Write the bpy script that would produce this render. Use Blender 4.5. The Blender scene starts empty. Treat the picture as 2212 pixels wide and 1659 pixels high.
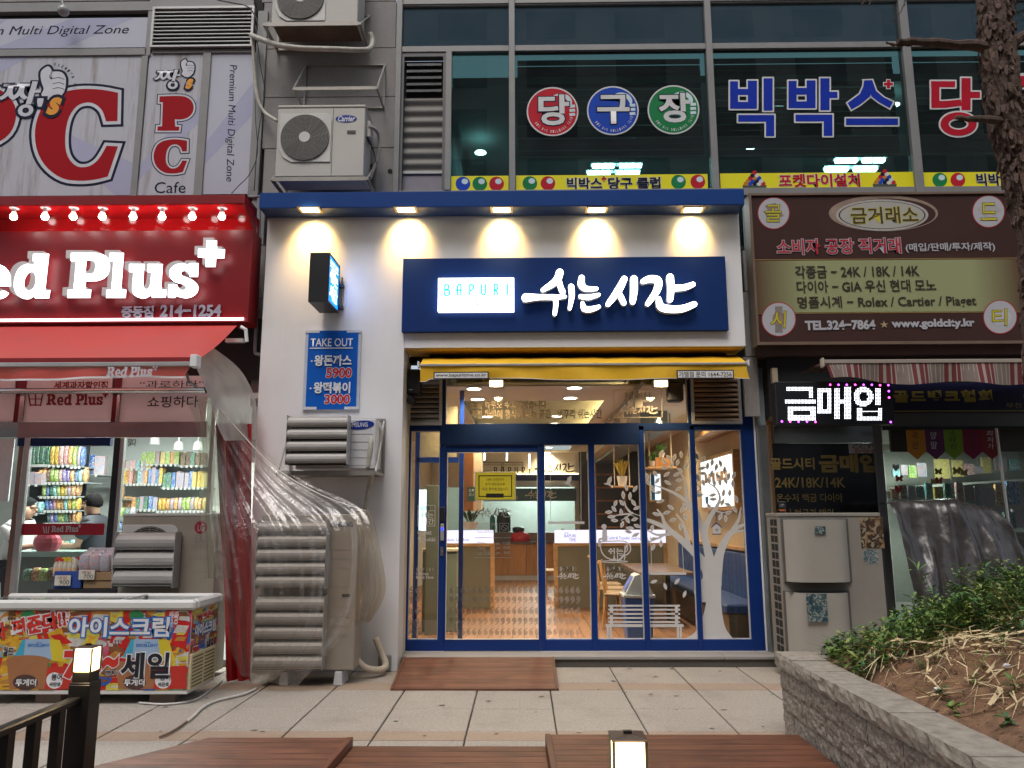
import bpy,math,random
from mathutils import Vector,Matrix
random.seed(11)
sc = bpy.context.scene
COL = sc.collection
# ------------------------------------------------------------------ camera
FPX = 1661.0; CU,CV = 1106.0,829.5
PITCH = math.radians(9.7); YAW = math.radians(0.73); ROLL = 0.0028
CAM = Vector((0.0,-9.0,1.6))
_d = Vector((-math.sin(YAW) * math.cos(PITCH),math.cos(YAW) * math.cos(PITCH),math.sin(PITCH)))
_r0 = Vector((math.cos(YAW),math.sin(YAW),0)); _u0 = _r0.cross(_d)
_r = _r0 * math.cos(ROLL) - _u0 * math.sin(ROLL); _u = _u0 * math.cos(ROLL) + _r0 * math.sin(ROLL)
cd = bpy.data.cameras.new('camera'); co = bpy.data.objects.new('camera',cd); COL.objects.link(co)
co.matrix_world = Matrix(((_r.x,_u.x,-_d.x,CAM.x),(_r.y,_u.y,-_d.y,CAM.y),(_r.z,_u.z,-_d.z,CAM.z),(0,0,0,1)))
cd.sensor_width = 36; cd.lens = 36 * FPX / 2212; cd.clip_end = 500; cd.clip_start = .05
sc.camera = co
# ------------------------------------------------------------------ world, sun, exposure (overcast dusk)
w = bpy.data.worlds.new('World'); sc.world = w; w.use_nodes = True
nt = w.node_tree; nt.nodes.clear()
sky = nt.nodes.new('ShaderNodeTexSky'); sky.sky_type = 'NISHITA'; sky.sun_disc = False
sky.sun_elevation = math.radians(59); sky.sun_rotation = math.radians(194)
sky.dust_density = 4; sky.air_density = 1.0; sky.ozone_density = 1.0
hs = nt.nodes.new('ShaderNodeHueSaturation'); hs.inputs['Saturation'].default_value = .55
bg = nt.nodes.new('ShaderNodeBackground'); bg.inputs[1].default_value = .095
wo = nt.nodes.new('ShaderNodeOutputWorld')
nt.links.new(sky.outputs[0],hs.inputs['Color']); nt.links.new(hs.outputs[0],bg.inputs[0]); nt.links.new(bg.outputs[0],wo.inputs[0])
sl = bpy.data.lights.new('sun','SUN'); sl.energy = .55; sl.angle = math.radians(25); sl.color = (1,.97,.94)
so = bpy.data.objects.new('sun',sl); COL.objects.link(so); so.rotation_euler = (math.radians(31),0,math.radians(-14))
sc.view_settings.view_transform = 'Standard'; sc.view_settings.look = 'None'
sc.view_settings.exposure = 0.95; sc.view_settings.gamma = 1; sc.view_settings.use_curve_mapping = False
sc.cycles.use_denoising = True; sc.cycles.max_bounces = 8; sc.cycles.diffuse_bounces = 3
sc.cycles.transparent_max_bounces = 24; sc.cycles.caustics_reflective = False; sc.cycles.caustics_refractive = False
sc.cycles.sample_clamp_indirect = 4.0
# ------------------------------------------------------------------ placing
def ray(u,v): return _d * FPX + _r * (u - CU) + _u * (CV - v)
def at(u,v,Y):
    """point on the plane y = Y behind pixel (u, v) of the 2212 px wide photograph"""
    d = ray(u,v); t = (Y - CAM.y) / d.y; return CAM + d * t
def gp(u,v,z=0.0):
    d = ray(u,v); t = (z - CAM.z) / d.z; return CAM + d * t
def xp(u,v,X):
    d = ray(u,v); t = (X - CAM.x) / d.x; return CAM + d * t
def rc(u0,v0,u1,v1,Y):
    um,vm = (u0 + u1) / 2,(v0 + v1) / 2
    return at(u0,vm,Y).x,at(u1,vm,Y).x,at(um,v1,Y).z,at(um,v0,Y).z
def zone(sx,sy,k=.4747):
    return lambda x,y: ((sx + k * x) / 1.8228,(sy + k * y) / 1.8228)
Z10,Z11,Z12,Z13 = zone(0,0),zone(0,740),zone(0,1480),zone(0,2240)
Z20,Z21,Z22,Z23 = zone(1000,0),zone(1000,740),zone(1000,1480),zone(1000,2240)
Z30,Z31,Z32,Z33 = zone(2000,0),zone(2000,740),zone(2000,1480),zone(2000,2240)
Z40,Z41,Z42,Z43 = zone(2982,0),zone(2982,740),zone(2982,1480),zone(2982,2240)
# ------------------------------------------------------------------ materials
def lin(c): return tuple(((x / 255) / 12.92 if x <= 10 else ((x / 255 + .055) / 1.055) ** 2.4) for x in c)
MATS = {}
def M(name,col,rough=.55,metal=0.0,var=.10,scale=4.0,bump=.0,bscale=60,emis=0.0,ecol=None,streak=0.0,spec=.5,alpha=1.0,coat=0.0,dirt=0.0,dcol=(.05,.04,.03)):
    if name in MATS: return MATS[name]
    m = bpy.data.materials.new(name); m.use_nodes = True; n = m.node_tree; b = n.nodes['Principled BSDF']
    col = tuple(col)
    b.inputs['Roughness'].default_value = rough; b.inputs['Metallic'].default_value = metal
    b.inputs['Specular IOR Level'].default_value = spec; b.inputs['Alpha'].default_value = alpha
    b.inputs['Coat Weight'].default_value = coat
    tc = n.nodes.new('ShaderNodeNewGeometry')
    no = n.nodes.new('ShaderNodeTexNoise'); no.inputs['Scale'].default_value = scale; no.inputs['Detail'].default_value = 6; no.inputs['Roughness'].default_value = .65
    n.links.new(tc.outputs['Position'],no.inputs['Vector'])
    mr = n.nodes.new('ShaderNodeMapRange'); mr.inputs[1].default_value = .3; mr.inputs[2].default_value = .7
    mr.inputs[3].default_value = 1 - var; mr.inputs[4].default_value = 1 + var
    n.links.new(no.outputs['Fac'],mr.inputs[0])
    vm = n.nodes.new('ShaderNodeVectorMath'); vm.operation = 'SCALE'; vm.inputs[0].default_value = col
    n.links.new(mr.outputs[0],vm.inputs['Scale'])
    out = vm.outputs[0]
    if streak > 0 or dirt > 0:
        mp = n.nodes.new('ShaderNodeMapping'); mp.inputs['Scale'].default_value = (7,7,.5) if streak > 0 else (1.7,1.7,1.7)
        n2 = n.nodes.new('ShaderNodeTexNoise'); n2.inputs['Scale'].default_value = 1.3; n2.inputs['Detail'].default_value = 8; n2.inputs['Roughness'].default_value = .7
        n.links.new(tc.outputs['Position'],mp.inputs[0]); n.links.new(mp.outputs[0],n2.inputs['Vector'])
        m2 = n.nodes.new('ShaderNodeMapRange'); m2.inputs[1].default_value = .5; m2.inputs[2].default_value = .78; m2.inputs[4].default_value = max(streak,dirt)
        n.links.new(n2.outputs['Fac'],m2.inputs[0])
        mx = n.nodes.new('ShaderNodeMix'); mx.data_type = 'RGBA'
        n.links.new(m2.outputs[0],mx.inputs['Factor']); n.links.new(out,mx.inputs['A']); mx.inputs['B'].default_value = (*dcol,1)
        out = mx.outputs['Result']
    n.links.new(out,b.inputs['Base Color'])
    r2 = n.nodes.new('ShaderNodeMapRange'); r2.inputs[3].default_value = max(.02,rough * .82); r2.inputs[4].default_value = min(1,rough * 1.2)
    n.links.new(no.outputs['Fac'],r2.inputs[0]); n.links.new(r2.outputs[0],b.inputs['Roughness'])
    if bump > 0:
        nb = n.nodes.new('ShaderNodeTexNoise'); nb.inputs['Scale'].default_value = bscale; nb.inputs['Detail'].default_value = 5
        n.links.new(tc.outputs['Position'],nb.inputs['Vector'])
        bp = n.nodes.new('ShaderNodeBump'); bp.inputs['Strength'].default_value = bump; bp.inputs['Distance'].default_value = .01
        n.links.new(nb.outputs['Fac'],bp.inputs['Height']); n.links.new(bp.outputs[0],b.inputs['Normal'])
    if emis > 0:
        b.inputs['Emission Color'].default_value = (*(ecol or col),1); b.inputs['Emission Strength'].default_value = emis
    MATS[name] = m; return m
def glassmat(name,tint=(.93,.96,.95),refl=.07,rough=.0,dust_haze=.0,bumpy=0):
    if name in MATS: return MATS[name]
    m = bpy.data.materials.new(name); m.use_nodes = True; n = m.node_tree; n.nodes.remove(n.nodes['Principled BSDF'])
    o = n.nodes['Material Output']
    t = n.nodes.new('ShaderNodeBsdfTransparent'); t.inputs[0].default_value = (*tint,1)
    g = n.nodes.new('ShaderNodeBsdfGlossy'); g.inputs['Roughness'].default_value = rough
    f = n.nodes.new('ShaderNodeLayerWeight'); f.inputs[0].default_value = .25
    mr = n.nodes.new('ShaderNodeMapRange'); mr.inputs[3].default_value = refl; mr.inputs[4].default_value = .7
    mx = n.nodes.new('ShaderNodeMixShader')
    n.links.new(f.outputs['Fresnel'],mr.inputs[0]); n.links.new(mr.outputs[0],mx.inputs[0])
    n.links.new(t.outputs[0],mx.inputs[1]); n.links.new(g.outputs[0],mx.inputs[2])
    last = mx.outputs[0]
    tc = n.nodes.new('ShaderNodeTexCoord')
    if dust_haze > 0:
        d = n.nodes.new('ShaderNodeBsdfDiffuse'); d.inputs[0].default_value = (.55,.56,.55,1)
        no = n.nodes.new('ShaderNodeTexNoise'); no.inputs['Scale'].default_value = 2.2; no.inputs['Detail'].default_value = 9; no.inputs['Roughness'].default_value = .75
        n.links.new(tc.outputs['Object'],no.inputs['Vector'])
        m2 = n.nodes.new('ShaderNodeMapRange'); m2.inputs[1].default_value = .35; m2.inputs[2].default_value = .8; m2.inputs[3].default_value = dust_haze * .2; m2.inputs[4].default_value = dust_haze
        n.links.new(no.outputs['Fac'],m2.inputs[0])
        m3 = n.nodes.new('ShaderNodeMixShader'); n.links.new(m2.outputs[0],m3.inputs[0]); n.links.new(last,m3.inputs[1]); n.links.new(d.outputs[0],m3.inputs[2]); last = m3.outputs[0]
    if bumpy > 0:
        nb = n.nodes.new('ShaderNodeTexNoise'); nb.inputs['Scale'].default_value = 9; nb.inputs['Detail'].default_value = 4
        bp = n.nodes.new('ShaderNodeBump'); bp.inputs['Strength'].default_value = bumpy; bp.inputs['Distance'].default_value = .05
        n.links.new(tc.outputs['Object'],nb.inputs['Vector']); n.links.new(nb.outputs['Fac'],bp.inputs['Height']); n.links.new(bp.outputs[0],g.inputs['Normal'])
    n.links.new(last,o.inputs['Surface']); MATS[name] = m; return m
def woodmat(name,col,rough=.5,scale=1.0,axis=0,contrast=.45):
    if name in MATS: return MATS[name]
    m = bpy.data.materials.new(name); m.use_nodes = True; n = m.node_tree; b = n.nodes['Principled BSDF']
    tc = n.nodes.new('ShaderNodeTexCoord'); mp = n.nodes.new('ShaderNodeMapping')
    s = [26 * scale] * 3; s[axis] = 1.6 * scale; mp.inputs['Scale'].default_value = s
    oi = n.nodes.new('ShaderNodeObjectInfo'); ad = n.nodes.new('ShaderNodeVectorMath'); ad.operation = 'ADD'
    sc_ = n.nodes.new('ShaderNodeMath'); sc_.operation = 'MULTIPLY'; sc_.inputs[1].default_value = 37
    n.links.new(oi.outputs['Random'],sc_.inputs[0]); n.links.new(tc.outputs['Object'],ad.inputs[0]); n.links.new(sc_.outputs[0],ad.inputs[1])
    n.links.new(ad.outputs[0],mp.inputs[0])
    no = n.nodes.new('ShaderNodeTexNoise'); no.inputs['Scale'].default_value = 1; no.inputs['Detail'].default_value = 8; no.inputs['Distortion'].default_value = 1.2
    n.links.new(mp.outputs[0],no.inputs['Vector'])
    n3 = n.nodes.new('ShaderNodeTexNoise'); n3.inputs['Scale'].default_value = 3.5; n3.inputs['Detail'].default_value = 3
    n.links.new(ad.outputs[0],n3.inputs['Vector'])
    cr = n.nodes.new('ShaderNodeMapRange'); cr.inputs[1].default_value = .3; cr.inputs[2].default_value = .72; cr.inputs[3].default_value = 1 - contrast; cr.inputs[4].default_value = 1.25
    n.links.new(no.outputs['Fac'],cr.inputs[0])
    c3 = n.nodes.new('ShaderNodeMapRange'); c3.inputs[1].default_value = .25; c3.inputs[2].default_value = .5; c3.inputs[3].default_value = .62; c3.inputs[4].default_value = 1
    n.links.new(n3.outputs['Fac'],c3.inputs[0])
    pr = n.nodes.new('ShaderNodeMapRange'); pr.inputs[3].default_value = .84; pr.inputs[4].default_value = 1.14
    n.links.new(oi.outputs['Random'],pr.inputs[0])
    mm = n.nodes.new('ShaderNodeMath'); mm.operation = 'MULTIPLY'; n.links.new(cr.outputs[0],mm.inputs[0]); n.links.new(pr.outputs[0],mm.inputs[1])
    m4 = n.nodes.new('ShaderNodeMath'); m4.operation = 'MULTIPLY'; n.links.new(mm.outputs[0],m4.inputs[0]); n.links.new(c3.outputs[0],m4.inputs[1])
    vm = n.nodes.new('ShaderNodeVectorMath'); vm.operation = 'SCALE'; vm.inputs[0].default_value = col; n.links.new(m4.outputs[0],vm.inputs['Scale'])
    n.links.new(vm.outputs[0],b.inputs['Base Color']); b.inputs['Roughness'].default_value = rough
    bp = n.nodes.new('ShaderNodeBump'); bp.inputs['Strength'].default_value = .25; bp.inputs['Distance'].default_value = .004
    n.links.new(no.outputs['Fac'],bp.inputs['Height']); n.links.new(bp.outputs[0],b.inputs['Normal'])
    MATS[name] = m; return m
def light(name,col,strength):
    return M(name,col,.5,var=0,emis=strength,ecol=col)
# ------------------------------------------------------------------ mesh builder
class MB:
    def __init__(s): s.v = []; s.f = []
    def add(s,vs,fs):
        o = len(s.v); s.v += [tuple(p) for p in vs]; s.f += [tuple(i + o for i in f) for f in fs]; return s
    def box(s,x0,x1,y0,y1,z0,z1):
        if x0 > x1: x0,x1 = x1,x0
        if y0 > y1: y0,y1 = y1,y0
        if z0 > z1: z0,z1 = z1,z0
        return s.add([(x0,y0,z0),(x1,y0,z0),(x1,y1,z0),(x0,y1,z0),(x0,y0,z1),(x1,y0,z1),(x1,y1,z1),(x0,y1,z1)],
                     [(0,3,2,1),(4,5,6,7),(0,1,5,4),(1,2,6,5),(2,3,7,6),(3,0,4,7)])
    def prism(s,poly,y0,y1):
        """poly of (x, z), extruded along y"""
        a = sum(poly[i][0] * poly[(i + 1) % len(poly)][1] - poly[(i + 1) % len(poly)][0] * poly[i][1] for i in range(len(poly)))
        if a < 0: poly = poly[::-1]
        n = len(poly)
        return s.add([(x,y0,z) for x,z in poly] + [(x,y1,z) for x,z in poly],
                     [tuple(range(n)),tuple(range(2 * n - 1,n - 1,-1))] + [(i,i + n,(i + 1) % n + n,(i + 1) % n) for i in range(n)])
    def prismx(s,poly,x0,x1):
        """poly of (y, z), extruded along x"""
        n = len(poly)
        return s.add([(x0,y,z) for y,z in poly] + [(x1,y,z) for y,z in poly],
                     [tuple(range(n))[::-1],tuple(range(n,2 * n))] + [(i,(i + 1) % n,(i + 1) % n + n,i + n) for i in range(n)])
    def prismz(s,poly,z0,z1):
        a = sum(poly[i][0] * poly[(i + 1) % len(poly)][1] - poly[(i + 1) % len(poly)][0] * poly[i][1] for i in range(len(poly)))
        if a < 0: poly = poly[::-1]
        n = len(poly)
        return s.add([(x,y,z0) for x,y in poly] + [(x,y,z1) for x,y in poly],
                     [tuple(range(n))[::-1],tuple(range(n,2 * n))] + [(i,(i + 1) % n,(i + 1) % n + n,i + n) for i in range(n)])
    def quad(s,a,b,c,d): return s.add([a,b,c,d],[(0,1,2,3)])
    def tube(s,pts,r,n=8,caps=True):
        pts = [Vector(p) for p in pts]; k = len(pts); rr = r if isinstance(r,(list,tuple)) else [r] * k
        vs = []; prev = None
        for i,p in enumerate(pts):
            t = (pts[min(i + 1,k - 1)] - pts[max(i - 1,0)]).normalized()
            a = prev if prev else (Vector((0,0,1)) if abs(t.z) < .9 else Vector((1,0,0)))
            b = t.cross(a).normalized(); c = b.cross(t).normalized(); prev = c
            for j in range(n):
                q = 2 * math.pi * j / n; vs.append(p + (b * math.cos(q) + c * math.sin(q)) * rr[i])
        fs = [(i * n + j,i * n + (j + 1) % n,(i + 1) * n + (j + 1) % n,(i + 1) * n + j) for i in range(k - 1) for j in range(n)]
        if caps: fs += [tuple(range(n))[::-1],tuple(range((k - 1) * n,k * n))]
        return s.add(vs,fs)
    def lathe(s,prof,c=(0,0,0),n=20,axis='z'):
        vs = []; k = len(prof)
        for r,h in prof:
            for j in range(n):
                q = 2 * math.pi * j / n; x,y = r * math.cos(q),r * math.sin(q)
                vs.append((c[0] + x,c[1] + y,c[2] + h) if axis == 'z' else ((c[0] + x,c[1] + h,c[2] - y) if axis == 'y' else (c[0] + h,c[1] + x,c[2] + y)))
        return s.add(vs,[(i * n + j,i * n + (j + 1) % n,(i + 1) * n + (j + 1) % n,(i + 1) * n + j) for i in range(k - 1) for j in range(n)] + [tuple(range(n))[::-1],tuple(range((k - 1) * n,k * n))])
    def ball(s,c,rx,ry=None,rz=None,n=12,m=8):
        ry = ry or rx; rz = rz or rx; vs = []
        for i in range(m + 1):
            a = math.pi * i / m
            for j in range(n):
                b = 2 * math.pi * j / n; vs.append((c[0] + rx * math.sin(a) * math.cos(b),c[1] + ry * math.sin(a) * math.sin(b),c[2] - rz * math.cos(a)))
        return s.add(vs,[(i * n + j,i * n + (j + 1) % n,(i + 1) * n + (j + 1) % n,(i + 1) * n + j) for i in range(m) for j in range(n)])
    def mesh(s,name,mat,smooth=False,org=(0,0,0)):
        me = bpy.data.meshes.new(name)
        me.from_pydata([(x - org[0],y - org[1],z - org[2]) for x,y,z in s.v],[],s.f)
        if mat: me.materials.append(mat)
        if smooth: me.polygons.foreach_set('use_smooth',[True] * len(me.polygons))
        me.update(); return me
ORG = {}
def tag(o,label=None,cat=None,group=None,kind=None):
    for k,v in (('label',label),('category',cat),('group',group),('kind',kind)):
        if v: o[k] = v
    return o
def thing(name,label,cat,loc=(0,0,0),group=None):
    o = bpy.data.objects.new(name,None); COL.objects.link(o); o.location = loc; o.empty_display_size = .1; ORG[o] = Vector(loc)
    return tag(o,label,cat,group)
def link(name,me,parent=None,org=None):
    o = bpy.data.objects.new(name,me); COL.objects.link(o)
    if parent: o.parent = parent; ORG[o] = ORG[parent]
    else: o.location = org or (0,0,0); ORG[o] = Vector(org or (0,0,0))
    return o
def soften(o,w,seg=1):
    m = o.modifiers.new('edge','BEVEL'); m.width = w; m.segments = seg; m.limit_method = 'ANGLE'; m.angle_limit = math.radians(40); return o
def part(name,mb,mat,parent=None,smooth=False,bev=0,label=None):
    org = ORG[parent] if parent else Vector((0,0,0))
    o = link(name,mb.mesh(name,mat,smooth,org),parent)
    if bev: soften(o,bev)
    if label: o['label'] = label
    return o
def solo(name,mb,mat,label,cat,group=None,smooth=False,bev=0,kind=None,org=None):
    """a top-level thing that is one mesh; its origin sits at the bottom centre"""
    if org is None:
        xs = [p[0] for p in mb.v]; ys = [p[1] for p in mb.v]; zs = [p[2] for p in mb.v]
        org = ((min(xs) + max(xs)) / 2,(min(ys) + max(ys)) / 2,min(zs))
    o = link(name,mb.mesh(name,mat,smooth,org),None,org)
    if bev: soften(o,bev)
    return tag(o,label,cat,group,kind)
def struct(name,mb,mat,parent=None,kind='structure'):
    o = part(name,mb,mat,parent)
    if not parent: o['kind'] = kind
    return o
def place(name,me,parent,loc,rz=0,sx=1,sy=1,sz=1):
    """a piece sharing its mesh with others"""
    o = bpy.data.objects.new(name,me); COL.objects.link(o); o.parent = parent; ORG[o] = ORG[parent]
    o.location = Vector(loc) - (ORG[parent] if parent else Vector((0,0,0))); o.rotation_euler = (0,0,rz); o.scale = (sx,sy,sz); return o
def unit(mat,name='piece',bev=0):
    return MB().box(-.5,.5,-.5,.5,-.5,.5).mesh(name,mat)
def piece(name,me,parent,x0,x1,y0,y1,z0,z1):
    return place(name,me,parent,((x0 + x1) / 2,(y0 + y1) / 2,(z0 + z1) / 2),0,abs(x1 - x0),abs(y1 - y0),abs(z1 - z0))
def dup(root,loc,rz=0.0,label=None,group=None,scale=None):
    r = root.copy(); COL.objects.link(r); r.location = loc; r.rotation_euler = (0,0,rz)
    if scale: r.scale = scale
    if label: r['label'] = label
    if group: r['group'] = group
    for ch in list(root.children):
        c = ch.copy(); COL.objects.link(c); c.parent = r
        for g in ch.children:
            d = g.copy(); COL.objects.link(d); d.parent = c
    return r
def lamp(name,kind,loc,energy,col=(1,1,1),size=.1,sizey=None,rot=(0,0,0),spot=None,blend=.5,radius=.05):
    l = bpy.data.lights.new(name,kind); l.energy = energy; l.color = col
    if kind == 'AREA':
        l.size = size
        if sizey: l.shape = 'RECTANGLE'; l.size_y = sizey
    elif kind == 'SPOT': l.spot_size = math.radians(spot); l.spot_blend = blend; l.shadow_soft_size = radius
    else: l.shadow_soft_size = radius
    o = bpy.data.objects.new(name,l); COL.objects.link(o); o.location = loc; o.rotation_euler = rot; return o
# ------------------------------------------------------------------ lettering
def _textmesh(s,bold,shear,spacing,res,thick):
    c = bpy.data.curves.new('lettering','FONT'); c.body = s; c.resolution_u = res; c.offset = bold; c.shear = shear; c.space_character = spacing
    c.extrude = thick; c.align_x = 'CENTER'; c.space_line = .95
    o = bpy.data.objects.new('lettering',c); me = bpy.data.meshes.new_from_object(o)
    bpy.data.objects.remove(o); bpy.data.curves.remove(c); return me
def bounds(me):
    xs = [v.co.x for v in me.vertices]; ys = [v.co.y for v in me.vertices]
    return (min(xs),max(xs),min(ys),max(ys)) if xs else (0,1,0,1)
def write(s,u0,v0,u1,v1,Y,mat,parent,bold=.0,shear=0,spacing=1,res=3,thick=0,name='lettering',outline=(),rot=0,frame=None,arc=None):
    """lettering fitted into the pixel box on the wall plane y=Y. outline = ((extra, mat), ...) from inside out.
    frame=(origin, right, up, w, h) puts it in a free plane instead"""
    base = _textmesh(s,0,shear,spacing,res,0)
    bx0,bx1,by0,by1 = bounds(base); bpy.data.meshes.remove(base)
    if frame: O,Rv,Uv,W,H = frame
    else:
        x0,x1,z0,z1 = rc(u0,v0,u1,v1,Y); O = Vector(((x0 + x1) / 2,Y,(z0 + z1) / 2)); Rv = Vector((1,0,0)); Uv = Vector((0,0,1)); W = x1 - x0; H = z1 - z0
    N = Rv.cross(Uv)
    if rot:
        c_,s_ = math.cos(rot),math.sin(rot); Rv,Uv = Rv * c_ + Uv * s_,Uv * c_ - Rv * s_
    cx,cy = (bx0 + bx1) / 2,(by0 + by1) / 2; sx,sy = W / (bx1 - bx0),H / (by1 - by0)
    res_o = []
    for k,(off,mt) in enumerate([(0,mat)] + list(outline)):
        me = _textmesh(s,bold + off,shear,spacing,res,thick / max(sx,1e-6) if thick else 0)
        dp = -.0015 * k
        for v in me.vertices:
            p = O + Rv * ((v.co.x - cx) * sx) + Uv * ((v.co.y - cy) * sy) + N * (v.co.z * sx + dp + thick)
            v.co = p - ORG[parent]
        me.materials.clear(); me.materials.append(mt); me.update()
        o = link(name if k == 0 else name + '_outline',me,parent); res_o.append(o)
    return res_o
def crom(pts,corner=(),closed=True,n=5):
    """catmull-rom through pts; indices in corner stay sharp"""
    out = []; k = len(pts)
    for i in range(k if closed else k - 1):
        p1,p2 = pts[i],pts[(i + 1) % k]
        p0 = p1 if (i in corner or (not closed and i == 0)) else pts[i - 1]
        p3 = p2 if ((i + 1) % k in corner or (not closed and i == k - 2)) else pts[(i + 2) % k]
        if i in corner and (i + 1) % k in corner: out.append(p1); continue
        for j in range(n):
            t = j / n
            out.append(tuple(.5 * (2 * p1[a] + (p2[a] - p0[a]) * t + (2 * p0[a] - 5 * p1[a] + 4 * p2[a] - p3[a]) * t * t + (3 * p1[a] - p0[a] - 3 * p2[a] + p3[a]) * t ** 3) for a in range(len(p1))))
    if not closed: out.append(pts[-1])
    return out
def shape_mesh(polys,thick=0,offset=0.0):
    """polys: list of closed [(x, z)] loops (holes by even-odd) -> mesh in x, y(up) with depth thick"""
    c = bpy.data.curves.new('shape','CURVE'); c.dimensions = '2D'; c.fill_mode = 'BOTH'; c.extrude = thick; c.offset = offset
    for p in polys:
        sp = c.splines.new('POLY'); sp.points.add(len(p) - 1); sp.use_cyclic_u = True
        for i,(x,z) in enumerate(p): sp.points[i].co = (x,z,0,1)
    o = bpy.data.objects.new('shape',c); me = bpy.data.meshes.new_from_object(o)
    bpy.data.objects.remove(o); bpy.data.curves.remove(c); return me
def shape(name,polys_uv,Y,mat,parent,thick=0,offset=0.0,dy=0.0):
    """closed loops traced in pixels, standing on plane y=Y (front face at Y - thick*2)"""
    polys = [[(lambda q: (q.x,q.z))(at(u,v,Y)) for u,v in p] for p in polys_uv]
    me = shape_mesh(polys,thick,offset); org = ORG[parent]
    for v in me.vertices: v.co = Vector((v.co.x,Y - thick - v.co.z + dy,v.co.y)) - org
    me.materials.clear(); me.materials.append(mat); me.update(); return link(name,me,parent)
def stroke_poly(pts,w):
    """outline of a brush stroke: pts [(x,z)], w width list, round ends"""
    P = crom(pts,closed=False,n=6) if len(pts) > 2 else pts; k = len(P)
    W = w if isinstance(w,(int,float)) else None
    ws = [W] * k if W else [w[0] + (w[-1] - w[0]) * i / (k - 1) if len(w) == 2 else (lambda t: w[int(t)] + (w[min(int(t) + 1,len(w) - 1)] - w[int(t)]) * (t - int(t)))(i / (k - 1) * (len(w) - 1)) for i in range(k)]
    L,R = [],[]
    def nrm(i):
        a,b = P[max(i - 1,0)],P[min(i + 1,k - 1)]; dx,dy = b[0] - a[0],b[1] - a[1]; l = math.hypot(dx,dy) or 1; return dx / l,dy / l
    for i in range(k):
        tx,ty = nrm(i); L.append((P[i][0] - ty * ws[i] / 2,P[i][1] + tx * ws[i] / 2)); R.append((P[i][0] + ty * ws[i] / 2,P[i][1] - tx * ws[i] / 2))
    def cap(i,sgn):
        tx,ty = nrm(i); tx *= sgn; ty *= sgn; r = ws[i] / 2; a0 = math.atan2(tx,-ty)
        a0 = math.atan2(ty,tx)
        return [(P[i][0] + r * math.cos(a0 + q),P[i][1] + r * math.sin(a0 + q)) for q in (math.pi / 3,math.pi / 6,0,-math.pi / 6,-math.pi / 3)]
    return L + cap(k - 1,1) + R[::-1] + cap(0,-1)
# ================================================================== colours
m_white = M('white_panel',(.77,.765,.775),.5,var=.04,scale=1.5,bump=.05,bscale=25,streak=.07,dcol=(.35,.32,.28))
m_blue = M('blue_paint',(.008,.050,.22),.5,spec=.2,var=.05,bump=.03,bscale=300)
m_navy = M('navy_frame',(.005,.03,.17),.42,spec=.3,var=.06,bump=.02,bscale=200)
m_navysign = M('navy_sign',(.007,.025,.10),.5,spec=.2,var=.05)
m_stone = M('granite_cladding',(.30,.285,.275),.8,var=.16,scale=90,bump=.3,bscale=120,dirt=.35,dcol=(.13,.11,.10))
m_alu = M('grey_aluminium',(.235,.235,.23),.5,metal=.25,var=.06,dirt=.25,dcol=(.12,.11,.10))
m_alul = M('light_aluminium',(.5,.5,.49),.4,metal=.5,var=.08)
m_steel = M('stainless',(.62,.61,.6),.18,metal=1,var=.05,bump=.03,bscale=4)
m_galv = M('galvanised_steel',(.42,.42,.42),.42,metal=.3,var=.14,scale=3,bump=.04,bscale=10)
m_dark = M('dark_void',(.012,.012,.013),.8)
m_black = M('black_plastic',(.012,.012,.014),.45)
m_slab = M('granite_slab',(.36,.32,.275),.8,var=.26,scale=50,bump=.6,bscale=60,dirt=.7,dcol=(.24,.20,.165))
m_slabp = M('pinkish_slab',(.34,.255,.19),.78,var=.14,scale=42,bump=.3,bscale=70,dirt=.4,dcol=(.25,.15,.09))
m_joint = M('joint_mortar',(.045,.035,.028),.95,var=.2)
m_sill = M('grey_granite_sill',(.30,.28,.265),.6,var=.12,scale=60,bump=.15,bscale=90)
m_sillb = M('dark_granite_riser',(.10,.088,.078),.7,var=.15,scale=60,bump=.2)
m_blade = M('blade_grey',(.31,.295,.28),.5,metal=.25,var=.12)
m_grout = M('dark_grout',(.03,.028,.026),.9)
# ================================================================== the setting: ground and pavement
struct('ground',MB().box(-60,60,-60,60,-.3,-.03),M('packed_earth',(.12,.10,.08),.95,bump=.3,bscale=8))
pav = struct('pavement',MB().box(-7.5,7.5,-6,.2,-.029,-.012),m_joint)
rows = [(-.37,-1.17,m_slab),(-1.17,-1.47,m_slabp),(-1.47,-2.18,m_slab),(-2.18,-2.86,m_slab),(-2.86,-3.10,m_slabp),(-3.10,-3.9,m_slab)]
pv = {}
for m_ in (m_slab,m_slabp):
    mb = MB(); b = .006
    mb.add([(-.5,-.5,-.5),(.5,-.5,-.5),(.5,.5,-.5),(-.5,.5,-.5),(-.5,-.5,.35),(.5,-.5,.35),(.5,.5,.35),(-.5,.5,.35),
            (-.49,-.49,.5),(.49,-.49,.5),(.49,.49,.5),(-.49,.49,.5)],
           [(0,3,2,1),(0,1,5,4),(1,2,6,5),(2,3,7,6),(3,0,4,7),(4,5,9,8),(5,6,10,9),(6,7,11,10),(7,4,8,11),(8,9,10,11)])
    pv[m_] = mb.mesh('paver',m_)
for ya,yb,m_ in rows:
    for k in range(-10,7):
        x0 = .25 + .675 * k
        if (ya,k) in ((-1.17,-2),): continue
        g = .005 + random.random() * .003; dz = random.uniform(-.002,.002)
        o = piece('paver',pv[m_],pav,x0 + g,x0 + .675 - g,yb + g,ya - g,-.03,.0 + dz)
random.seed(77); mb = MB()
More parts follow.
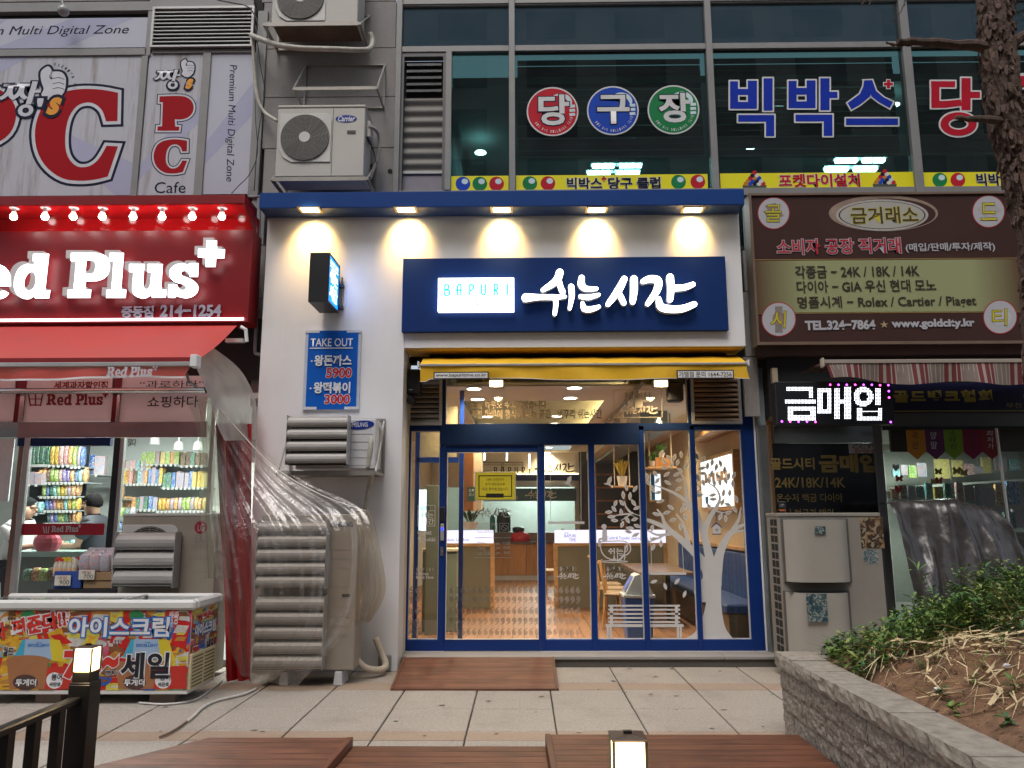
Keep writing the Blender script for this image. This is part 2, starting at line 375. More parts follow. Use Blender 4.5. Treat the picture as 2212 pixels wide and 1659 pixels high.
for _ in range(70):
    x,y = random.uniform(-4,2.6),random.uniform(-3.1,-.4); r_ = random.uniform(.008,.028); mb.add([(x + r_ * (1 + .4 * math.sin(k * 2.3 + x)) * math.cos(k * .7854),y + r_ * .8 * math.sin(k * .7854),.0045) for k in range(8)],[tuple(range(8))])
o = part('stain',mb,M('gum_stain',(.13,.11,.095),.9),pav); o['kind'] = 'stuff'
# ================================================================== upper building facade
YW = -.15
bld = thing('office_building','grey stone clad building with a green glass curtain wall over the shops','building',(0,YW,0))
bk = MB().box(-9,-2.72,YW + .03,YW + .4,3.05,9).box(-2.9,-2.72,YW + .03,YW + .4,0,3.05); part('backing_wall',bk,m_grout,bld)
sp = unit(m_stone,'stone_panel')
def panels(us,vs,Y,th=.05,g=.006):
    for i in range(len(us) - 1):
        for j in range(len(vs) - 1):
            x0,x1,z0,z1 = rc(us[i],vs[j],us[i + 1],vs[j + 1],Y)
            piece('stone_panel',sp,bld,x0 + g,x1 - g,Y,Y + th,z0 + g,z1 - g)
panels([568,856],[-106,4,104.5,209.6,320,425],YW - .02)
panels([541,572],[425,530,645,768,880,1000],YW - .02)
panels([1606,1640],[400,540,630,770,900],YW - .02)
part('pipe_hole',MB().lathe([(.03,0),(.03,.004)],at(842.5,369.5,YW - .026),12,'y'),m_dark,bld)
# strip of stone far left top
panels([-30,325,545],[-40,3],YW - .03)
# mullion helper
def bar(u0,v0,u1,v1,Y,th=.08,mat=m_alu,name='mullion',par=None,bev=.004):
    x0,x1,z0,z1 = rc(u0,v0,u1,v1,Y); return part(name,MB().box(x0,x1,Y,Y + th,z0,z1),mat,par or bld,bev=bev)
# left block members
bar(-40,3,548,39 - 16,YW - .05); bar(-40,105,316,120,YW - .05)
for a,b_,c_,d_ in ((316,23,328,120),(546,23,568,425)): bar(a,b_,c_,d_,YW - .05)
bar(293,120,307,425,YW - .05)
bar(428,112,446,425,YW - .05)
bar(328,106,546,114,YW - .05)
# louvre grille top
lv = thing('louvre_grille','wide aluminium louvre grille with black gaps above the small banners','vent',tuple(at(435,106,YW - .04)))
x0,x1,z0,z1 = rc(329,16,549,103,YW - .06)
part('backing',MB().box(x0,x1,YW - .03,YW - .01,z0,z1),m_dark,lv)
fr = MB(); w_ = .03
fr.box(x0,x1,YW - .09,YW - .03,z1 - w_,z1).box(x0,x1,YW - .09,YW - .03,z0,z0 + w_ * .8).box(x0,x0 + w_,YW - .09,YW - .03,z0 + w_ * .8,z1 - w_).box(x1 - w_,x1,YW - .09,YW - .03,z0 + w_ * .8,z1 - w_)
part('frame',fr,m_alul,lv)
sl_ = MB().prismx([(-.5,-.5),(.5,-.2),(.5,.5),(-.5,.2)],-.5,.5).mesh('slat',m_alul)
for k in range(9):
    zz = z0 + .05 + (z1 - z0 - .1) * (k + .5) / 9; place('slat',sl_,lv,((x0 + x1) / 2,YW - .07,zz),0,x1 - x0 - 2 * w_,.03,.018)
# right curtain wall
cu = YW - .05
H = [(-20,3),(98,108)]
bar(862,-14,2240,6,cu);
VERT = [(853,870),(1098,1112.5),(1524,1543),(1950,1967)]
def slantbar(pts,Y,th=.1,name='mullion',mat=m_alu):
    xs = [at(u,v,Y) for u,v in pts]; a = sum(p.x for p in xs) / len(xs); return a
# vertical mullions in world x (they lean in the picture only through the camera)
VX = []
for (ua,va),(ub,vb) in (((854,200),(866,200)),((1099.5,200),(1112.5,200)),((1529,200),(1543,200)),((1957,200),(1975,200)),((2385,200),(2400,200))):
    a,b_ = at(ua,va,cu).x,at(ub,vb,cu).x; VX.append((a,b_))
zt,zb = at(1300,-60,cu).z,at(1300,425,cu).z
for i,(a,b_) in enumerate(VX): part('mullion',MB().box(a,b_,cu - .03,cu + .1,zb,zt),m_alu,bld,bev=.004)
def hz(v): return at(1300,v,cu).z
ztr0,ztr1 = hz(109),hz(96.5)
for i in range(4):
    a,b_ = VX[i][1],VX[i + 1][0]
    part('transom',MB().box(a,b_,cu - .012,cu + .09,ztr0,ztr1),m_alu,bld,bev=.004)
    part('transom',MB().box(a,b_,cu - .012,cu + .09,hz(6),hz(-10)),m_alu,bld,bev=.004)
    part('transom',MB().box(a,b_,cu - .012,cu + .09,hz(425),hz(409)),m_alu,bld,bev=.004)
m_gtop = glassmat('tinted_glass',(.22,.30,.32),.12,.02,dust_haze=.07)
m_gmid = glassmat('green_glass',(.40,.60,.56),.10,.0,dust_haze=.03)  # diffuse dust layer lightens the pane in place of brighter reflections
def gpane(x0,x1,z0,z1,Y,mat,par,name='glass_pane'):
    return part(name,MB().box(x0,x1,Y,Y + .006,z0,z1),mat,par)
for i in range(4):
    a,b_ = VX[i][1],VX[i + 1][0]
    gpane(a,b_,ztr1,hz(6),cu + .03,m_gtop,bld)
    if i: gpane(a,b_,hz(409),ztr0,cu + .03,m_gmid,bld)
# narrow first bay: louvre column then a glass pane
n0,n1 = at(962,250,cu).x,at(975,250,cu).x
part('mullion',MB().box(n0,n1,cu - .02,cu + .09,hz(409),ztr0),m_alu,bld,bev=.004)
gpane(n1,VX[1][0],hz(409),ztr0,cu + .03,m_gmid,bld)
la,lb = at(872,250,cu + .05).x,at(957,250,cu + .05).x
part('recess_frame',MB().box(VX[0][1],la,cu,cu + .1,hz(409),ztr0).box(lb,n0,cu,cu + .1,hz(409),ztr0).box(la,lb,cu,cu + .1,hz(118),ztr0),M('dark_alu',(.12,.12,.12),.5,.3),bld)
vn = thing('bay_vent','dusty louvred blind with five steel blades in the narrow bay','vent',(la,cu + .12,hz(409)))
zz0,zz1 = hz(193),hz(119)
part('backing',MB().box(la,lb,cu + .1,cu + .12,hz(200),zz1),m_dark,vn)
sl2 = MB().prismx([(-.5,-.5),(.5,-.1),(.5,.5),(-.5,.1)],-.5,.5).mesh('slat',m_steel)
for k in range(5): place('slat',sl2,vn,((la + lb) / 2,cu + .07,zz0 + .02 + (zz1 - zz0) * (k + .3) / 5.2),0,(lb - la) * .9,.04,.055)
wav = MB(); n_ = 44
for i in range(n_ + 1):
    z = hz(362) + (hz(200) - hz(362)) * i / n_; y = cu + .09 + .012 * math.sin(i * 1.0)
    wav.v += [(la,y,z),(lb,y,z)]
    if i: wav.f.append((2 * i - 2,2 * i - 1,2 * i + 1,2 * i))
part('roller_shutter',wav,M('shutter_grey',(.13,.125,.115),.6,.2),vn,smooth=True)
part('lower_glass',MB().box(la,lb,cu + .09,cu + .1,hz(409),hz(366)),M('frosted_lilac',(.26,.24,.28),.4),vn)
part('rail',MB().box(la,lb,cu + .07,cu + .1,hz(366),hz(360)),m_alul,vn)
# ---- billiard room behind the glass
BR0,BR1 = -.86,9.0
rm = struct('billiard_room_wall',MB().box(BR0,BR1,7.9,8,3.2,7.0),M('room_teal',(.10,.16,.17),.8,var=.15,scale=1))
struct('billiard_room_ceiling',MB().box(BR0,BR1,0,8,7.0,7.1),M('room_ceiling',(.22,.30,.31),.8))
struct('billiard_room_floor',MB().box(BR0,BR1,.06,8,4.72,4.78),M('room_floor',(.08,.09,.09),.7))
struct('billiard_room_side_wall',MB().box(BR0 - .1,BR0,.06,8,3.2,7.0).box(BR1,BR1 + .1,.06,8,3.2,7.0),M('room_side',(.10,.14,.15),.8))
struct('slab_edge',MB().box(-9,9,-.08,.0,4.6,4.8),m_dark)
# blinds: horizontal translucent bands hanging behind the panes
bm_ = M('blind_slat',(.075,.095,.085),.7,var=.2,scale=2)
bu = unit(bm_,'slat')
for i in range(1,4):
    a,b_ = VX[i][1] + .03,VX[i + 1][0] - .03
    bl = thing('window_blind',['','dark roman blind behind the pane with the three ball stickers','dark roman blind behind the big blue letters','dark roman blind behind the big red letters'][i],'blind',(a,cu + .2,hz(330)),'blinds behind the billiard room glass')
    top,bot = ztr0 + .0,hz(322); n_ = 16
    for k in range(n_):
        z1_ = top - (top - bot) * k / n_; z0_ = top - (top - bot) * (k + .82) / n_
        piece('slat',bu,bl,a,b_,cu + .2 + (.01 if k % 2 else 0),cu + .215 + (.01 if k % 2 else 0),z0_,z1_)
    piece('bottom_bar',unit(M('blind_bar',(.35,.42,.36),.5),'bottom_bar'),bl,a,b_,cu + .18,cu + .22,bot - .03,bot)
# fluorescent fixtures
em_cool = light('cool_tube_light',(.78,.95,1.0),9)
em_tube = light('white_tube_light',(.75,.93,1.0),14)
fxs = []
for cx_,zz in ((1330,334),(1322,360),(1312,380),(1878,332),(1860,356),(1840,379)):
    pass
def ceilpt(u,v,z): return gp(u,v,z)
for n_i,(base_u,lab) in enumerate((((1340,353,1325,383),'bright hanging tube light seen under the ball stickers'),((1877,337,1838,374),'bright hanging tube light seen under the blue letters'))):
    ua,va,ub,vb = base_u
    f = thing('tube_light',lab,'ceiling light',(0,0,0),'hanging tube lights of the billiard room')
    for k in range(3):
        u_,v_ = ua + (ub - ua) * k / 2,va + (vb - va) * k / 2 - 8
        p = at(u_,v_,2.2 - .55 * k if True else 0)
        for s in (-1,1):
            part('tube',MB().box(p.x + s * .20 - .16,p.x + s * .20 + .16,p.y - .04,p.y + .04,p.z - .025,p.z + .025),em_tube,f,bev=.01)
        part('housing',MB().box(p.x - .38,p.x + .38,p.y - .06,p.y + .06,p.z + .03,p.z + .05),M('fixture_white',(.7,.72,.72),.4),f)
    part('hanging_wire',MB().tube([(p.x - .3,p.y,p.z + .05),(p.x - .45,p.y + .2,7.0)],.006,5).tube([(p.x + .3,p.y,p.z + .05),(p.x + .45,p.y + .2,7.0)],.006,5),m_black,f)
for k,(u_,v_,lab) in enumerate(((1027,239,'upper round lamp in the narrow blue pane'),(1038,330,'lower round lamp in the narrow blue pane'),(1683,229,'small lamp behind the first blue letter'),(1934,227,'small lamp at the right foot of the last blue letter'),(1622,320,'half hidden lamp under the blinds beside the mullion'))):
    p = at(u_,v_,1.4 if k < 2 else .25)
    solo('round_lamp',MB().lathe([(.02,.02),(.075 if k < 2 else .05,.012),(.085 if k < 2 else .055,0)],(p.x,p.y,p.z),16),light('round_lamp_light',(.85,.95,1),10),lab,'ceiling light','round lamps of the billiard room')
lamp('billiard_room_light','AREA',(1.0,2.6,6.6),30,(.75,.93,1),4.5,2.5)
lamp('billiard_bay_light','AREA',(-.4,.9,6.5),2.5,(.6,.85,1),.6,.6)
# ================================================================== white shop facade with blue cap
YF = -.6
shop = thing('shop_facade','white panelled snack bar front with a blue cap strip and five downlights','shopfront',(0,YF,0))
zone_top = at(1083,463,YF).z
xl = at(566,700,YF).x; xr = at(1608.5,700,YF).x
xo = at(865.5,1100,YF).x                      # left edge of the opening
zo = at(1240,750,YF).z                        # top of the opening
P_ = part('wall_panel',MB().box(xl,xo,YF,YF + .35,.0,zone_top),m_white,shop,bev=.004)
part('fascia_panel',MB().box(xo + .002,xr,YF,YF + .35,zo,zone_top),m_white,shop,bev=.004)
part('return_panel',MB().box(xo - .02,xo - .001,YF + .351,-.02,.0,zo),M('cream_reveal',(.62,.55,.42),.6),shop)
# soffit: yellow
part('soffit',MB().box(xo + .01,xr - .01,YF + .02,-.06,zo - .012,zo - .003),M('yellow_soffit',(.62,.40,.09),.55,var=.06),shop)
part('soffit_gap',MB().box(xo,xr,-.18,-.04,zo - .09,zo - .014),m_dark,shop)
YC = -.87
ct,cb = at(1083,412,YC).z,at(1083,445.5,YC).z
cx0,cx1 = at(560.5,430,YC).x,at(1608,430,YC).x
part('blue_cap',MB().box(cx0,cx1,YC,YF - .001,cb,ct),m_blue,shop,bev=.004)
part('cap_back',MB().box(cx0 + .04,cx1 - .03,YF,YF + .36,zone_top + .002,ct - .002),m_blue,shop)
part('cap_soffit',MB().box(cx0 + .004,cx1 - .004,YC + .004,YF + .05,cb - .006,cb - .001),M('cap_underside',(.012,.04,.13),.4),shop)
warm = (1.0,.73,.38)
dl_col = light('warm_downlight_light',(1,.83,.5),12)
for k,u_ in enumerate((670,877,1083.5,1289,1497)):
    p = gp(u_,452.5,cb - .006)
    f = part('downlight',MB().box(p.x - .125,p.x - .095,p.y - .085,p.y + .085,cb - .014,cb - .006).box(p.x + .095,p.x + .125,p.y - .085,p.y + .085,cb - .014,cb - .006)
             .box(p.x - .095,p.x + .095,p.y - .085,p.y - .06,cb - .014,cb - .006).box(p.x - .095,p.x + .095,p.y + .06,p.y + .085,cb - .014,cb - .006),M('brass_trim',(.7,.5,.2),.35,.4),shop)
    part('lens',MB().box(p.x - .093,p.x + .093,p.y - .058,p.y + .058,cb - .012,cb - .008),dl_col,f)
    lamp('downlight_beam','SPOT',(p.x,p.y - .05,cb - .03),40 + 5 * math.sin(k * 2.6),(1,.60,.20),rot=(math.radians(46 + 3 * math.sin(k * 1.7)),math.radians(2 * math.cos(k * 2.1)),0),spot=88,blend=1,radius=.035)
# sills, step, door threshold
st = thing('entrance_step','long grey granite step under the blue glazed front','step',(0,-.3,0))
xs0,xs1 = at(868,1420,-.37).x,at(1640,1420,-.37).x
mid = at(1565,1428,-.37).x
part('riser',MB().box(xs0,mid - .002,-.36,-.05,-.01,.075),m_sillb,st); part('riser',MB().box(mid + .002,xs1 + .5,-.36,-.05,-.01,.075),m_sillb,st)
part('tread',MB().box(xs0,mid - .002,-.385,.3,.077,.108),m_sill,st,bev=.004); part('tread',MB().box(mid + .002,xs1 + .5,-.385,.3,.077,.108),m_sill,st,bev=.004)
# ================================================================== navy framed glazing in plane y = 0
gl = thing('glazed_front','navy framed glass front with sliding door and transom window','shopfront',(0,0,.11))
m_glass = glassmat('clear_glass',(.96,.98,.97),.035,.0,dust_haze=.02)
ZB = .112
def X0(u,v=1150): return at(u,v,0).x
def Zz(v,u=1250): return at(u,v,0).z
fx0,fx1 = X0(876),X0(1637.5,1150)
zt_ = Zz(818)
zhead0,zhead1 = Zz(961),Zz(921.5)
bw = .05
xs = dict(L0=X0(885.5),L1=X0(949),D0=X0(961.5),D1=X0(1165.5),P20=X0(1176.5),P21=X0(1273.5),P30=X0(1286),P31=X0(1384.5),P40=X0(1396),P41=X0(1496.5),P50=X0(1507),P51=X0(1609))
zfoot = Zz(1380)
zl = Zz(930.5)
mulls = [(fx0,xs['L0']),(xs['L1'],xs['D0']),(xs['D1'],xs['P20']),(xs['P21'],xs['P30']),(xs['P31'],xs['P40']),(xs['P41'],xs['P50']),(xs['P51'],fx1)]
for i,(a,b_) in enumerate(mulls):
    top = zt_ if i in (0,6) else (zhead0 if i in (2,3) else zhead1 if i in (1,4,5) else zhead0)
    part('mullion',MB().box(a,b_,-.06,.05,ZB,top),m_navy,gl,bev=.004)
part('header',MB().box(xs['L1'] + .0,xs['P31'],-.075,.05,zhead0 + .001,zhead1 + .03),m_navysign,gl,bev=.003)
part('header',MB().box(xs['P31'] + .002,xs['P51'],-.06,.05,zl,zhead1 + .03),m_navysign,gl)
part('header',MB().box(xs['L0'],xs['L1'] - .002,-.06,.05,zl,zhead1 + .03),m_navysign,gl)
for a,b_ in ((xs['L0'],xs['L1']),(xs['P20'],xs['P21']),(xs['P30'],xs['P31']),(xs['P40'],xs['P41']),(xs['P50'],xs['P51'])):
    part('bottom_rail',MB().box(a,b_,-.06,.05,ZB,zfoot),m_navy,gl,bev=.004)
part('white_bead',MB().box(fx1 - .004,fx1 + .014,-.07,.0,ZB,zt_),m_white,gl)
part('white_bead',MB().box(xs['D1'],fx1 - .006,-.066,-.02,ZB - .014,ZB - .001),m_white,gl)
part('white_bead',MB().box(fx0,xs['D0'],-.066,-.02,ZB - .014,ZB - .001),m_white,gl)
bead = M('pale_bead',(.6,.6,.6),.4)
def paned(a,b_,z0,z1,Y=.0,name='glass_pane',par=None,beadw=.008):
    o = part(name,MB().box(a,b_,Y,Y + .006,z0,z1),m_glass,par or gl)
    e = beadw; mb = MB().box(a,a + e,Y - .03,Y - .001,z0,z1).box(b_ - e,b_,Y - .03,Y - .001,z0,z1).box(a + e,b_ - e,Y - .03,Y - .001,z1 - e,z1).box(a + e,b_ - e,Y - .03,Y - .001,z0,z0 + e)
    part('bead',mb,bead,o); return o
paned(xs['L0'],xs['L1'],zfoot,zl)
paned(xs['P20'],xs['P21'],zfoot,zhead0); paned(xs['P30'],xs['P31'],zfoot,zhead0)
paned(xs['P40'],xs['P41'],zfoot,zl); paned(xs['P50'],xs['P51'],zfoot,zl)
# transom
tz0,tz1 = Zz(917.5),zt_
tx0,tx1 = at(963.5,875,0).x,at(1484,875,0).x
paned(tx0,tx1,tz0,tz1 + .1)
part('mullion',MB().box(tx0 - .045,tx0 - .001,-.055,.05,zhead1 + .031,tz1),m_navysign,gl); part('mullion',MB().box(tx1 + .001,tx1 + .04,-.055,.05,zhead1 + .031,tz1),m_navysign,gl)
part('header',MB().box(tx0,tx1,-.055,.05,zhead1 + .031,tz0 - .001),m_navysign,gl)
# door
zd = Zz(977)
dr = part('door',MB().box(xs['D0'] + .002,xs['D1'] - .002,-.05,-.008,ZB + .002,zfoot).box(xs['D0'] + .002,xs['D0'] + .02,-.05,-.008,zfoot,zd).box(xs['D1'] - .02,xs['D1'] - .002,-.05,-.008,zfoot,zd)
          .box(xs['D0'] + .002,xs['D1'] - .002,-.05,-.008,zd,zhead0 - .004),m_navy,gl,label='sliding glass door with blue bottom rail')
part('door_glass',MB().box(xs['D0'] + .02,xs['D1'] - .02,-.03,-.024,zfoot,zd),m_glass,dr)
e = .007; a,b_ = xs['D0'] + .02,xs['D1'] - .02
part('bead',MB().box(a,a + e,-.056,-.031,zfoot,zd).box(b_ - e,b_,-.056,-.031,zfoot,zd).box(a + e,b_ - e,-.056,-.031,zd - e,zd).box(a + e,b_ - e,-.056,-.031,zfoot,zfoot + e),bead,dr)
# door lock and handle on the stile left of the door
lx = at(955.5,1140,-.06).x
lk = solo('door_lock',MB().box(lx - .028,lx + .028,-.095,-.061,at(955,1127,-.06).z,at(955,1095,-.06).z),m_black,'black electronic keypad lock on the blue stile beside the door','lock',bev=.008)
dh = thing('door_handle_plate','silver door opener plate with a small blue screen under the black lock','door opener',(lx,-.08,at(955,1180,-.06).z))
part('plate',MB().box(lx - .02,lx + .02,-.085,-.061,at(955,1168,-.06).z,at(955,1131,-.06).z),m_alul,dh,bev=.008)
part('screen',MB().box(lx - .012,lx + .012,-.089,-.0855,at(955,1146,-.06).z,at(955,1140,-.06).z),light('blue_screen_light',(.02,.05,1),1.5),dh)
solo('door_latch',MB().box(lx - .018,lx + .018,-.08,-.061,at(955,1200,-.06).z,at(955,1181,-.06).z).lathe([(.012,-.09),(.012,-.081)],(lx,0,at(955,1190,-.06).z),12,'y'),m_steel,'polished steel key latch low on the blue stile','latch',bev=.002)
# louvre vents beside the transom
m_lvb = M('bronze_slat',(.30,.20,.13),.38,.5,var=.12)
m_lvs = M('grey_slat',(.36,.34,.31),.35,.5,var=.1)
for (ua,ub,mt,lab) in ((881.5,955.5,m_lvs,'left louvre vent beside the transom window under a black speaker'),(1492,1600,m_lvb,'right louvre vent with bronze slats beside the transom window')):
    a,b_ = at(ua,875,-.05).x,at(ub,875,-.05).x; z0,z1 = Zz(919),zt_ + .02
    v_ = thing('louvre_vent',lab,'vent',((a + b_) / 2,-.05,z0),'louvre vents beside the transom')
    part('backing',MB().box(a,b_,.02,.03,z0,z1),m_dark,v_)
    w_ = .035; part('frame',MB().box(a,b_,-.09,-.0,z0,z0 + w_).box(a,a + w_,-.09,-.0,z0 + w_,z1).box(b_ - w_,b_,-.09,0,z0 + w_,z1),m_galv,v_,bev=.002)
    s_ = MB().prismx([(-.5,-.5),(-.1,-.1),(.5,.3),(.5,.5),(-.2,.12),(-.5,-.3)],-.5,.5).mesh('slat',mt)
    for k in range(9): place('slat',s_,v_,((a + b_) / 2,-.045,z0 + w_ + .01 + .0585 * (k + .4)),0,(b_ - a) - 2 * w_,.075,.075)
# grey metal post right of the glazed front, and the stone pier edge
gx = at(1664,1200,-.02).x
solo('grey_post',MB().box(fx1 + .02,fx1 + .13,-.09,.25,.1,3.3),M('blue_grey_metal',(.25,.29,.31),.5,.3,var=.12,dirt=.3),'blue grey metal post between the blue front and the gold shop','post')
# ================================================================== sign boards on the facade
def boxsign(name,u0,v0,u1,v1,Yb,th,mat,label,bev=.003,cat='sign'):
    x0,x1,z0,z1 = rc(u0,v0,u1,v1,Yb - th)
    t = thing(name,label,cat,((x0 + x1) / 2,Yb,z0)); part('board',MB().box(x0,x1,Yb - th,Yb - .001,z0,z1),mat,t,bev=bev); return t
m_white_em = light('white_letter_light',(.93,.97,1.0),3.0)
m_letside = M('letter_side',(.62,.62,.62),.5)
m_board = M('navy_board',(.006,.030,.14),.6,spec=.15,var=.04)
sg = boxsign('main_sign',869,556,1570.5,715,YF,.07,m_board,'long navy sign board with a lit white box and white brush lettering')
YS = YF - .07
x0,x1,z0,z1 = rc(946,600,1110.5,672,YS - .07)
bx = part('light_box',MB().box(x0,x1,YS - .07,YS - .001,z0,z1),light('light_box_light',(.95,.98,1.0),1.5),sg,bev=.003)
m_cyan = light('cyan_letter_light',(.0,.36,.50),1.0)
import functools
def deco(word,u0,v0,u1,v1,Y,mat,par,wd=.13,thick=0):
    """tall thin art-deco capitals: B A P U R I"""
    G = {'B': [[(0,0),(0,1)],[(0,1),(.45,1),(.6,.82),(.45,.6),(.1,.5)],[(.1,.5),(.6,.45),(.75,.22),(.55,0),(0,0)]],
         'A': [[(.05,0),(.05,.6),(.2,1),(.55,1),(.6,.7),(.6,0)],[(-.12,.48),(.6,.48)]],
         'P': [[(.1,0),(.1,1)],[(.1,1),(.6,.97),(.68,.74),(.5,.5),(.1,.45)]],
         'U': [[(.05,1),(.05,.25),(.2,.02),(.45,.02),(.6,.25),(.6,1)]],
         'R': [[(.1,0),(.1,1)],[(.1,1),(.6,.97),(.68,.76),(.5,.52),(.1,.47)],[(.3,.47),(.7,0)]],
         'I': [[(.3,0),(.3,1)]]}
    x0,x1,z0,z1 = rc(u0,v0,u1,v1,Y); n = len(word); st = (x1 - x0 - (x1 - x0) * .1) / max(n - 1,1); cw = (z1 - z0) * .62
    for i,ch in enumerate(word):
        mb = MB()
        for k,s in enumerate(G[ch]):
            pl = [(x0 + st * i + cw * p[0],z0 + (z1 - z0) * p[1]) for p in s]
            mb.prism(stroke_poly(pl,wd * (z1 - z0)),Y - thick - .0004 * k,Y)
        o = part('lettering',mb,mat,par)
    return o
deco('BAPURI',961,615,1107,637,YS - .0706,m_cyan,sg,.17,.001)
write('왕돈까스&왕떡볶이',960,644,1098,663,YS - .071,light('pale_cyan_light',(.10,.34,.42),1.0),sg,spacing=.95)
# brush lettering: strokes as (points in the zoomed crop, widths)
BR = {
 's1': [([(430,700),(400,770),(290,845)],(62,62,34)),([(420,770),(440,830),(455,860)],(50,44,46)),([(150,910),(260,905),(390,905),(475,900)],(72,46,44,26)),
        ([(392,910),(398,960),(388,1045)],(44,40,32)),([(525,820),(530,900),(512,1000)],(50,44,28))],
 's2': [([(612,745),(610,800),(650,835),(735,835)],(48,58,46,30)),([(603,900),(670,905),(755,885)],(36,44,26)),([(618,955),(635,1000),(690,1005),(755,985)],(30,50,46,30))],
 's3': [([(965,755),(915,850),(830,965)],(52,62,40)),([(915,860),(940,910),(962,955)],(40,46,40)),([(1045,755),(1045,850),(1035,945)],(60,60,44))],
 's4': [([(1120,775),(1180,755),(1245,770),(1235,850),(1160,960)],(40,58,62,58,40)),([(1345,740),(1352,830),(1345,925)],(58,56,46)),([(1370,830),(1460,825),(1535,800)],(50,48,40)),
        ([(1250,920),(1270,985),(1350,1005),(1450,1000),(1545,965)],(40,62,60,56,46))]}
def brush(fn,Y,par,mface,mside,thick,name='lettering'):
    k = 0
    for key in BR:
        mb = MB(); ms = MB()
        for pts,ws in BR[key]:
            uv = [fn(*p) for p in pts]; wp = [at(u,v,Y - thick) for u,v in uv]
            sc_ = (at(*fn(1000,800),Y - thick) - at(*fn(0,800),Y - thick)).length / 1000
            pl = stroke_poly([(p.x,p.z) for p in wp],[w_ * sc_ for w_ in ws])
            mb.prism(pl,Y - thick - .0006 * k,Y - thick + .006)
            if mside: ms.prism(pl,Y - thick + .0061,Y - .001)
            k += 1
        o = part(name,mb,mface,par)
        if mside: part('letter_return',ms,mside,par)
    return o
brush(Z31,YS,sg,m_white_em,m_letside,.085)
# take out menu board
tk = thing('menu_sign','blue take out price board on a frosted plate on the white wall','sign',tuple(at(717,886,YF)))
x0,x1,z0,z1 = rc(656,713,777.5,884.5,YF - .03)
part('plate',MB().box(x0,x1,YF - .022,YF - .002,z0,z1),M('frosted_plate',(.5,.56,.68),.35),tk,bev=.003)
for a,c_ in ((x0,z1 - .03),(x1 - .16,z1 - .03),(x0,z0),(x1 - .16,z0)): part('clip',MB().box(a,a + .16,YF - .032,YF - .023,c_,c_ + .03),M('clip_white',(.6,.62,.66),.3),tk)
x0,x1,z0,z1 = rc(663,714,771,884,YF - .035)
part('panel',MB().box(x0,x1,YF - .031,YF - .0225,z0,z1),M('cyan_blue_panel',(.003,.10,.48),.5,spec=.2,var=.04),tk)
YT = YF - .0350; mw = M('letter_white',(.78,.80,.84),.4); mr_ = M('letter_red',(.50,.02,.03),.4)
write('TAKE OUT',671,731,762,748,YT,mw,tk,bold=.012)
part('underline',MB().box(*rc(669,751,762.5,753,YT)[:2],YT - .002,YT,*rc(669,751,762.5,753,YT)[2:]),mw,tk)
write('왕돈까스',680,767.5,759,790,YT,mw,tk,bold=.03,thick=.004)
write('5900',705.5,795,759,815,YT,mr_,tk,bold=.03,outline=((.035,mw),))
write('왕떡볶이',678.5,826,756,849,YT,mw,tk,bold=.03,thick=.004)
write('3000',702,852.5,755,871.5,YT,mr_,tk,bold=.03,outline=((.035,mw),))
for u_,v_ in ((673.5,780),(671,839)): part('bullet',MB().lathe([(.010,-.004),(.010,0)],at(u_,v_,YT),12,'y'),mw,tk)
# projecting light box
pj = thing('projecting_sign','black projecting light box with a glowing blue side face','sign',tuple(at(715,679,YF - .1)))
y1_ = YF - .06; y0_ = y1_ - .47; z1_ = at(690,545.5,y0_).z; z0_ = at(690,651.6,y0_).z
xa,xb = at(667.5,600,y0_).x,at(709,600,y0_).x
part('housing',MB().box(xa,xb - .004,y0_,y1_,z0_,z1_),m_black,pj,bev=.003)
part('lit_face',MB().box(xb - .004,xb + .002,y0_ + .02,y1_ - .02,z0_ + .02,z1_ - .02),light('blue_face_light',(.0,.22,.95),1.0),pj)
part('face_frame',MB().box(xb - .004,xb + .008,y0_,y0_ + .02,z0_,z1_).box(xb - .004,xb + .008,y1_ - .02,y1_,z0_,z1_).box(xb - .004,xb + .008,y0_ + .02,y1_ - .02,z1_ - .02,z1_).box(xb - .004,xb + .008,y0_ + .02,y1_ - .02,z0_,z0_ + .02),m_black,pj)
part('bracket',MB().box((xa + xb) / 2 - .02,(xa + xb) / 2 + .02,y1_,YF,z0_ + .06,z0_ + .1).box((xa + xb) / 2 - .02,(xa + xb) / 2 + .02,y1_,YF,z1_ - .1,z1_ - .06),m_black,pj)
part('hinge_bracket',MB().box(xb + .002,xb + .05,y1_ - .005,YF - .001,z0_ + .05,z0_ + .09).box(xb + .002,xb + .05,y1_ - .005,YF - .001,z0_ + .3,z0_ + .34),m_black,pj)
part('stay_rod',MB().tube([(xb + .03,YF - .03,z0_ + .05),(xb + .03,YF - .03,z1_ - .12)],.01,6),m_steel,pj)
ym = (y0_ + y1_) / 2; RY,UZ = Vector((0,1,0)),Vector((0,0,1)); wl = light('white_face_light',(.9,.97,1),1.6)
write('BAPURI',0,0,0,0,0,wl,pj,frame=(Vector((xb + .004,ym,z1_ - .075)),RY,UZ,.32,.05))
part('underline',MB().box(xb + .003,xb + .005,ym - .17,ym + .17,z1_ - .125,z1_ - .118),wl,pj)
write('쉬는',0,0,0,0,0,wl,pj,bold=.04,frame=(Vector((xb + .004,ym,z1_ - .22)),RY,UZ,.32,.15))
write('시간',0,0,0,0,0,wl,pj,bold=.04,frame=(Vector((xb + .004,ym,z1_ - .40)),RY,UZ,.32,.15))
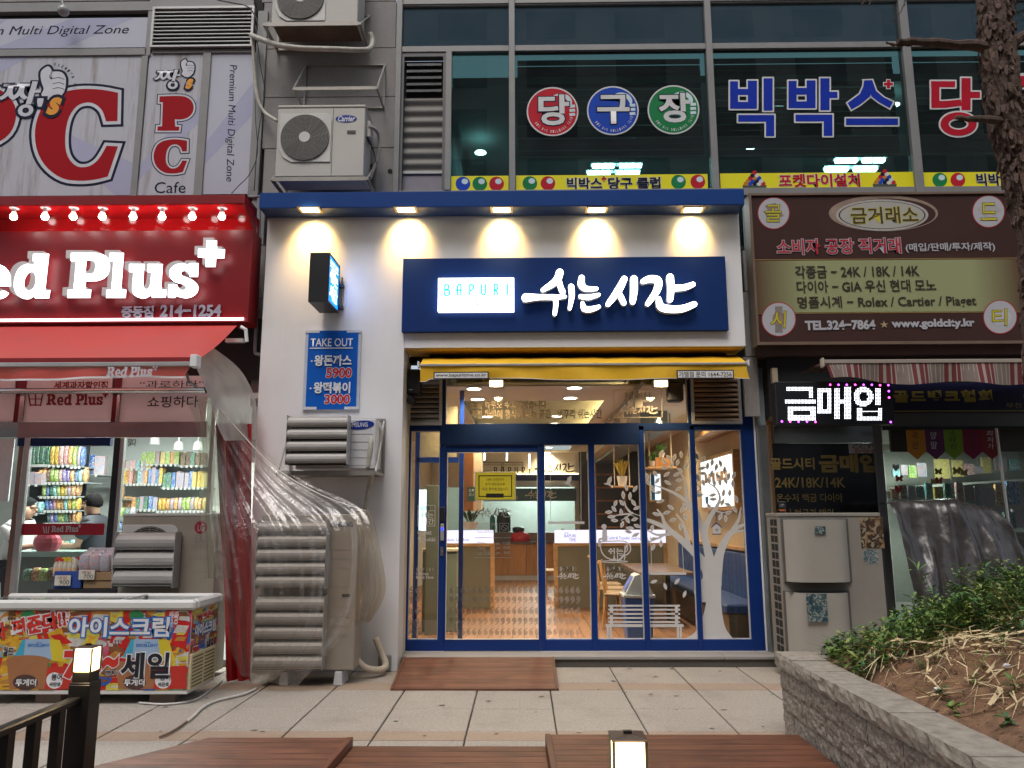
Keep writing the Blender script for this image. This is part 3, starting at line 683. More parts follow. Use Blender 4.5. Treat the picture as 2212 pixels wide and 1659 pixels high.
# yellow awning
YA = -.72
aw = thing('yellow_awning','yellow retractable awning over the glazed front with two white notice strips','awning',(0,-.5,at(1250,820,YA).z))
m_yel = M('yellow_canvas',(.80,.46,.015),.65,var=.1,bump=.6,bscale=6,dirt=.15,dcol=(.45,.26,.03))
za0,za1 = at(1250,779,-.35).z,at(1250,787,YA).z
xa0,xa1 = at(908,790,YA).x,at(1612,787,YA).x
prof = [(-.28,za0 + .02),(-.36,za0 + .035),(-.5,za0 + .0),(YA,za1 + .012)]
cv = MB(); n_ = 24
for i in range(n_ + 1):
    x = xa0 + (xa1 - xa0) * i / n_
    for y,z in prof: cv.v.append((x,y,z + .004 * math.sin(i * 2.1)))
    if i:
        for j in range(3): q = (i - 1) * 4 + j; cv.f.append((q,q + 4,q + 5,q + 1))
part('canopy',cv,m_yel,aw,smooth=True)
part('front_bar',MB().box(xa0 - .01,xa1 + .012,YA - .02,YA + .015,za1 - .014,za1 + .01),m_alul,aw,bev=.004)
part('end_cap',MB().box(xa0 - .03,xa0 - .011,YA - .025,YA + .06,za1 - .03,za1 + .04).box(xa1 + .013,xa1 + .03,YA - .025,YA + .06,za1 - .03,za1 + .04),m_white,aw,bev=.004)
vl = MB(); n_ = 60; zv = at(1250,819,YA).z
for i in range(n_ + 1):
    t = i / n_; x = xa0 + .0 + (xa1 - xa0) * t; dip = .012 * math.sin(t * 9) - (.03 if t < .02 else 0) + .02 * (t - .5) * -1
    vl.v += [(x,YA - .003,za1 - .014),(x + .002,YA + .012 * math.sin(t * 23),(za1 + zv) / 2),(x + (.03 if t > .97 else 0),YA + .016 * math.sin(t * 31 + 1),zv + dip + .006),(x + (.03 if t > .97 else 0),YA + .016 * math.sin(t * 31 + 1),zv + dip)]
    if i:
        for j in range(3): q = (i - 1) * 4 + j; vl.f.append((q + 1,q + 5,q + 4,q))
vo = part('valance',vl,m_yel,aw,smooth=True)
vo.data.materials.append(m_white)
for i,p in enumerate(vo.data.polygons):
    if i % 3 == 2: p.material_index = 1
for (a,b_,c_,d_),s_ in (((936.5,803,1055.5,819),'www.bapuritime.co.kr'),((1462,799,1585.5,818),'가맹점 문의 1644-7256')):
    x0,x1,z0,z1 = rc(a,b_,c_,d_,YA - .025); nn = part('notice_strip',MB().box(x0,x1,YA - .024,YA - .018,z0,z1),m_black,aw)
    part('notice_face',MB().box(x0 + .012,x1 - .012,YA - .026,YA - .0245,z0 + .012,z1 - .012),M('notice_white',(.72,.72,.70),.5),nn)
    write(s_,a + 5,b_ + 3.6,c_ - 5,d_ - 3.6,YA - .0275,m_black,nn,bold=.01)
part('roller_box',MB().box(xa0 + .05,xa1 - .1,-.3,-.12,za0 + .0,za0 + .09),m_dark,aw)
# speaker left of the awning, pipe, camera, wires
sx0,sx1,sz0,sz1 = rc(869,797,907,850,-.35)
sk = thing('loudspeaker','black loudspeaker hung at the left end of the yellow awning','speaker',((sx0 + sx1) / 2,-.3,sz0))
part('cabinet',MB().box(sx0,sx1,-.35,-.15,sz0,sz1),m_black,sk,bev=.012); part('badge',MB().box((sx0 + sx1) / 2 - .02,(sx0 + sx1) / 2 + .02,-.355,-.351,sz0 + .04,sz0 + .05),m_alul,sk)
sx0,sx1,sz0,sz1 = rc(1442,826,1475,868,-.2)
solo('loudspeaker',MB().box(sx0,sx1,-.25,-.1,sz0,sz1),m_black,'dark loudspeaker hanging before the right end of the transom window','speaker',bev=.02)
solo('security_camera',MB().lathe([(.03,-.09),(.045,-.07),(.045,.0),(.03,.03)],at(889,867,-.3),14,'y').box(at(889,867,-.3).x - .012,at(889,867,-.3).x + .012,-.28,-.16,at(889,862,-.3).z,at(889,850,-.3).z),m_black,'small round security camera under the left speaker','camera')
solo('drain_pipe',MB().tube([at(872,765,-.3),at(876,764,-.3),at(880,768,-.3),at(880.5,795,-.3)],.022,8),M('grey_pipe',(.3,.3,.3),.4),'short grey bent pipe end above the left loudspeaker','pipe',smooth=True)
for (u_,v_,lab) in ((1072,829,'left floodlight glowing warm under the yellow awning'),(1427,829,'right floodlight glowing warm under the yellow awning')):
    p = at(u_,v_,-.35); f = thing('floodlight',lab,'floodlight',(p.x,p.y,p.z),'floodlights under the yellow awning')
    part('housing',MB().box(p.x - .09,p.x + .09,p.y - .02,p.y + .08,p.z - .045,p.z + .05),M('flood_grey',(.3,.28,.24),.4,.4),f,bev=.01)
    part('lens',MB().box(p.x - .07,p.x + .07,p.y - .035,p.y - .021,p.z - .035,p.z + .03),light('flood_light',(1,.80,.42),10),f)
    part('stirrup',MB().box(p.x - .012,p.x + .012,p.y + .0,p.y + .02,p.z + .05,p.z + .2),m_black,f)
    lamp('flood_beam','SPOT',(p.x,p.y - .04,p.z - .04),30,warm,rot=(math.radians(30),0,0),spot=120,blend=1,radius=.05)
# ================================================================== snack bar interior
ZF = .11; XR = 2.95; XL_ = -2.2; YB = 10.6; ZC = 3.12
struct('dining_room_floor_base',MB().box(XL_,XR,.06,14,-.02,ZF - .012),m_grout)
flo = struct('dining_room_floor',MB().box(XL_,XR,.055,.07,ZF - .012,ZF - .011),m_grout)
m_plank = woodmat('floor_plank',(.27,.12,.05),.5,1,axis=1,contrast=.3)
fpm = unit(m_plank,'plank'); wq = .148; k = 0; x = XL_
while x < XR - .01:
    y = .06 - (k % 2) * .45
    while y < 9.9:
        ya = max(y,.06); yb = min(y + 1.2,9.9)
        if x > -1.4 or ya > 0:
            if len(flo.children) < 295: piece('plank',fpm,flo,x + .004,x + wq - .004,ya + .003,yb - .003,ZF - .011,ZF)
        y += 1.2
    x += wq; k += 1
m_cream = M('cream_wall',(.60,.50,.36),.7,var=.05); m_creamw = M('warm_white_wall',(.70,.64,.53),.7,var=.04)
m_bgs = M('blue_grey_paint',(.20,.25,.26),.6,var=.05); m_ceil = M('ceiling_white',(.74,.70,.62),.8,var=.03)
struct('dining_room_wall',MB().box(XR,XR + .1,.06,14,ZF,ZC + .3),M('sand_wall',(.48,.38,.27),.7,var=.06,bump=.05,bscale=60))
struct('dining_room_wall',MB().box(XL_ - .1,XL_,.06,14,ZF,ZC + .3),m_cream)
struct('dining_room_wall',MB().box(XL_,XR,14,14.1,ZF,ZC + .3),M('kitchen_wall',(.50,.58,.54),.5,var=.05))
# ceiling with a recessed tray
tx_0,tx_1,ty_0,ty_1 = -.80,1.12,1.25,9.4
cl = MB().box(XL_,tx_0,.05,14,ZC,ZC + .02).box(tx_1,XR,.05,14,ZC,ZC + .02).box(tx_0,tx_1,.05,ty_0,ZC,ZC + .02).box(tx_0,tx_1,ty_1,14,ZC,ZC + .02)
struct('dining_room_ceiling',cl,m_ceil)
struct('ceiling_tray',MB().box(tx_0 - .25,tx_1 + .25,ty_0 - .2,ty_1 + .2,ZC + .22,ZC + .24),M('tray_green',(.36,.37,.29),.8))
struct('ceiling_tray_edge',MB().box(tx_0 - .3,tx_0 - .28,ty_0 - .3,ty_1 + .3,ZC + .02,ZC + .24).box(tx_1 + .28,tx_1 + .3,ty_0 - .3,ty_1 + .3,ZC + .02,ZC + .24),m_ceil)
cove = light('cove_strip_light',(1,.76,.40),14)
for a,b_,lab in ((tx_0 - .22,tx_0 - .18,'warm light strip hidden in the left edge of the ceiling tray'),(tx_1 + .18,tx_1 + .22,'warm light strip hidden in the right edge of the ceiling tray')):
    solo('light_strip',MB().box(a,b_,ty_0,ty_1,ZC + .03,ZC + .05),cove,lab,'light strip')
# right hand soffit beam (blue grey) with cream face
bm = MB().prism([(1.75,ZC - .001),(1.75,ZC - .30),(2.15,ZC - .30),(2.15,ZC - .001)],2.3,9.5); struct('soffit_beam',bm,m_bgs)
struct('soffit_cream_face',MB().box(1.55,1.748,2.3,9.5,ZC - .22,ZC - .002),m_creamw)
# downlights
spots = [(1024,838),(1031.7,860.6),(1052.5,899),(1056.4,915),(1240.4,836),(1232,858),(1202.7,898),(1197.5,914),(1186,966),(1182,977)]
m_dlt = light('downlight_disc_light',(1,.93,.80),8); m_rim = M('white_rim',(.8,.78,.72),.4)
names = ['first of the left row of ceiling downlights, nearest the glass','second downlight of the left ceiling row','third downlight of the left ceiling row','fourth downlight of the left ceiling row, farthest in',
         'first of the right row of ceiling downlights, nearest the glass','second downlight of the right ceiling row','third downlight of the right ceiling row','fourth downlight of the right ceiling row','upper downlight seen through the pane right of the door','lower downlight seen through the pane right of the door']
for (u_,v_),lab in zip(spots,names):
    p = gp(u_,v_,ZC); zz = ZC + .218 if (tx_0 < p.x < tx_1 and ty_0 < p.y < ty_1) else ZC - .002
    if zz > ZC: p = gp(u_,v_,zz)
    t = thing('ceiling_downlight',lab,'ceiling light',(p.x,p.y,zz),'round downlights of the snack bar')
    part('rim',MB().lathe([(.105,0),(.105,-.006),(.085,-.012)],(p.x,p.y,zz),20),m_rim,t); part('disc',MB().lathe([(.084,-.0125),(.084,-.014)],(p.x,p.y,zz),20),m_dlt,t)
    lamp('downlight_lamp','SPOT',(p.x,p.y,zz - .02),165,(1,.80,.54),spot=150,blend=1,radius=.07)
lamp('wall_wash_lamp','SPOT',(2.4,2.0,ZC - .02),75,(1,.72,.42),spot=130,blend=1,radius=.05,rot=(0,math.radians(-14) * -1,0))
lamp('bench_lamp','SPOT',(2.3,4.4,ZC - .02),90,(1,.78,.5),spot=140,blend=1,radius=.05)
lamp('corner_lamp','SPOT',(-1.6,1.8,ZC - .02),70,(1,.78,.5),spot=140,blend=1,radius=.05)
lamp('kitchen_lamp','POINT',(.6,12.5,2.5),90,(.88,1,.97),radius=.3)
# ---- track lamps
tr = thing('track_light','dark ceiling rail with white spotlight heads inside the transom window','track light',tuple(gp(1391,827,ZC - .04)))
pa,pb = gp(1391,824,ZC - .04),gp(1305,918,ZC - .04)
part('rail',MB().tube([pa,pb],.022,8),M('rail_brown',(.16,.12,.09),.5),tr)
for f_ in (.12,.34,.62,.85):
    p = pa.lerp(pb,f_); part('spot_head',MB().box(p.x - .05,p.x + .05,p.y - .06,p.y + .06,p.z - .24,p.z - .1).tube([(p.x,p.y,p.z),(p.x,p.y,p.z - .1)],.012,6),M('spot_cream',(.5,.45,.38),.5),tr,bev=.01)
# ---- back wall band with lit brush sign
fb = MB(); x0,x1,z0,z1 = rc(1000,970,1262,1052,9.9)
struct('kitchen_front_wall',MB().box(XL_,x1,9.9,10.0,z0,ZC),m_creamw)
struct('kitchen_side_wall',MB().box(x1 - .25,x1,9.85,9.9,ZF,ZC),m_creamw)
bs = thing('kitchen_sign','dark brush lettering over a navy beam above the kitchen opening','sign',(1,9.8,z0))
x0,x1,z0b,z1b = rc(1060,1025,1250,1038,9.7); part('beam',MB().box(x0,x1,9.7,9.88,z0b,z1b),M('beam_navy',(.02,.03,.13),.4),bs)
part('strip',MB().box(x0,x1,9.84,9.88,z1b + .002,z1b + .03),light('beam_strip_light',(1,.78,.38),5),bs)
m_dk = M('dark_letter',(.03,.02,.012),.5)
brush(lambda x,y: (1155 + (x - 120) * (86 / 1440),997 + (y - 670) * (26 / 390)),9.75,bs,m_dk,None,.01)
deco('BAPURI',1068,1010,1150,1024,9.74,m_dk,bs,.16)
x0,x1,z0,z1 = rc(1045,1055,1245,1082.5,9.6)
kp = thing('kitchen_banner','grey blue banner with pale lettering across the kitchen opening','banner',((x0 + x1) / 2,9.6,z0))
part('cloth',MB().box(x0,x1,9.6,9.62,z0,z1),M('banner_blue',(.08,.17,.25),.6),kp)
m_pl = M('pale_letter',(.7,.72,.70),.5); brush(lambda x,y: (1134 + (x - 120) * (68 / 1440),1058 + (y - 670) * (20 / 390)),9.59,kp,m_pl,None,.004)
write('왕돈까스&왕떡볶이',1056,1071,1118,1079,9.59,m_pl,kp); deco('BAPURI',1056,1059,1100,1069,9.59,m_pl,kp,.16)
# award frames
for k,(a,b_,s_) in enumerate(((1040,1084,'굿프랜차이즈대상'),(1086,1130,'2015 제12회 대한민국창업대상'))):
    x0,x1,z0,z1 = rc(a,998,b_,1018,9.86); t = thing('award_notice',('left' if k == 0 else 'right') + ' framed award notice on the cream wall behind the yellow paper','notice',(x0,9.86,z0),'award notices above the kitchen')
    part('border',MB().box(x0,x1,9.868,9.88,z0,z1),m_dk,t); part('paper',MB().box(x0 + .015,x1 - .015,9.86,9.867,z0 + .015,z1 - .015),m_creamw,t); write(s_,a + 3,1001,b_ - 3,1006,9.857,m_dk,t)
# ---- kitchen counter
ctr = thing('kitchen_counter','wooden kitchen counter with dark granite top in front of the opening','counter',(.6,9.6,ZF))
m_oak = woodmat('oak_front',(.42,.20,.075),.4,.6,axis=2,contrast=.25)
x0,x1 = at(1062,1200,9.4).x,at(1250,1200,9.4).x; zt1 = at(1130,1172,9.4).z
n_ = 5
for k in range(n_):
    a = x0 + (x1 - x0) * k / n_; part('door_panel',MB().box(a + .006,a + (x1 - x0) / n_ - .006,9.4,9.43,ZF + .12,zt1 - .03),m_oak,ctr)
part('carcass',MB().box(x0,x1,9.44,10.2,ZF,zt1 - .03),M('carcass',(.25,.12,.05),.6),ctr); part('kick_plate',MB().box(x0,x1,9.42,9.435,ZF,ZF + .11),m_alul,ctr)
part('worktop',MB().box(x0 - .02,x1 + .02,9.36,10.25,zt1 - .028,zt1 + .02),M('brown_granite',(.14,.09,.07),.3),ctr); zt2 = at(1150,1150,9.9).z
part('upper_shelf',MB().box(x0,x1,9.8,10.2,zt1 + .021,zt2),M('upper_counter',(.22,.15,.11),.4),ctr)
for (u_,v_,w_,h_,mt,lab) in ((1088,1150,30,44,m_black,'black rice cooker on the kitchen counter'),(1064,1152,12,40,M('teal_tin',(.05,.25,.25),.5),'teal canister beside the black cooker'),(1120,1150,26,12,M('pan_dark',(.05,.05,.055),.3,.5),'low dark pan on the counter'),(1216,1170,10,28,m_steel,'steel jug at the right end of the counter')):
    x0_,x1_,z0_,z1_ = rc(u_ - w_ / 2,v_ - h_,u_ + w_ / 2,v_,9.9); r_ = (x1_ - x0_) / 2
    solo('kitchen_pot',MB().lathe([(r_ * .8,0),(r_,.03),(r_,(z1_ - z0_) * .8),(r_ * .6,z1_ - z0_)],((x0_ + x1_) / 2,9.9,z0_),14),mt,lab,'pot',smooth=True)
p = at(1124,1166,9.55); rb = MB().ball((p.x,p.y,p.z + .04),.24,.12,.14,14,8)
random.seed(5); rb.v = [(a + random.uniform(-.02,.02),b_,c_ + random.uniform(-.025,.025)) for a,b_,c_ in rb.v]
solo('red_bag',rb,M('red_plastic',(.55,.02,.03),.35),'crumpled red plastic bag over two bowls on the counter','bag')
# ---- low partition with white acrylic band
YP = 3.9
m_fr = woodmat('frame_oak',(.52,.29,.12),.4,.8,axis=0,contrast=.2); m_kh = M('khaki_panel',(.17,.15,.10),.7,var=.06)
m_band = light('acrylic_band_light',(.74,.74,.98),.62)
for (a,b_,lab) in ((955,1066,'left low partition with wooden frame and glowing white band'),(1198,1438,'right low partition with wooden frame and glowing white band')):
    x0,x1,_,_ = rc(a,1145,b_,1172,YP); z1 = at(1200,1145,YP).z; z0 = at(1200,1173,YP).z; zk = at(1200,1180,YP).z
    t = thing('low_partition',lab,'partition',((x0 + x1) / 2,YP,ZF),'low partitions of the dining room')
    part('band',MB().box(x0,x1,YP,YP + .03,z0,z1),m_band,t)
    part('frame',MB().box(x0 - .02,x1 + .02,YP - .02,YP + .06,zk,z0 - .002).box(x0 - .02,x0 + .05,YP - .02,YP + .06,ZF,zk - .001).box(x1 - .05,x1 + .02,YP - .02,YP + .06,ZF,zk - .001),m_fr,t)
    part('panel',MB().box(x0 + .051,x1 - .051,YP,YP + .04,ZF,zk - .002),m_kh,t)
    m_bl = M('blue_print',(.02,.10,.45),.5)
    if a > 1000:
        write('the',1219,1149,1228,1153,YP - .002,m_bl,t); write('BAPURI',1219,1154,1244,1161,YP - .002,m_bl,t); write('TIME',1229,1163,1244,1170,YP - .002,m_bl,t)
        write('Cutlet & Topokki',1311,1159,1360,1167,YP - .002,m_bl,t); write('Good Ingredient, Good Food',1364,1160,1428,1167,YP - .002,m_bl,t)
    else: write('redients, Good Food',961,1163,1013,1170,YP - .002,m_bl,t)
# ---- blue bench along the right wall
m_sofa = M('blue_leather',(.018,.055,.19),.45,var=.1); sf = thing('bench_sofa','blue ribbed bench sofa on a brown wooden base along the right wall','sofa',(2.75,2,ZF))
n_ = 26
bk_ = unit(m_sofa,'back_rib')
for k in range(n_):
    y = .2 + k * .19; o = piece('back_rib',bk_,sf,XR - .16,XR - .01,y,y + .184,ZF + .42,ZF + 1.0); soften(o,.02)
part('seat_cushion',MB().box(XR - .62,XR - .17,.2,5.1,ZF + .36,ZF + .47),m_sofa,sf,bev=.02)
part('base',MB().box(XR - .58,XR - .02,.2,5.1,ZF,ZF + .355),M('bench_base',(.13,.075,.035),.5,var=.1),sf)
part('cap_rail',MB().box(XR - .1,XR - .005,.2,5.1,ZF + 1.03,ZF + 1.07),m_fr,sf)
# ---- wall menu light box, far screen
mb_ = thing('menu_light_box','glowing white menu light box in a wooden frame on the right wall','light box',(XR,2.5,1.7))
e0,e1 = 1.55,3.35; z0,z1 = 1.72,2.42
part('frame',MB().box(XR - .09,XR - .002,e0 - .06,e1 + .06,z0 - .06,z1 + .06),m_fr,mb_,bev=.004); part('screen',MB().box(XR - .10,XR - .091,e0,e1,z0,z1),light('menu_screen_light',(.85,.92,.95),1.1),mb_)
foods = [M('food_brown',(.55,.35,.22),.6,emis=.35),M('food_red',(.45,.08,.04),.6),M('food_blue',(.05,.2,.45),.5),M('food_tan',(.5,.3,.15),.6)]
for k in range(6): y = e0 + .2 + k * .24; part('picture',MB().box(XR - .103,XR - .1012,y,y + .17,z1 - .34,z1 - .2),foods[k % 2 * 3],mb_)
part('picture',MB().box(XR - .103,XR - .1012,e1 - .42,e1 - .22,z0 + .05,z0 + .16),foods[2],mb_)
s2 = thing('far_menu_board','smaller glowing menu board deeper on the right wall','light box',(2.5,6.6,1.5)); x0,x1,z0,z1 = rc(1406,1024,1427,1080,6.6)
part('screen',MB().box(x0,x1,6.6,6.62,z0,z1),light('far_screen_light',(.6,.78,1),1.0),s2); part('picture',MB().box(x0,x0 + (x1 - x0) * .4,6.59,6.598,z0,z1),foods[2],s2); part('frame',MB().box(x0 - .03,x1 + .03,6.625,6.65,z0 - .03,z1 + .03),m_fr,s2)
# ---- corner shelf with jars
sh = thing('wall_shelf','wooden shelf high on the right wall lit from behind','shelf',(XR,2.2,2.78)); part('board',MB().box(XR - .32,XR - .003,1.3,3.4,2.74,2.80),m_fr,sh,bev=.004)
solo('light_strip',MB().box(XR - .03,XR - .005,1.3,3.4,2.805,2.825),light('shelf_strip_light',(1,.7,.3),5),'warm strip of light behind the jars on the high shelf','light strip')
m_jar = glassmat('jar_glass',(.8,.85,.8),.15); m_or = M('orange_jar',(.55,.14,.04),.2,coat=.5)
for k,(y,mt,lab,r_) in enumerate(((1.5,m_or,'orange jar at the near end of the high shelf',.09),(1.75,M('orange_jar_b',(.6,.3,.12),.2,coat=.5),'pale orange jar next to the orange one',.09),(2.05,m_jar,'clear glass jar in the middle of the high shelf',.08),(2.35,m_jar,'small clear glass jar beside the potted leaves',.06))):
    solo('glass_jar',MB().lathe([(r_ * .7,0),(r_,.03),(r_,.15),(r_ * .6,.19),(r_ * .6,.22)],(XR - .2,y,2.80),14),mt,lab,'jar',smooth=True)
m_leafg = M('indoor_leaf',(.05,.16,.02),.5,var=.3)
def pottedplant(p,h,r_,lab,col=None):
    t = thing('potted_plant',lab,'plant',tuple(p)); part('pot',MB().lathe([(r_ * .5,0),(r_ * .7,h * .35),(r_ * .6,h * .35)],p,12),M('pot_white',(.6,.55,.5),.5),t)
    mb = MB(); random.seed(int(h * 1000 + p[0] * 10))
    for _ in range(34):
        a = random.random() * 6.28; l = random.uniform(.5,1) * h; tip = Vector((p[0] + math.cos(a) * r_ * random.uniform(.3,1.3),p[1] + math.sin(a) * r_ * random.uniform(.3,1.3),p[2] + h * .3 + l * .75)); bs_ = Vector((p[0] + math.cos(a) * r_ * .2,p[1] + math.sin(a) * r_ * .2,p[2] + h * .3)); m = bs_.lerp(tip,.6) + Vector((0,0,h * .08)); w_ = Vector((-math.sin(a),math.cos(a),0)) * h * .05
        mb.add([bs_,m - w_,tip,m + w_],[(0,1,2,3)])
    part('leaves',mb,col or m_leafg,t); return t
pottedplant((XR - .18,2.75,2.80),.3,.12,'green leafy pot at the far end of the high shelf')
# ---- swings with flowers
def swing(u0,u1,v,Y,lab):
    a,b_ = at(u0,v,Y),at(u1,v,Y); t = thing('hanging_swing',lab,'hanging shelf',(a.x,Y,a.z)); part('board',MB().box(a.x,b_.x,Y - .12,Y + .12,a.z - .03,a.z),m_fr,t,bev=.004)
    for x in (a.x + .05,b_.x - .05): part('rope',MB().tube([(x,Y,a.z - .04),(x,Y,ZC)],.012,6),M('rope_tan',(.5,.42,.3),.8),t)
    return a,b_
a,b_ = swing(1396,1458,1009,2.6,'hanging wooden swing shelf near the right panes'); pottedplant((a.x + .1,2.6,a.z),.25,.09,'small leafy pot on the left end of the near swing')
solo('wooden_box',MB().box(b_.x - .30,b_.x - .08,2.54,2.66,a.z + .001,a.z + .14),m_oak,'small wooden flower box on the near swing','box')
pottedplant((b_.x - .2,2.62,a.z + .14),.22,.09,'leafy plant in the wooden box of the near swing')
a,b_ = swing(1322,1366,1050,5.0,'hanging wooden swing shelf deeper inside'); pottedplant((b_.x - .18,5.0,a.z),.5,.14,'yellow flowers glowing on the far swing',M('yellow_flower',(.55,.38,.03),.6,var=.4))
lamp('swing_lamp','SPOT',(a.x + .25,4.7,ZC - .1),40,(1,.75,.4),spot=60,blend=1,radius=.03); lamp('near_swing_lamp','SPOT',(at(1425,950,2.3).x,2.3,ZC - .1),40,(1,.78,.45),spot=70,blend=1,radius=.03)
# ---- rack in the dark corner
x0,x1,z0,z1 = rc(1285,1008,1348,1150,9.0); rk = thing('storage_rack','dark wooden storage rack in the grey back room','rack',((x0 + x1) / 2,9,ZF))
struct('grey_back_wall',MB().box(x0 - .3,XR,9.7,9.8,ZF,ZC),M('slate_wall',(.11,.12,.12),.7))
for k in range(6): zz = z0 - .2 + (z1 - z0) * k / 5; part('shelf',MB().box(x0,x1,8.8,9.1,zz,zz + .03),m_oak,rk)
for x in (x0,x1): part('upright',MB().box(x,x + .03,8.8,9.1,ZF,z1 + .1),m_oak,rk)
# ---- left side: orange cabinet, sign, plant, inner blue frame, textured panel, khaki cabinet
x0,x1,z0,z1 = rc(1002,975,1022,1104,4.6); oc = thing('orange_cabinet','orange brown hanging cabinet left of the kitchen','cabinet',((x0 + x1) / 2,4.6,z0)); m_orw = M('orange_wood',(.45,.18,.06),.5,var=.06)
part('side',MB().box(x0,x1,4.6,4.9,z0,ZC),m_orw,oc); part('front',MB().box(x1 + .004,x1 + .14,4.7,5.1,z0,ZC),m_cream,oc)
x0,x1,z0,z1 = rc(1009,1052,1027.5,1083,4.55); gs = thing('self_corner_sign','small green notice on the orange cabinet','notice',(x0,4.55,z0)); part('card',MB().box(x0,x1,4.57,4.58,z0,z1),M('teal_card',(.08,.20,.16),.6),gs)
write('셀프',1012,1056,1024,1063,4.565,m_pl,gs,bold=.02); write('코너',1012,1065,1024,1072,4.565,m_pl,gs,bold=.02)
p = at(1016,1146,3.92); pottedplant((p.x,3.95,p.z + .02),.34,.2,'spiky dark grass plant on the left partition',M('dark_grass',(.03,.05,.02),.6,var=.4))
inn = thing('inner_blue_frame','inner blue door frame standing behind the sliding door','frame',(-1,.5,ZF)); Yi = .35
for (a,b_,c_,d_) in ((990.5,975,1000,1378),(899,988,990,999),(894,930,903,1378)):
    x0,x1,z0,z1 = rc(a,b_,c_,d_,Yi); part('stile',MB().box(x0,x1,Yi,Yi + .05,z0 if d_ < 1300 else ZF,z1 if b_ > 980 else ZC),m_navy,inn)
x0,x1,z0,z1 = rc(904,930,990,987,Yi + .02)
solo('textured_panel',MB().box(x0,x1,Yi + .03,Yi + .035,z0,z1 + .3),M('hammered_gold',(.50,.40,.24),.28,metal=.3,bump=.8,bscale=14),'hammered golden glass panel at the top of the left side pane','panel')
x0,x1,z0,z1 = rc(919,1048,948,1375,1.1); kc = thing('tall_cabinet','tall grey green cabinet behind the left side pane','cabinet',((x0 + x1) / 2,1.1,ZF)); m_gg = M('grey_green',(.17,.19,.14),.6,var=.05)
part('body',MB().box(x0,x1,1.1,1.5,ZF,z1),m_gg,kc,bev=.004); part('side',MB().box(x1 + .002,x1 + .06,1.12,1.5,ZF,z1 - .05),m_dark,kc)
x0,x1,z0,z1 = rc(903,1058,925,1146,1.9); solo('poster_screen',MB().box(x0,x1 + .1,1.9,1.93,z0,z1),light('poster_light',(.55,.85,1),1.0),'glowing pale blue poster screen behind the left side pane','screen')
x0,x1,z0,z1 = rc(961,1186,990,1372,1.4); cb_ = thing('counter_box','grey green counter box just inside the door','cabinet',((x0 + x1) / 2,1.4,ZF)); part('body',MB().box(x0 - .3,x1 - .02,1.4,1.9,ZF,z1 - .03),m_gg,cb_,bev=.006); part('top',MB().box(x0 - .3,x1,1.38,1.92,z1 - .028,z1),m_cream,cb_)
# pendants
for k,(u_,v0_,v1_,lab) in enumerate(((1004,980,1006,'pendant tube lamp before the orange cabinet'),(1046.5,979,994,'pendant tube lamp left of the award notices'),(1095,979,995,'pendant tube lamp above the award notices'),(1143.5,981,1011,'pendant tube lamp beside the dark lettering'))):
    p,q = at(u_,v0_,8.0),at(u_,v1_,8.0); t = thing('pendant_lamp',lab,'pendant lamp',tuple(q),'thin pendant lamps of the snack bar'); part('tube',MB().tube([q,p],.016,8),light('pendant_light',(.95,1,1),4),t)
    part('cord',MB().tube([p,(p.x,p.y,ZC)],.004,4),m_black,t)
# ---- table and chairs
m_tab = woodmat('table_top',(.16,.10,.07),.3,.8,axis=1,contrast=.3)
tb = thing('dining_table','long dark wooden dining table beside the blue bench','table',(1.95,2.6,ZF)); part('top',MB().box(1.55,2.28,1.5,3.5,ZF + .70,ZF + .74),m_tab,tb,bev=.005)
for x in (1.75,2.1): part('leg',MB().box(x - .03,x + .03,2.45,2.51,ZF,ZF + .69),m_black,tb)
def chair():
    t = thing('wooden_chair','','chair',(0,0,0),'wooden chairs at the dark table'); m_ch = woodmat('chair_beech',(.50,.27,.10),.4,1,axis=2,contrast=.2)
    part('seat',MB().box(-.21,.21,-.2,.21,.43,.47),M('seat_tan',(.35,.25,.16),.6),t,bev=.015)
    for x in (-.19,.19):
        part('leg',MB().tube([(x,-.17,0),(x * .95,-.17,.43)],.018,6),m_ch,t); part('leg',MB().tube([(x,.23,0),(x * .97,.19,.45),(x * .95,.25,.88)],.019,6),m_ch,t)
    part('top_rail',MB().tube([(-.19,.25,.84),(0,.28,.86),(.19,.25,.84)],.026,6),m_ch,t)
    for x in (-.1,0,.1): part('spindle',MB().tube([(x,.20,.47),(x,.265,.84)],.010,5),m_ch,t)
    return t
ch = chair(); ch.location = (1.32,1.75,ZF); ch.rotation_euler = (0,0,math.radians(80)); ch['label'] = 'nearest wooden chair at the dark table, behind the cup sticker'
dup(ch,(1.30,2.45,ZF),math.radians(85),'middle wooden chair at the dark table'); dup(ch,(1.30,3.15,ZF),math.radians(92),'farthest wooden chair at the dark table, by the partition')
dup(ch,(.62,6.2,ZF),math.radians(-95),'lone wooden chair in the passage left of the partition','wooden chairs deeper inside')
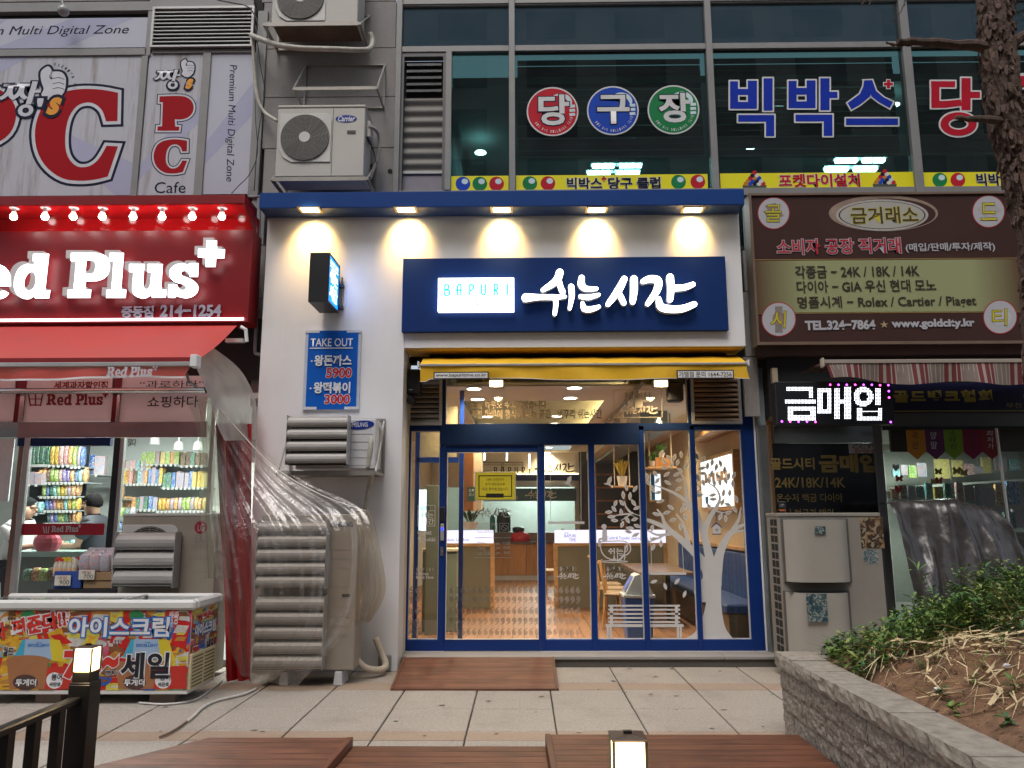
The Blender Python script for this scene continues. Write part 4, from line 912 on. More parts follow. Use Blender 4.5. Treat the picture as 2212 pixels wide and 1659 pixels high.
# ---- trash bin
tp = gp(1377,1385,ZF); bn = thing('trash_bin','blue trash bin with a grey swing lid behind the glass','trash bin',(tp.x,.6,ZF)); X_ = at(1377,1300,.6).x
w0,w1 = .145,.175
part('body',MB().add([(X_ - w0,.45,ZF),(X_ + w0,.45,ZF),(X_ + w0,.72,ZF),(X_ - w0,.72,ZF),(X_ - w1,.42,ZF + .52),(X_ + w1,.42,ZF + .52),(X_ + w1,.75,ZF + .52),(X_ - w1,.75,ZF + .52)],
     [(0,3,2,1),(4,5,6,7),(0,1,5,4),(1,2,6,5),(2,3,7,6),(3,0,4,7)]),M('bin_blue',(.015,.10,.42),.4),bn,bev=.01)
ld = part('lid',MB().box(X_ - .19,X_ + .19,.40,.77,ZF + .52,ZF + .56).prism([(X_ - .17,ZF + .561),(X_ + .17,ZF + .561),(X_ + .08,ZF + .75),(X_ - .0,ZF + .80),(X_ - .05,ZF + .78)],.43,.74),M('bin_grey',(.5,.53,.58),.4),bn,bev=.008)
part('flap',MB().add([(X_ - .165,.47,ZF + .60),(X_ - .165,.70,ZF + .60),(X_ - .065,.70,ZF + .765),(X_ - .065,.47,ZF + .765)],[(0,1,2,3)]),M('flap_blue',(.1,.15,.5),.4),bn)
# ================================================================== stickers on the glass
m_st = M('vinyl_sticker',(.60,.59,.58),.6,var=.03); m_stf = M('faint_sticker',(.42,.36,.31),.6,var=.02,alpha=.30); YG = -.006
def Zt(x,y): return ((2100 + .4069 * x) / 1.8228,(1640 + .4069 * y) / 1.8228)
def Zs(x,y): return ((1560 + .2532 * x) / 1.8228,(2020 + .2532 * y) / 1.8228)
def W(fn,pts): return [(lambda p: (p.x,p.z))(at(*fn(x,y),YG)) for x,y in pts]
def scl(fn): return (at(*fn(1000,800),YG) - at(*fn(0,800),YG)).length / 1000
class Sticker:
    def __init__(s,name,label,u,v,mat=m_st):
        s.t = thing(name,label,'sticker',tuple(at(u,v,YG))); s.mb = MB(); s.k = 0; s.mat = mat
    def fill(s,poly): y = YG - .0012 - .00025 * (s.k % 8); s.mb.prism(poly,y,y + .0002); s.k += 1; return s
    def stroke(s,fn,pts,w): q = scl(fn); return s.fill(stroke_poly(W(fn,pts),[a * q for a in w] if isinstance(w,(list,tuple)) else w * q))
    def done(s): part('print',s.mb,s.mat,s.t); return s.t
T = Sticker('tree_sticker','large pale vinyl tree spreading over the three right hand panes',1545,1380)
T.stroke(Zt,[(1650,1700),(1735,1560),(1735,1450)],[190,150,150])
base = W(Z33,[(1480,572),(1545,530),(1600,440),(1640,300),(1650,120),(1635,0),(1770,0),(1768,120),(1770,300),(1790,440),(1815,510),(1862,572)])
T.fill(crom(base,corner=(0,5,6,11),n=4))
for pts,w_ in ((([(1715,1640),(1690,1500),(1600,1360),(1480,1240),(1320,1100),(1180,1030),(1060,985),(950,940)],(150,110,84,64,48,40,30,22))),
                ([(1740,1620),(1715,1420),(1660,1180),(1610,1000),(1580,890)],(150,92,66,46,22)),([(1690,1330),(1660,1130),(1700,990),(1770,880),(1805,790),(1770,700),(1690,640)],(60,58,50,36,24,16,10)),
                ([(1750,1620),(1800,1340),(1870,1180),(1950,1090),(2030,1050)],(140,84,60,40,26)),([(1900,1140),(1960,1115),(2030,1105)],(30,22,18)),([(1930,1090),(1985,1000),(2000,930),(2010,880)],(34,26,18,10)),
                ([(1320,1100),(1270,1030),(1245,960),(1200,900)],(50,34,26,14)),([(950,940),(900,880),(880,820)],(24,16,10)),([(1020,975),(930,945),(840,950),(750,970)],(26,18,12,6)),([(960,930),(900,975),(850,1005)],(14,10,6)),
                ([(1500,1230),(1480,1130),(1440,1020),(1390,950)],(44,34,22,12)),([(1540,900),(1480,820),(1380,750),(1270,700),(1170,665)],(64,40,28,20,10)),([(1490,830),(1480,700),(1450,590),(1390,500)],(36,28,18,10)),
                ([(1320,1140),(1200,1145),(1120,1110),(1050,1060)],(30,22,14,8)),([(1300,1130),(1200,1180),(1120,1215),(1050,1220)],(24,16,10,6)),([(1760,910),(1830,930),(1890,915)],(16,12,8)),([(1590,730),(1620,690),(1570,640)],(14,12,8))):
    T.stroke(Zt,pts,w_)
q = scl(Zt); random.seed(4)
leaves = [(795,840,70),(780,895,130),(730,925,190),(755,970,175),(785,1005,170),(850,925,100),(855,835,130),(870,760,100),(935,770,80),(900,685,100),(985,700,60),(970,835,120),(1000,885,20),(910,1000,120),(860,1045,70),(980,995,20),(935,1080,170),(920,1115,165),(1005,1060,150),(990,1145,20),(1240,355,60),(1265,430,120),(1365,395,80),(1395,445,70),(1270,495,10),(1420,520,150),(1310,400,130),(1385,560,20),(1410,615,10),(1405,700,30),(1300,640,150),(1290,560,40),(1180,555,120),(1110,640,130),(1100,580,100),(1200,620,60),(1210,735,20),(1155,700,120),(1230,820,10),(1330,880,140),(1440,900,70),(1465,870,110),(1290,930,20),(1190,945,160),(1150,1080,80),(1350,1000,20),(1470,970,120),(1425,1070,100),(1165,1185,15),(1100,1210,170),(1160,1265,70),(1235,1230,80),(1580,385,120),(1645,415,60),(1730,445,80),(1810,455,110),(1560,470,70),(1635,500,20),(1685,480,80),(1770,490,70),(1640,550,5),(1725,555,85),(1790,580,140),(1590,590,110),(1690,615,130),(1645,640,110),(1750,640,105),(1805,640,100),(1610,760,5),(1735,760,8),(1740,800,175),(1830,830,60),(1700,870,125),(1570,660,80),(1850,520,80),(1890,580,85),(1860,620,110),(1940,570,60),(1930,650,90),(1840,740,85),(1900,740,80),(1965,800,100),(1880,850,160),(1890,930,20),(1810,970,60),(1860,990,100),(1950,900,120),(1480,480,60),(1430,370,100),(1340,470,60),(1530,350,80)]
for x,y,a in leaves:
    a = math.radians(a + random.uniform(-8,8)); L = random.uniform(70,84); ww = 19; pts = []
    for t in range(12):
        s = t / 6; c = 2 * math.pi * t / 12; pts.append((math.cos(c) * L / 2,math.sin(c) * ww * (1 - .35 * abs(math.cos(c)))))
    c_,s_ = math.cos(a),math.sin(a)
    if 640 < x:
        full = [(x + px_ * c_ - py_ * s_,y - (px_ * s_ + py_ * c_)) for px_,py_ in pts]; T.fill(W(Zt,full)[::1])
T.done()
vein = Sticker('tree_sticker_veins','thin dark slits cut in the vinyl tree leaves',1545,1300,M('vein_dark',(.12,.10,.08),.7));
for i,(x,y,a) in enumerate(leaves):
    a = math.radians(a); vein.mb.prism([(lambda p: (p.x,p.z))(at(*Zt(x + r_ * math.cos(a) + n_ * math.sin(a),y - r_ * math.sin(a) + n_ * math.cos(a)),YG)) for r_,n_ in ((-22,0),(0,2.2),(22,0),(0,-2.2))],YG - .0040,YG - .0038)
vt = vein.done(); vt.children[0]['kind'] = 'stuff'
B = Sticker('bench_sticker','white slatted bench sticker in front of the trash bin',1390,1380)
def rect(S,fn,x0,y0,x1,y1): S.fill(W(fn,[(x0,y0),(x1,y0),(x1,y1),(x0,y1)]))
for y in (298,331,366,399,433): rect(B,Z33,830,y,1117,y + 15); rect(B,Z33,1163,y,1428,y + 15)
rect(B,Z33,812,458,1117,482); rect(B,Z33,1163,458,1455,482)
for x in (845,1385): rect(B,Z33,x,298,x + 26,460)
for x in (820,843,1402,1425): rect(B,Z33,x,482,x + 17,570)
B.done()
def quotes(lab,us,rows_,fn=Zs):
    t = thing('quote_sticker',lab,'sticker',tuple(at(*fn(us[0],1600),YG)),'rows of faint quotation marks along the glass')
    for (y,flip) in rows_:
        mb = MB()
        for x in us:
            s = -1 if flip else 1
            o = [(x + s * a,y + s * b_) for a,b_ in ((-34,12),(-30,-18),(-8,-42),(22,-58),(30,-50),(8,-28),(6,-16),(28,-6),(34,18),(24,44),(0,56),(-24,44))]
            mb.prism(crom(W(fn,o),n=2),YG - .001,YG - .0008)
        part('marking',mb,m_stf,t)
def Zs2(x,y): u,v = Z33(x,y); return u,v
rowsS = [(1195,0),(1350,1),(1515,0),(1680,1),(1845,0)]
quotes('faint quotation marks on the sliding door glass',[860 + 88.5 * k for k in range(16)],rowsS)
quotes('faint quotation marks on the left side pane',[232,330],rowsS)
quotes('faint quotation marks on the pane right of the door',[2300 + 88.5 * k for k in range(7)],rowsS)
# texts
def stext(lab,items,u,v,mat=m_st,name='text_sticker'):
    t = thing(name,lab,'sticker',tuple(at(u,v,YG)))
    for s_,a,b_,c_,d_ in items:
        if s_ == '#brush': brush(lambda x,y,a=a,b_=b_,c_=c_,d_=d_: (a + (x - 120) * ((c_ - a) / 1440),b_ + (y - 670) * ((d_ - b_) / 390)),YG,t,mat,None,.001)
        elif s_ == '#deco': deco('BAPURI',a,b_,c_,d_,YG - .001,mat,t,.14)
        elif s_ == '#line': x0,x1,z0,z1 = rc(a,b_,c_,d_,YG); part('line',MB().box(x0,x1,YG - .002,YG - .0015,z0,z1),mat,t)
        else: write(s_,a,b_,c_,d_,YG - .001,mat,t,bold=.02)
    return t
stext('opening hours and logo lettering on the sliding door',[('#brush',1028,1094,1104,1120),('#line',1025,1161,1104,1162.2),('#line',1025,1204,1104,1205.2),('Open',1031,1170,1048,1177),('am  11:00',1071,1170,1102,1177),('Close',1031,1180,1048,1187),('pm  10:00',1071,1180,1102,1188),
      ('Last Order',1031,1191,1063,1198),('pm   9:00',1071,1191,1102,1199)],1060,1205)
for k,(a,lab) in enumerate(((1032,'wifi pictogram square on the door glass'),(1055,'take out cup pictogram square on the door glass'),(1079,'no smoking pictogram square on the door glass'))):
    S = Sticker('pictogram_sticker',lab,a,1150)
    def fnp(x,y,a=a): return (a + x * .2,1130 + y * .2)
    for r_ in ((0,0,100,5),(0,95,100,100),(0,5,5,95),(95,5,100,95)): rect(S,fnp,*r_)
    if k == 0: [S.stroke(fnp,[(50 - r_,62 - r_ * .5),(50,62 - r_),(50 + r_,62 - r_ * .5)],6) for r_ in (12,26,40)]
    if k == 1: S.stroke(fnp,[(35,20),(70,20),(72,70),(30,70),(35,20)],6)
    if k == 2: S.stroke(fnp,[(50,18),(80,35),(80,62),(50,80),(22,62),(22,35),(49,18)],6); S.stroke(fnp,[(28,30),(75,70)],6)
    S.done()
stext('white logo square and words on the left side pane',[('#line',902,1091,940,1092),('#line',902,1136,940,1137),('#line',902,1092,903,1136),('#line',939,1092,940,1136),('#deco',908,1094,936,1102),('#line',903,1103,939,1103.8),('쉬는',908,1107,936,1118),('시간',912,1120,937,1133),
      ('Cutlet',902,1145,932,1155),('&',913,1157,920,1161),('Topokki',902,1161,940,1172),('#deco',900,1227,938,1233),('Delicious',899,1236,925,1242),('Break Time',899,1244,936,1250)],920,1250)
stext('small logo lettering on the pane right of the door',[('#deco',1210,1225,1246,1233),('#brush',1203,1236,1250,1252)],1226,1252)
stext('small logo lettering on the pane before the chairs',[('#deco',1311,1225,1346,1233),('#brush',1303,1236,1352,1252)],1328,1252)
t_ = stext('two lines of greeting on the transom window',[('오늘 하루도 수고하셨습니다',1017,866,1180,882),('지친 하루에 휴식이 되는 공간... 바푸리 쉬는시간',1017,884.5,1300,904)],1150,905,M('glow_letter',(.30,.23,.15),.5))
stext('framed logo on the right end of the transom window',[('#line',1326,842,1430,843),('#line',1326,901,1430,902),('#line',1326,843,1327,901),('#line',1429,843,1430,901),('#deco',1352,849,1406,861),('왕돈까스&왕떡볶이',1354,862,1404,869),('#brush',1340,874,1420,896)],1378,902,M('pale_outline',(.55,.48,.38),.5))
# cup with sitting figure
Cp = Sticker('cup_sticker','white coffee cup outline with a sitting figure on its rim',1335,1215)
for pts,w_ in (([(650,1210),(655,1290),(690,1350),(760,1385),(830,1385),(870,1350),(888,1290),(892,1210),(650,1210)],11),([(892,1225),(930,1235),(940,1290),(915,1330),(872,1345)],11),([(888,1245),(912,1262),(905,1300),(886,1305),(888,1245)],8),([(662,1400),(780,1394),(898,1400),(898,1408),(780,1412),(662,1408),(662,1400)],7)): Cp.stroke(Zt,pts,w_)
Cp.fill(W(Zt,[(684 + 26 * math.cos(a * .524),1066 + 26 * math.sin(a * .524)) for a in range(12)])); Cp.stroke(Zt,[(690,1110),(690,1190)],(44,50)); Cp.stroke(Zt,[(690,1185),(640,1190),(636,1255)],(24,20,14)); Cp.done()
stext('logo lettering inside the cup outline',[('쉬는',1314,1184,1346,1197),('시간',1322,1198,1352,1214)],1330,1214)
for k,(x,y,lab) in enumerate(((340,625,'white dove sticker beside the navy beam'),(730,630,'white dove sticker near the storage rack'))):
    S = Sticker('dove_sticker',lab,*Zt(x,y)); S.fill(W(Zt,[(x - 52,y + 18),(x - 20,y + 10),(x - 8,y - 30),(x + 28,y - 55),(x + 30,y - 10),(x + 12,y + 25),(x + 30,y + 40),(x + 28,y + 58),(x - 5,y + 32),(x - 30,y + 32)])); S.done()
# swing boards and ropes, bird house, falling leaves
S = Sticker('swing_sticker','white swing seat sticker hanging in the pane right of the door',*Zt(320,1040)); rect(S,Zt,145,1016,495,1040); S.stroke(Zt,[(165,285),(167,1016)],5); S.stroke(Zt,[(458,285),(462,1016)],5); S.done()
S = Sticker('swing_sticker','white swing seat sticker hanging under the tree branches',*Zt(1300,1530)); rect(S,Zt,1122,1508,1480,1532); S.stroke(Zt,[(1135,1160),(1145,1508)],5); S.stroke(Zt,[(1440,1225),(1455,1508)],5); S.done()
S = Sticker('birdhouse_sticker','small bird house sticker with a heart hole hanging from the tree',*Zt(1775,1140)); S.fill(W(Zt,[(1735,1070),(1772,1040),(1812,1070),(1812,1132),(1735,1132)])); S.done()
S = Sticker('birdhouse_roof_sticker','navy roof, cord and base line of the bird house sticker',*Zt(1775,1140),mat=m_navy)
for pts,w_ in (([(1768,905),(1770,1030)],5),([(1725,1072),(1771,1032),(1820,1072)],9),([(1732,1138),(1818,1138)],8),([(1774,1112),(1762,1094),(1770,1088),(1775,1094),(1782,1088),(1788,1096),(1775,1112)],4)): S.stroke(Zt,pts,w_)
S.done()
S = Sticker('falling_leaf_sticker','five white leaves falling under the tree sticker',*Z33(1330,150))
for x,y,a in ((1210,105,20),(1305,145,110),(1403,103,50),(1465,210,70)):
    a = math.radians(a); S.fill(W(Z33,[(x + p * math.cos(a) + n * math.sin(a),y - p * math.sin(a) + n * math.cos(a)) for p,n in ((-34,0),(-12,13),(12,13),(34,0),(12,-13),(-12,-13))])); part('leaf',S.mb,S.mat,S.t); S.mb = MB()
S.t['label'] = 'four white leaves falling under the tree sticker'
# yellow paper notice on the door
x0,x1,z0,z1 = rc(1028,1021,1112,1079,-.034); yn = thing('paper_notice','yellow paper notice in a clear sleeve on the sliding door','notice',((x0 + x1) / 2,-.034,z0))
part('sleeve',MB().box(x0 - .012,x1 + .012,-.0335,-.0325,z0 - .012,z1 + .012),M('sleeve_grey',(.45,.45,.38),.3),yn)
part('paper',MB().box(x0,x1,-.037,-.034,z0,z1),M('yellow_paper',(.55,.50,.02),.6),yn)
bq = MB(); e = .012
for a,b_,c_,d_ in ((x0 + .03,x1 - .03,z1 - .03 - e,z1 - .03),(x0 + .03,x1 - .03,z0 + .03,z0 + .03 + e),(x0 + .03,x0 + .03 + e,z0 + .03 + e,z1 - .03 - e),(x1 - .03 - e,x1 - .03,z0 + .03 + e,z1 - .03 - e)): bq.box(a,b_,-.0375,-.0371,c_,d_)
part('border',bq,m_black,yn)
for s_,a,b_,c_,d_ in (('내부 인테리어',1051,1033,1088,1039,),('추가 보완공사후',1048,1043,1091,1049),('바로 찾아뵙겠습니다',1042,1053,1098,1060)): write(s_,a,b_,c_,d_,-.0378,m_black,yn)
x0,x1,z0,z1 = rc(1050,1066,1088,1075,-.0375); part('label',MB().box(x0,x1,-.0376,-.0372,z0,z1),m_black,yn)
# ================================================================== banners above the red shop
m_ban = M('banner_vinyl',(.46,.47,.55),.5,var=.05,scale=1.2); m_band2 = M('banner_vinyl_stripe',(.37,.38,.52),.5,var=.05,scale=1.2)
m_banst = M('stained_banner',(.46,.47,.52),.5,var=.05,scale=1.2,streak=1.0,dcol=(.15,.095,.06))
m_ink = M('banner_ink',(.008,.012,.035),.6,spec=.15); m_red2 = M('banner_red',(.34,.006,.012),.6,var=.04,spec=.12); m_bw = M('banner_white',(.56,.57,.62),.5); m_org = M('banner_orange',(.75,.30,.01),.5)
YBn = YW - .03
def banner(name,u0,v0,u1,v1,label,mat,stripes=()):
    x0,x1,z0,z1 = rc(u0,v0,u1,v1,YBn); t = thing(name,label,'sign',((x0 + x1) / 2,YBn,z0)); part('sheet',MB().box(x0,x1,YBn,YBn + .02,z0,z1),mat,t)
    for k,poly in enumerate(stripes):
        part('stripe',MB().prism([(x0 + (x1 - x0) * a,z0 + (z1 - z0) * b_) for a,b_ in poly],YBn - .0010,YBn - .0006),m_band2,t)
    return t
b1 = banner('banner_sign',-120,40,319,104,'wide pale banner with dark italic words at the top left',m_ban,([(.25,0),(.6,0),(.93,1),(.62,1)],[(0,0),(.12,0),(.3,1),(0,1)]))
write('Premium Multi Digital Zone',-118,56,278,80,YBn - .002,m_ink,b1,shear=.25)
b2 = banner('banner_sign',-160,121,310,423,'large rust streaked banner with two huge red outlined letters',m_banst,([(.45,.55),(.62,.46),(1,.2),(1,.0),(.9,.0)],[(.0,.72),(.3,1),(.45,1),(.0,.60)]))
b3 = banner('banner_sign',308,114,445,421,'narrow banner with two stacked red letters and a small cafe word',m_banst,([(0,.2),(1,.75),(1,.55),(0,.1)],))
b4 = banner('banner_sign',446,114,545,419,'tall pale banner with dark sideways words',m_ban,([(0,.35),(1,.8),(1,.55),(0,.2)],))
Cb = [(980,770),(975,1005),(880,1008),(850,920),(790,865),(720,852),(640,880),(575,970),(545,1100),(545,1230),(575,1320),(640,1380),(720,1385),(790,1350),(840,1290),(885,1210),(980,1215),(895,1465),(780,1492),(650,1500),(520,1480),(400,1400),(320,1280),(290,1130),(310,990),(370,860),(470,785),(580,752),(700,738),(850,746)]
Cb = crom(Cb,corner=(0,1,2,15,16,17),n=3)
Pb = crom([(-520,735),(-60,735),(60,790),(125,880),(132,990),(80,1110),(-40,1190),(-200,1200),(-205,1420),(-120,1420),(-125,1490),(-560,1490),(-555,1420),(-470,1420),(-440,810),(-520,805)],corner=(0,7,8,9,10,11,12,13,14,15),n=3)
Ps = crom([(1325,800),(1500,797),(1570,820),(1605,870),(1600,930),(1560,975),(1500,992),(1450,990),(1455,1050),(1490,1052),(1485,1085),(1305,1085),(1308,1050),(1345,1048),(1352,850),(1322,848)],corner=(0,7,8,9,10,11,12,13,14,15),n=3)
Cs = [(1275 + (x - 290) * 280 / 695,1155 + (y - 735) * 285 / 765) for x,y in Cb]
def outlined(polys,fn,par,Y,d1,d2,c=(None,)):
    uv = [[fn(*p) for p in q] for q in polys]
    shape('letter_outline',uv,Y,m_ink,par,offset=d2,dy=-.0014); shape('letter_rim',uv,Y,m_bw,par,offset=d1,dy=-.0024); shape('letter',uv,Y,m_red2,par,dy=-.0034)
outlined([Cb],Z10,b2,YBn,.042,.075); outlined([Pb],Z10,b2,YBn,.042,.075)
outlined([Ps],Z10,b3,YBn,.022,.034); outlined([Cs],Z10,b3,YBn,.022,.034)
write('Cafe',334,393,401,417,YBn - .002,m_ink,b3)
x0,x1,z0,z1 = rc(484,140,512,392,YBn); write('Premium Multi Digital Zone',0,0,0,0,0,m_ink,b4,shear=.15,frame=(Vector(((x0 + x1) / 2,YBn - .002,(z0 + z1) / 2)),Vector((.03,0,-1)).normalized(),Vector((1,0,.03)).normalized(),z1 - z0,(x1 - x0) * .72))
def thumb(fn,par,Y,k,ox,oy):
    hand = [(380,560),(340,600),(345,680),(365,740),(345,790),(400,830),(470,830),(530,770),(548,700),(545,640),(510,600),(440,600),(435,660),(410,640),(430,590),(410,555)]
    hp = crom([(ox + (x - 340) * k,oy + (y - 555) * k) for x,y in hand],n=3); uv = [[fn(*p) for p in hp]]
    shape('thumb_outline',uv,Y,m_ink,par,offset=.02 * k * 1.5,dy=-.0044); shape('thumb',uv,Y,m_bw,par,dy=-.0054)
    for j in range(3):
        mb = MB(); mb.prism(stroke_poly([(lambda p: (p.x,p.z))(at(*fn(ox + (x - 340) * k,oy + (y - 555) * k),Y)) for x,y in ((440,655 + j * 42),(490,645 + j * 42),(535,660 + j * 42))],.008 * k),Y - .0064,Y - .006); part('finger_line',mb,m_ink,par)
thumb(Z10,b2,YBn,1.0,340,555); thumb(Z10,b3,YBn,.52,1505,495)
def zw(s,fn,x0,y0,x1,y1,par,mat,d,**k):
    u0,v0 = fn(x0,y0); u1,v1 = fn(x1,y1); write(s,u0,v0,u1,v1,YBn - .0105,mat,par,outline=((d,m_ink),),**k)
zw('짜',Z10,0,680,330,860,b2,m_bw,.05,bold=.02,shear=.1); zw('o',Z10,155,870,270,960,b2,m_bw,.10,bold=.03); zw("'",Z10,315,820,350,880,b2,m_bw,.08,bold=.02); zw('s',Z10,400,820,495,940,b2,m_org,.10,bold=.05,shear=.3)
zw('짜',Z10,1285,580,1490,680,b3,m_bw,.05,bold=.02,shear=.1); zw('o',Z10,1395,675,1470,735,b3,m_bw,.10,bold=.03); zw('s',Z10,1545,660,1595,730,b3,m_org,.10,bold=.05,shear=.3)
# arc lettering helper
def arcwrite(s,cu_,cv_,r,a0,a1,Y,h,mat,par,flip=False):
    n = len(s)
    for i,ch in enumerate(s):
        if ch == ' ': continue
        a = math.radians(a0 + (a1 - a0) * i / (n - 1)); u_,v_ = cu_ + r * math.cos(a),cv_ - r * math.sin(a); p = at(u_,v_,Y)
        rt = a - math.pi / 2 if not flip else a + math.pi / 2
        write(ch,0,0,0,0,0,mat,par,bold=.01,res=1,frame=(p,Vector((math.cos(rt),0,math.sin(rt))),Vector((-math.sin(rt),0,math.cos(rt))),h * (.35 if ch in 'I' else .42),h))
arcwrite('PREMIUM PC ZONE',115,186,47,85,-55,YBn - .003,.04,m_ink,b2)
# bare lamp at the very top left
p = at(137,23,-.4); lb = thing('floodlight','unlit glass floodlight hanging at the top edge over the wide banner','floodlight',tuple(p)); part('globe',MB().ball((p.x,p.y,p.z),.07,n=12,m=8),M('dull_glass',(.35,.36,.35),.2),lb,smooth=True); part('arm',MB().tube([(p.x,p.y,p.z + .05),(p.x - .12,p.y + .02,p.z + .35)],.018,6),m_alu,lb)
# ================================================================== red shop sign and canopy
YR = -.72
m_redp = M('red_acp',(.22,.002,.006),.42,var=.05); m_redb = M('red_glossy',(.45,.008,.010),.12,var=.03,coat=.6)
rs = thing('red_sign','glossy red sign board with large glowing white slab letters','sign',(-4.5,YR,3.6))
x0,x1,z0,z1 = rc(-150,499,541,697,YR)
xr_ = at(543,560,YR).x
part('board',MB().box(x0,xr_,YR,YR + .30,z0,z1),m_redp,rs,bev=.003)
YRb = YR + .10; ztop = at(300,422,YR - .30).z; zc_ = at(300,441,YR - .30).z
part('back_panel',MB().box(x0,xr_,YRb,YRb + .1,z1 + .004,zc_),m_redb,rs)
part('canopy',MB().box(x0,xr_,YR - .30,YRb - .002,zc_,ztop),m_redp,rs,bev=.003)
part('canopy_ceiling',MB().box(x0,xr_ - .01,YR - .29,YRb - .004,zc_ - .006,zc_ - .001),m_redb,rs)
part('end_cheek',MB().prismx([(YR - .30,zc_ - .001),(YR + .09,zc_ - .001),(YR + .09,z1 + .004),(YR - .02,z1 + .004)],xr_ - .012,xr_),m_redp,rs)
m_bulb = light('bulb_light',(1,.97,.92),14); m_por = M('porcelain',(.75,.72,.72),.3)
nth = ['eighth','seventh','sixth','fifth','fourth','third','second','last']
for k,u_ in enumerate((31.3,99,160,222.7,289,351.6,416.7,480.5)):
    p = gp(u_,449,zc_ - .006); t = thing('bulb_lamp',('leftmost bare bulb under the red canopy','second bare bulb from the left under the red canopy','third bare bulb from the left under the red canopy','fourth bare bulb from the left under the red canopy','fifth bare bulb from the left under the red canopy','sixth bare bulb from the left under the red canopy','seventh bare bulb from the left under the red canopy','rightmost bare bulb under the red canopy')[k],'lamp',(p.x,p.y,p.z),'bare bulbs under the red canopy')
    part('base',MB().lathe([(.052,0),(.052,-.008),(.022,-.014),(.02,-.055),(.026,-.06)],(p.x,p.y,p.z),16),m_por,t,smooth=False)
    part('bulb',MB().ball((p.x,p.y,p.z - .105),.038,n=14,m=10),m_bulb,t,smooth=True)
RP = {'R': ([(-560,540),(-340,540),(-270,560),(-235,610),(-238,690),(-270,735),(-310,752),(-240,845),(-195,845),(-200,912),(-320,912),(-400,775),(-442,775),(-440,843),(-400,843),(-405,912),(-592,912),(-588,845),(-540,843),(-518,610),(-565,605)],{0,1,6,7,8,9,10,11,12,13,14,15,16,17,18,19,20},[(-440,600),(-385,600),(-360,625),(-360,680),(-385,712),(-445,715)]),
      'e': ([(88,815),(-75,815),(-60,855),(-20,872),(30,850),(75,875),(40,910),(-40,925),(-130,890),(-165,790),(-140,690),(-50,635),(30,650),(80,710)],{0,1,5},[(-80,755),(-65,715),(-38,697),(-5,710),(5,755)]),
      'd': ([(275,548),(408,548),(375,848),(418,848),(408,915),(290,915),(288,893),(240,922),(170,908),(122,850),(118,760),(155,670),(220,632),(280,640),(288,610),(272,606)],{0,1,2,3,4,5,6,13,14,15},[(250,698),(208,750),(205,825),(240,852),(282,825),(298,760),(285,705)]),
      'P': ([(590,540),(800,540),(870,560),(905,610),(905,690),(872,745),(815,770),(775,773),(712,775),(708,843),(757,843),(750,912),(558,912),(562,845),(610,843),(632,608),(586,605)],{0,1,8,9,10,11,12,13,14,15,16},[(718,602),(765,602),(790,625),(788,680),(765,710),(708,713)]),
      'l': ([(908,540),(1028,540),(1005,845),(1048,845),(1042,912),(880,912),(885,845),(925,845),(942,608),(905,606)],set(range(10)),None),
      'u': ([(1072,632),(1198,632),(1188,800),(1202,838),(1232,832),(1248,790),(1256,698),(1222,697),(1226,632),(1350,632),(1336,845),(1380,845),(1374,910),(1260,910),(1256,888),(1200,918),(1130,900),(1098,850),(1108,698),(1070,696)],{0,1,6,7,8,9,10,11,12,13,14,18,19},None),
      's': ([(1572,625),(1648,625),(1642,738),(1575,738),(1560,697),(1525,688),(1502,706),(1520,735),(1590,760),(1640,805),(1640,860),(1600,900),(1540,915),(1465,900),(1455,912),(1394,910),(1398,800),(1468,800),(1488,840),(1525,848),(1545,826),(1520,800),(1450,780),(1410,735),(1410,680),(1450,640),(1510,626),(1560,640)],{0,1,2,3,14,15,16,17,27},None),
      '+': ([(1715,437),(1800,437),(1797,508),(1866,510),(1862,583),(1793,583),(1788,655),(1706,655),(1710,580),(1642,575),(1645,505),(1712,505)],set(range(12)),None)}
def redplus(fn,Y,face,side,par,thick,chars='RedPlus+'):
    for ch in chars:
        o,c,h = RP[ch]; polys = [[fn(*p) for p in crom(o,corner=c,n=3)]]
        if h: polys.append([fn(*p) for p in crom(h,n=3,corner=(0,len(h) - 1) if ch in 'RP' else ())])
        if side: shape('letter_return',polys,Y,side,par,thick=thick / 2 - .002,dy=-.0005)
        shape('letter',polys,Y - thick,face,par)
redplus(Z11,YR - .001,light('slab_letter_light',(.96,.98,1),1.9),m_letside,rs,.10)
m_dimw = M('dim_white_letter',(.42,.42,.52),.5)
write('중동점',264,662,331,685,YR - .012,m_dimw,rs,bold=.035,thick=.006); write('214−1254',348,660,477,683,YR - .012,m_dimw,rs,bold=.035,thick=.006)
x0_,x1_,z0_,z1_ = rc(-150,686.5,525,694,YR - .03)
solo('light_tube',MB().box(x0_,x1_,YR - .03,YR - .01,z0_ + .008,z1_ - .008),light('tube_strip_light',(.9,.95,1),2.2),'long white light tube along the bottom of the red sign','tube light')
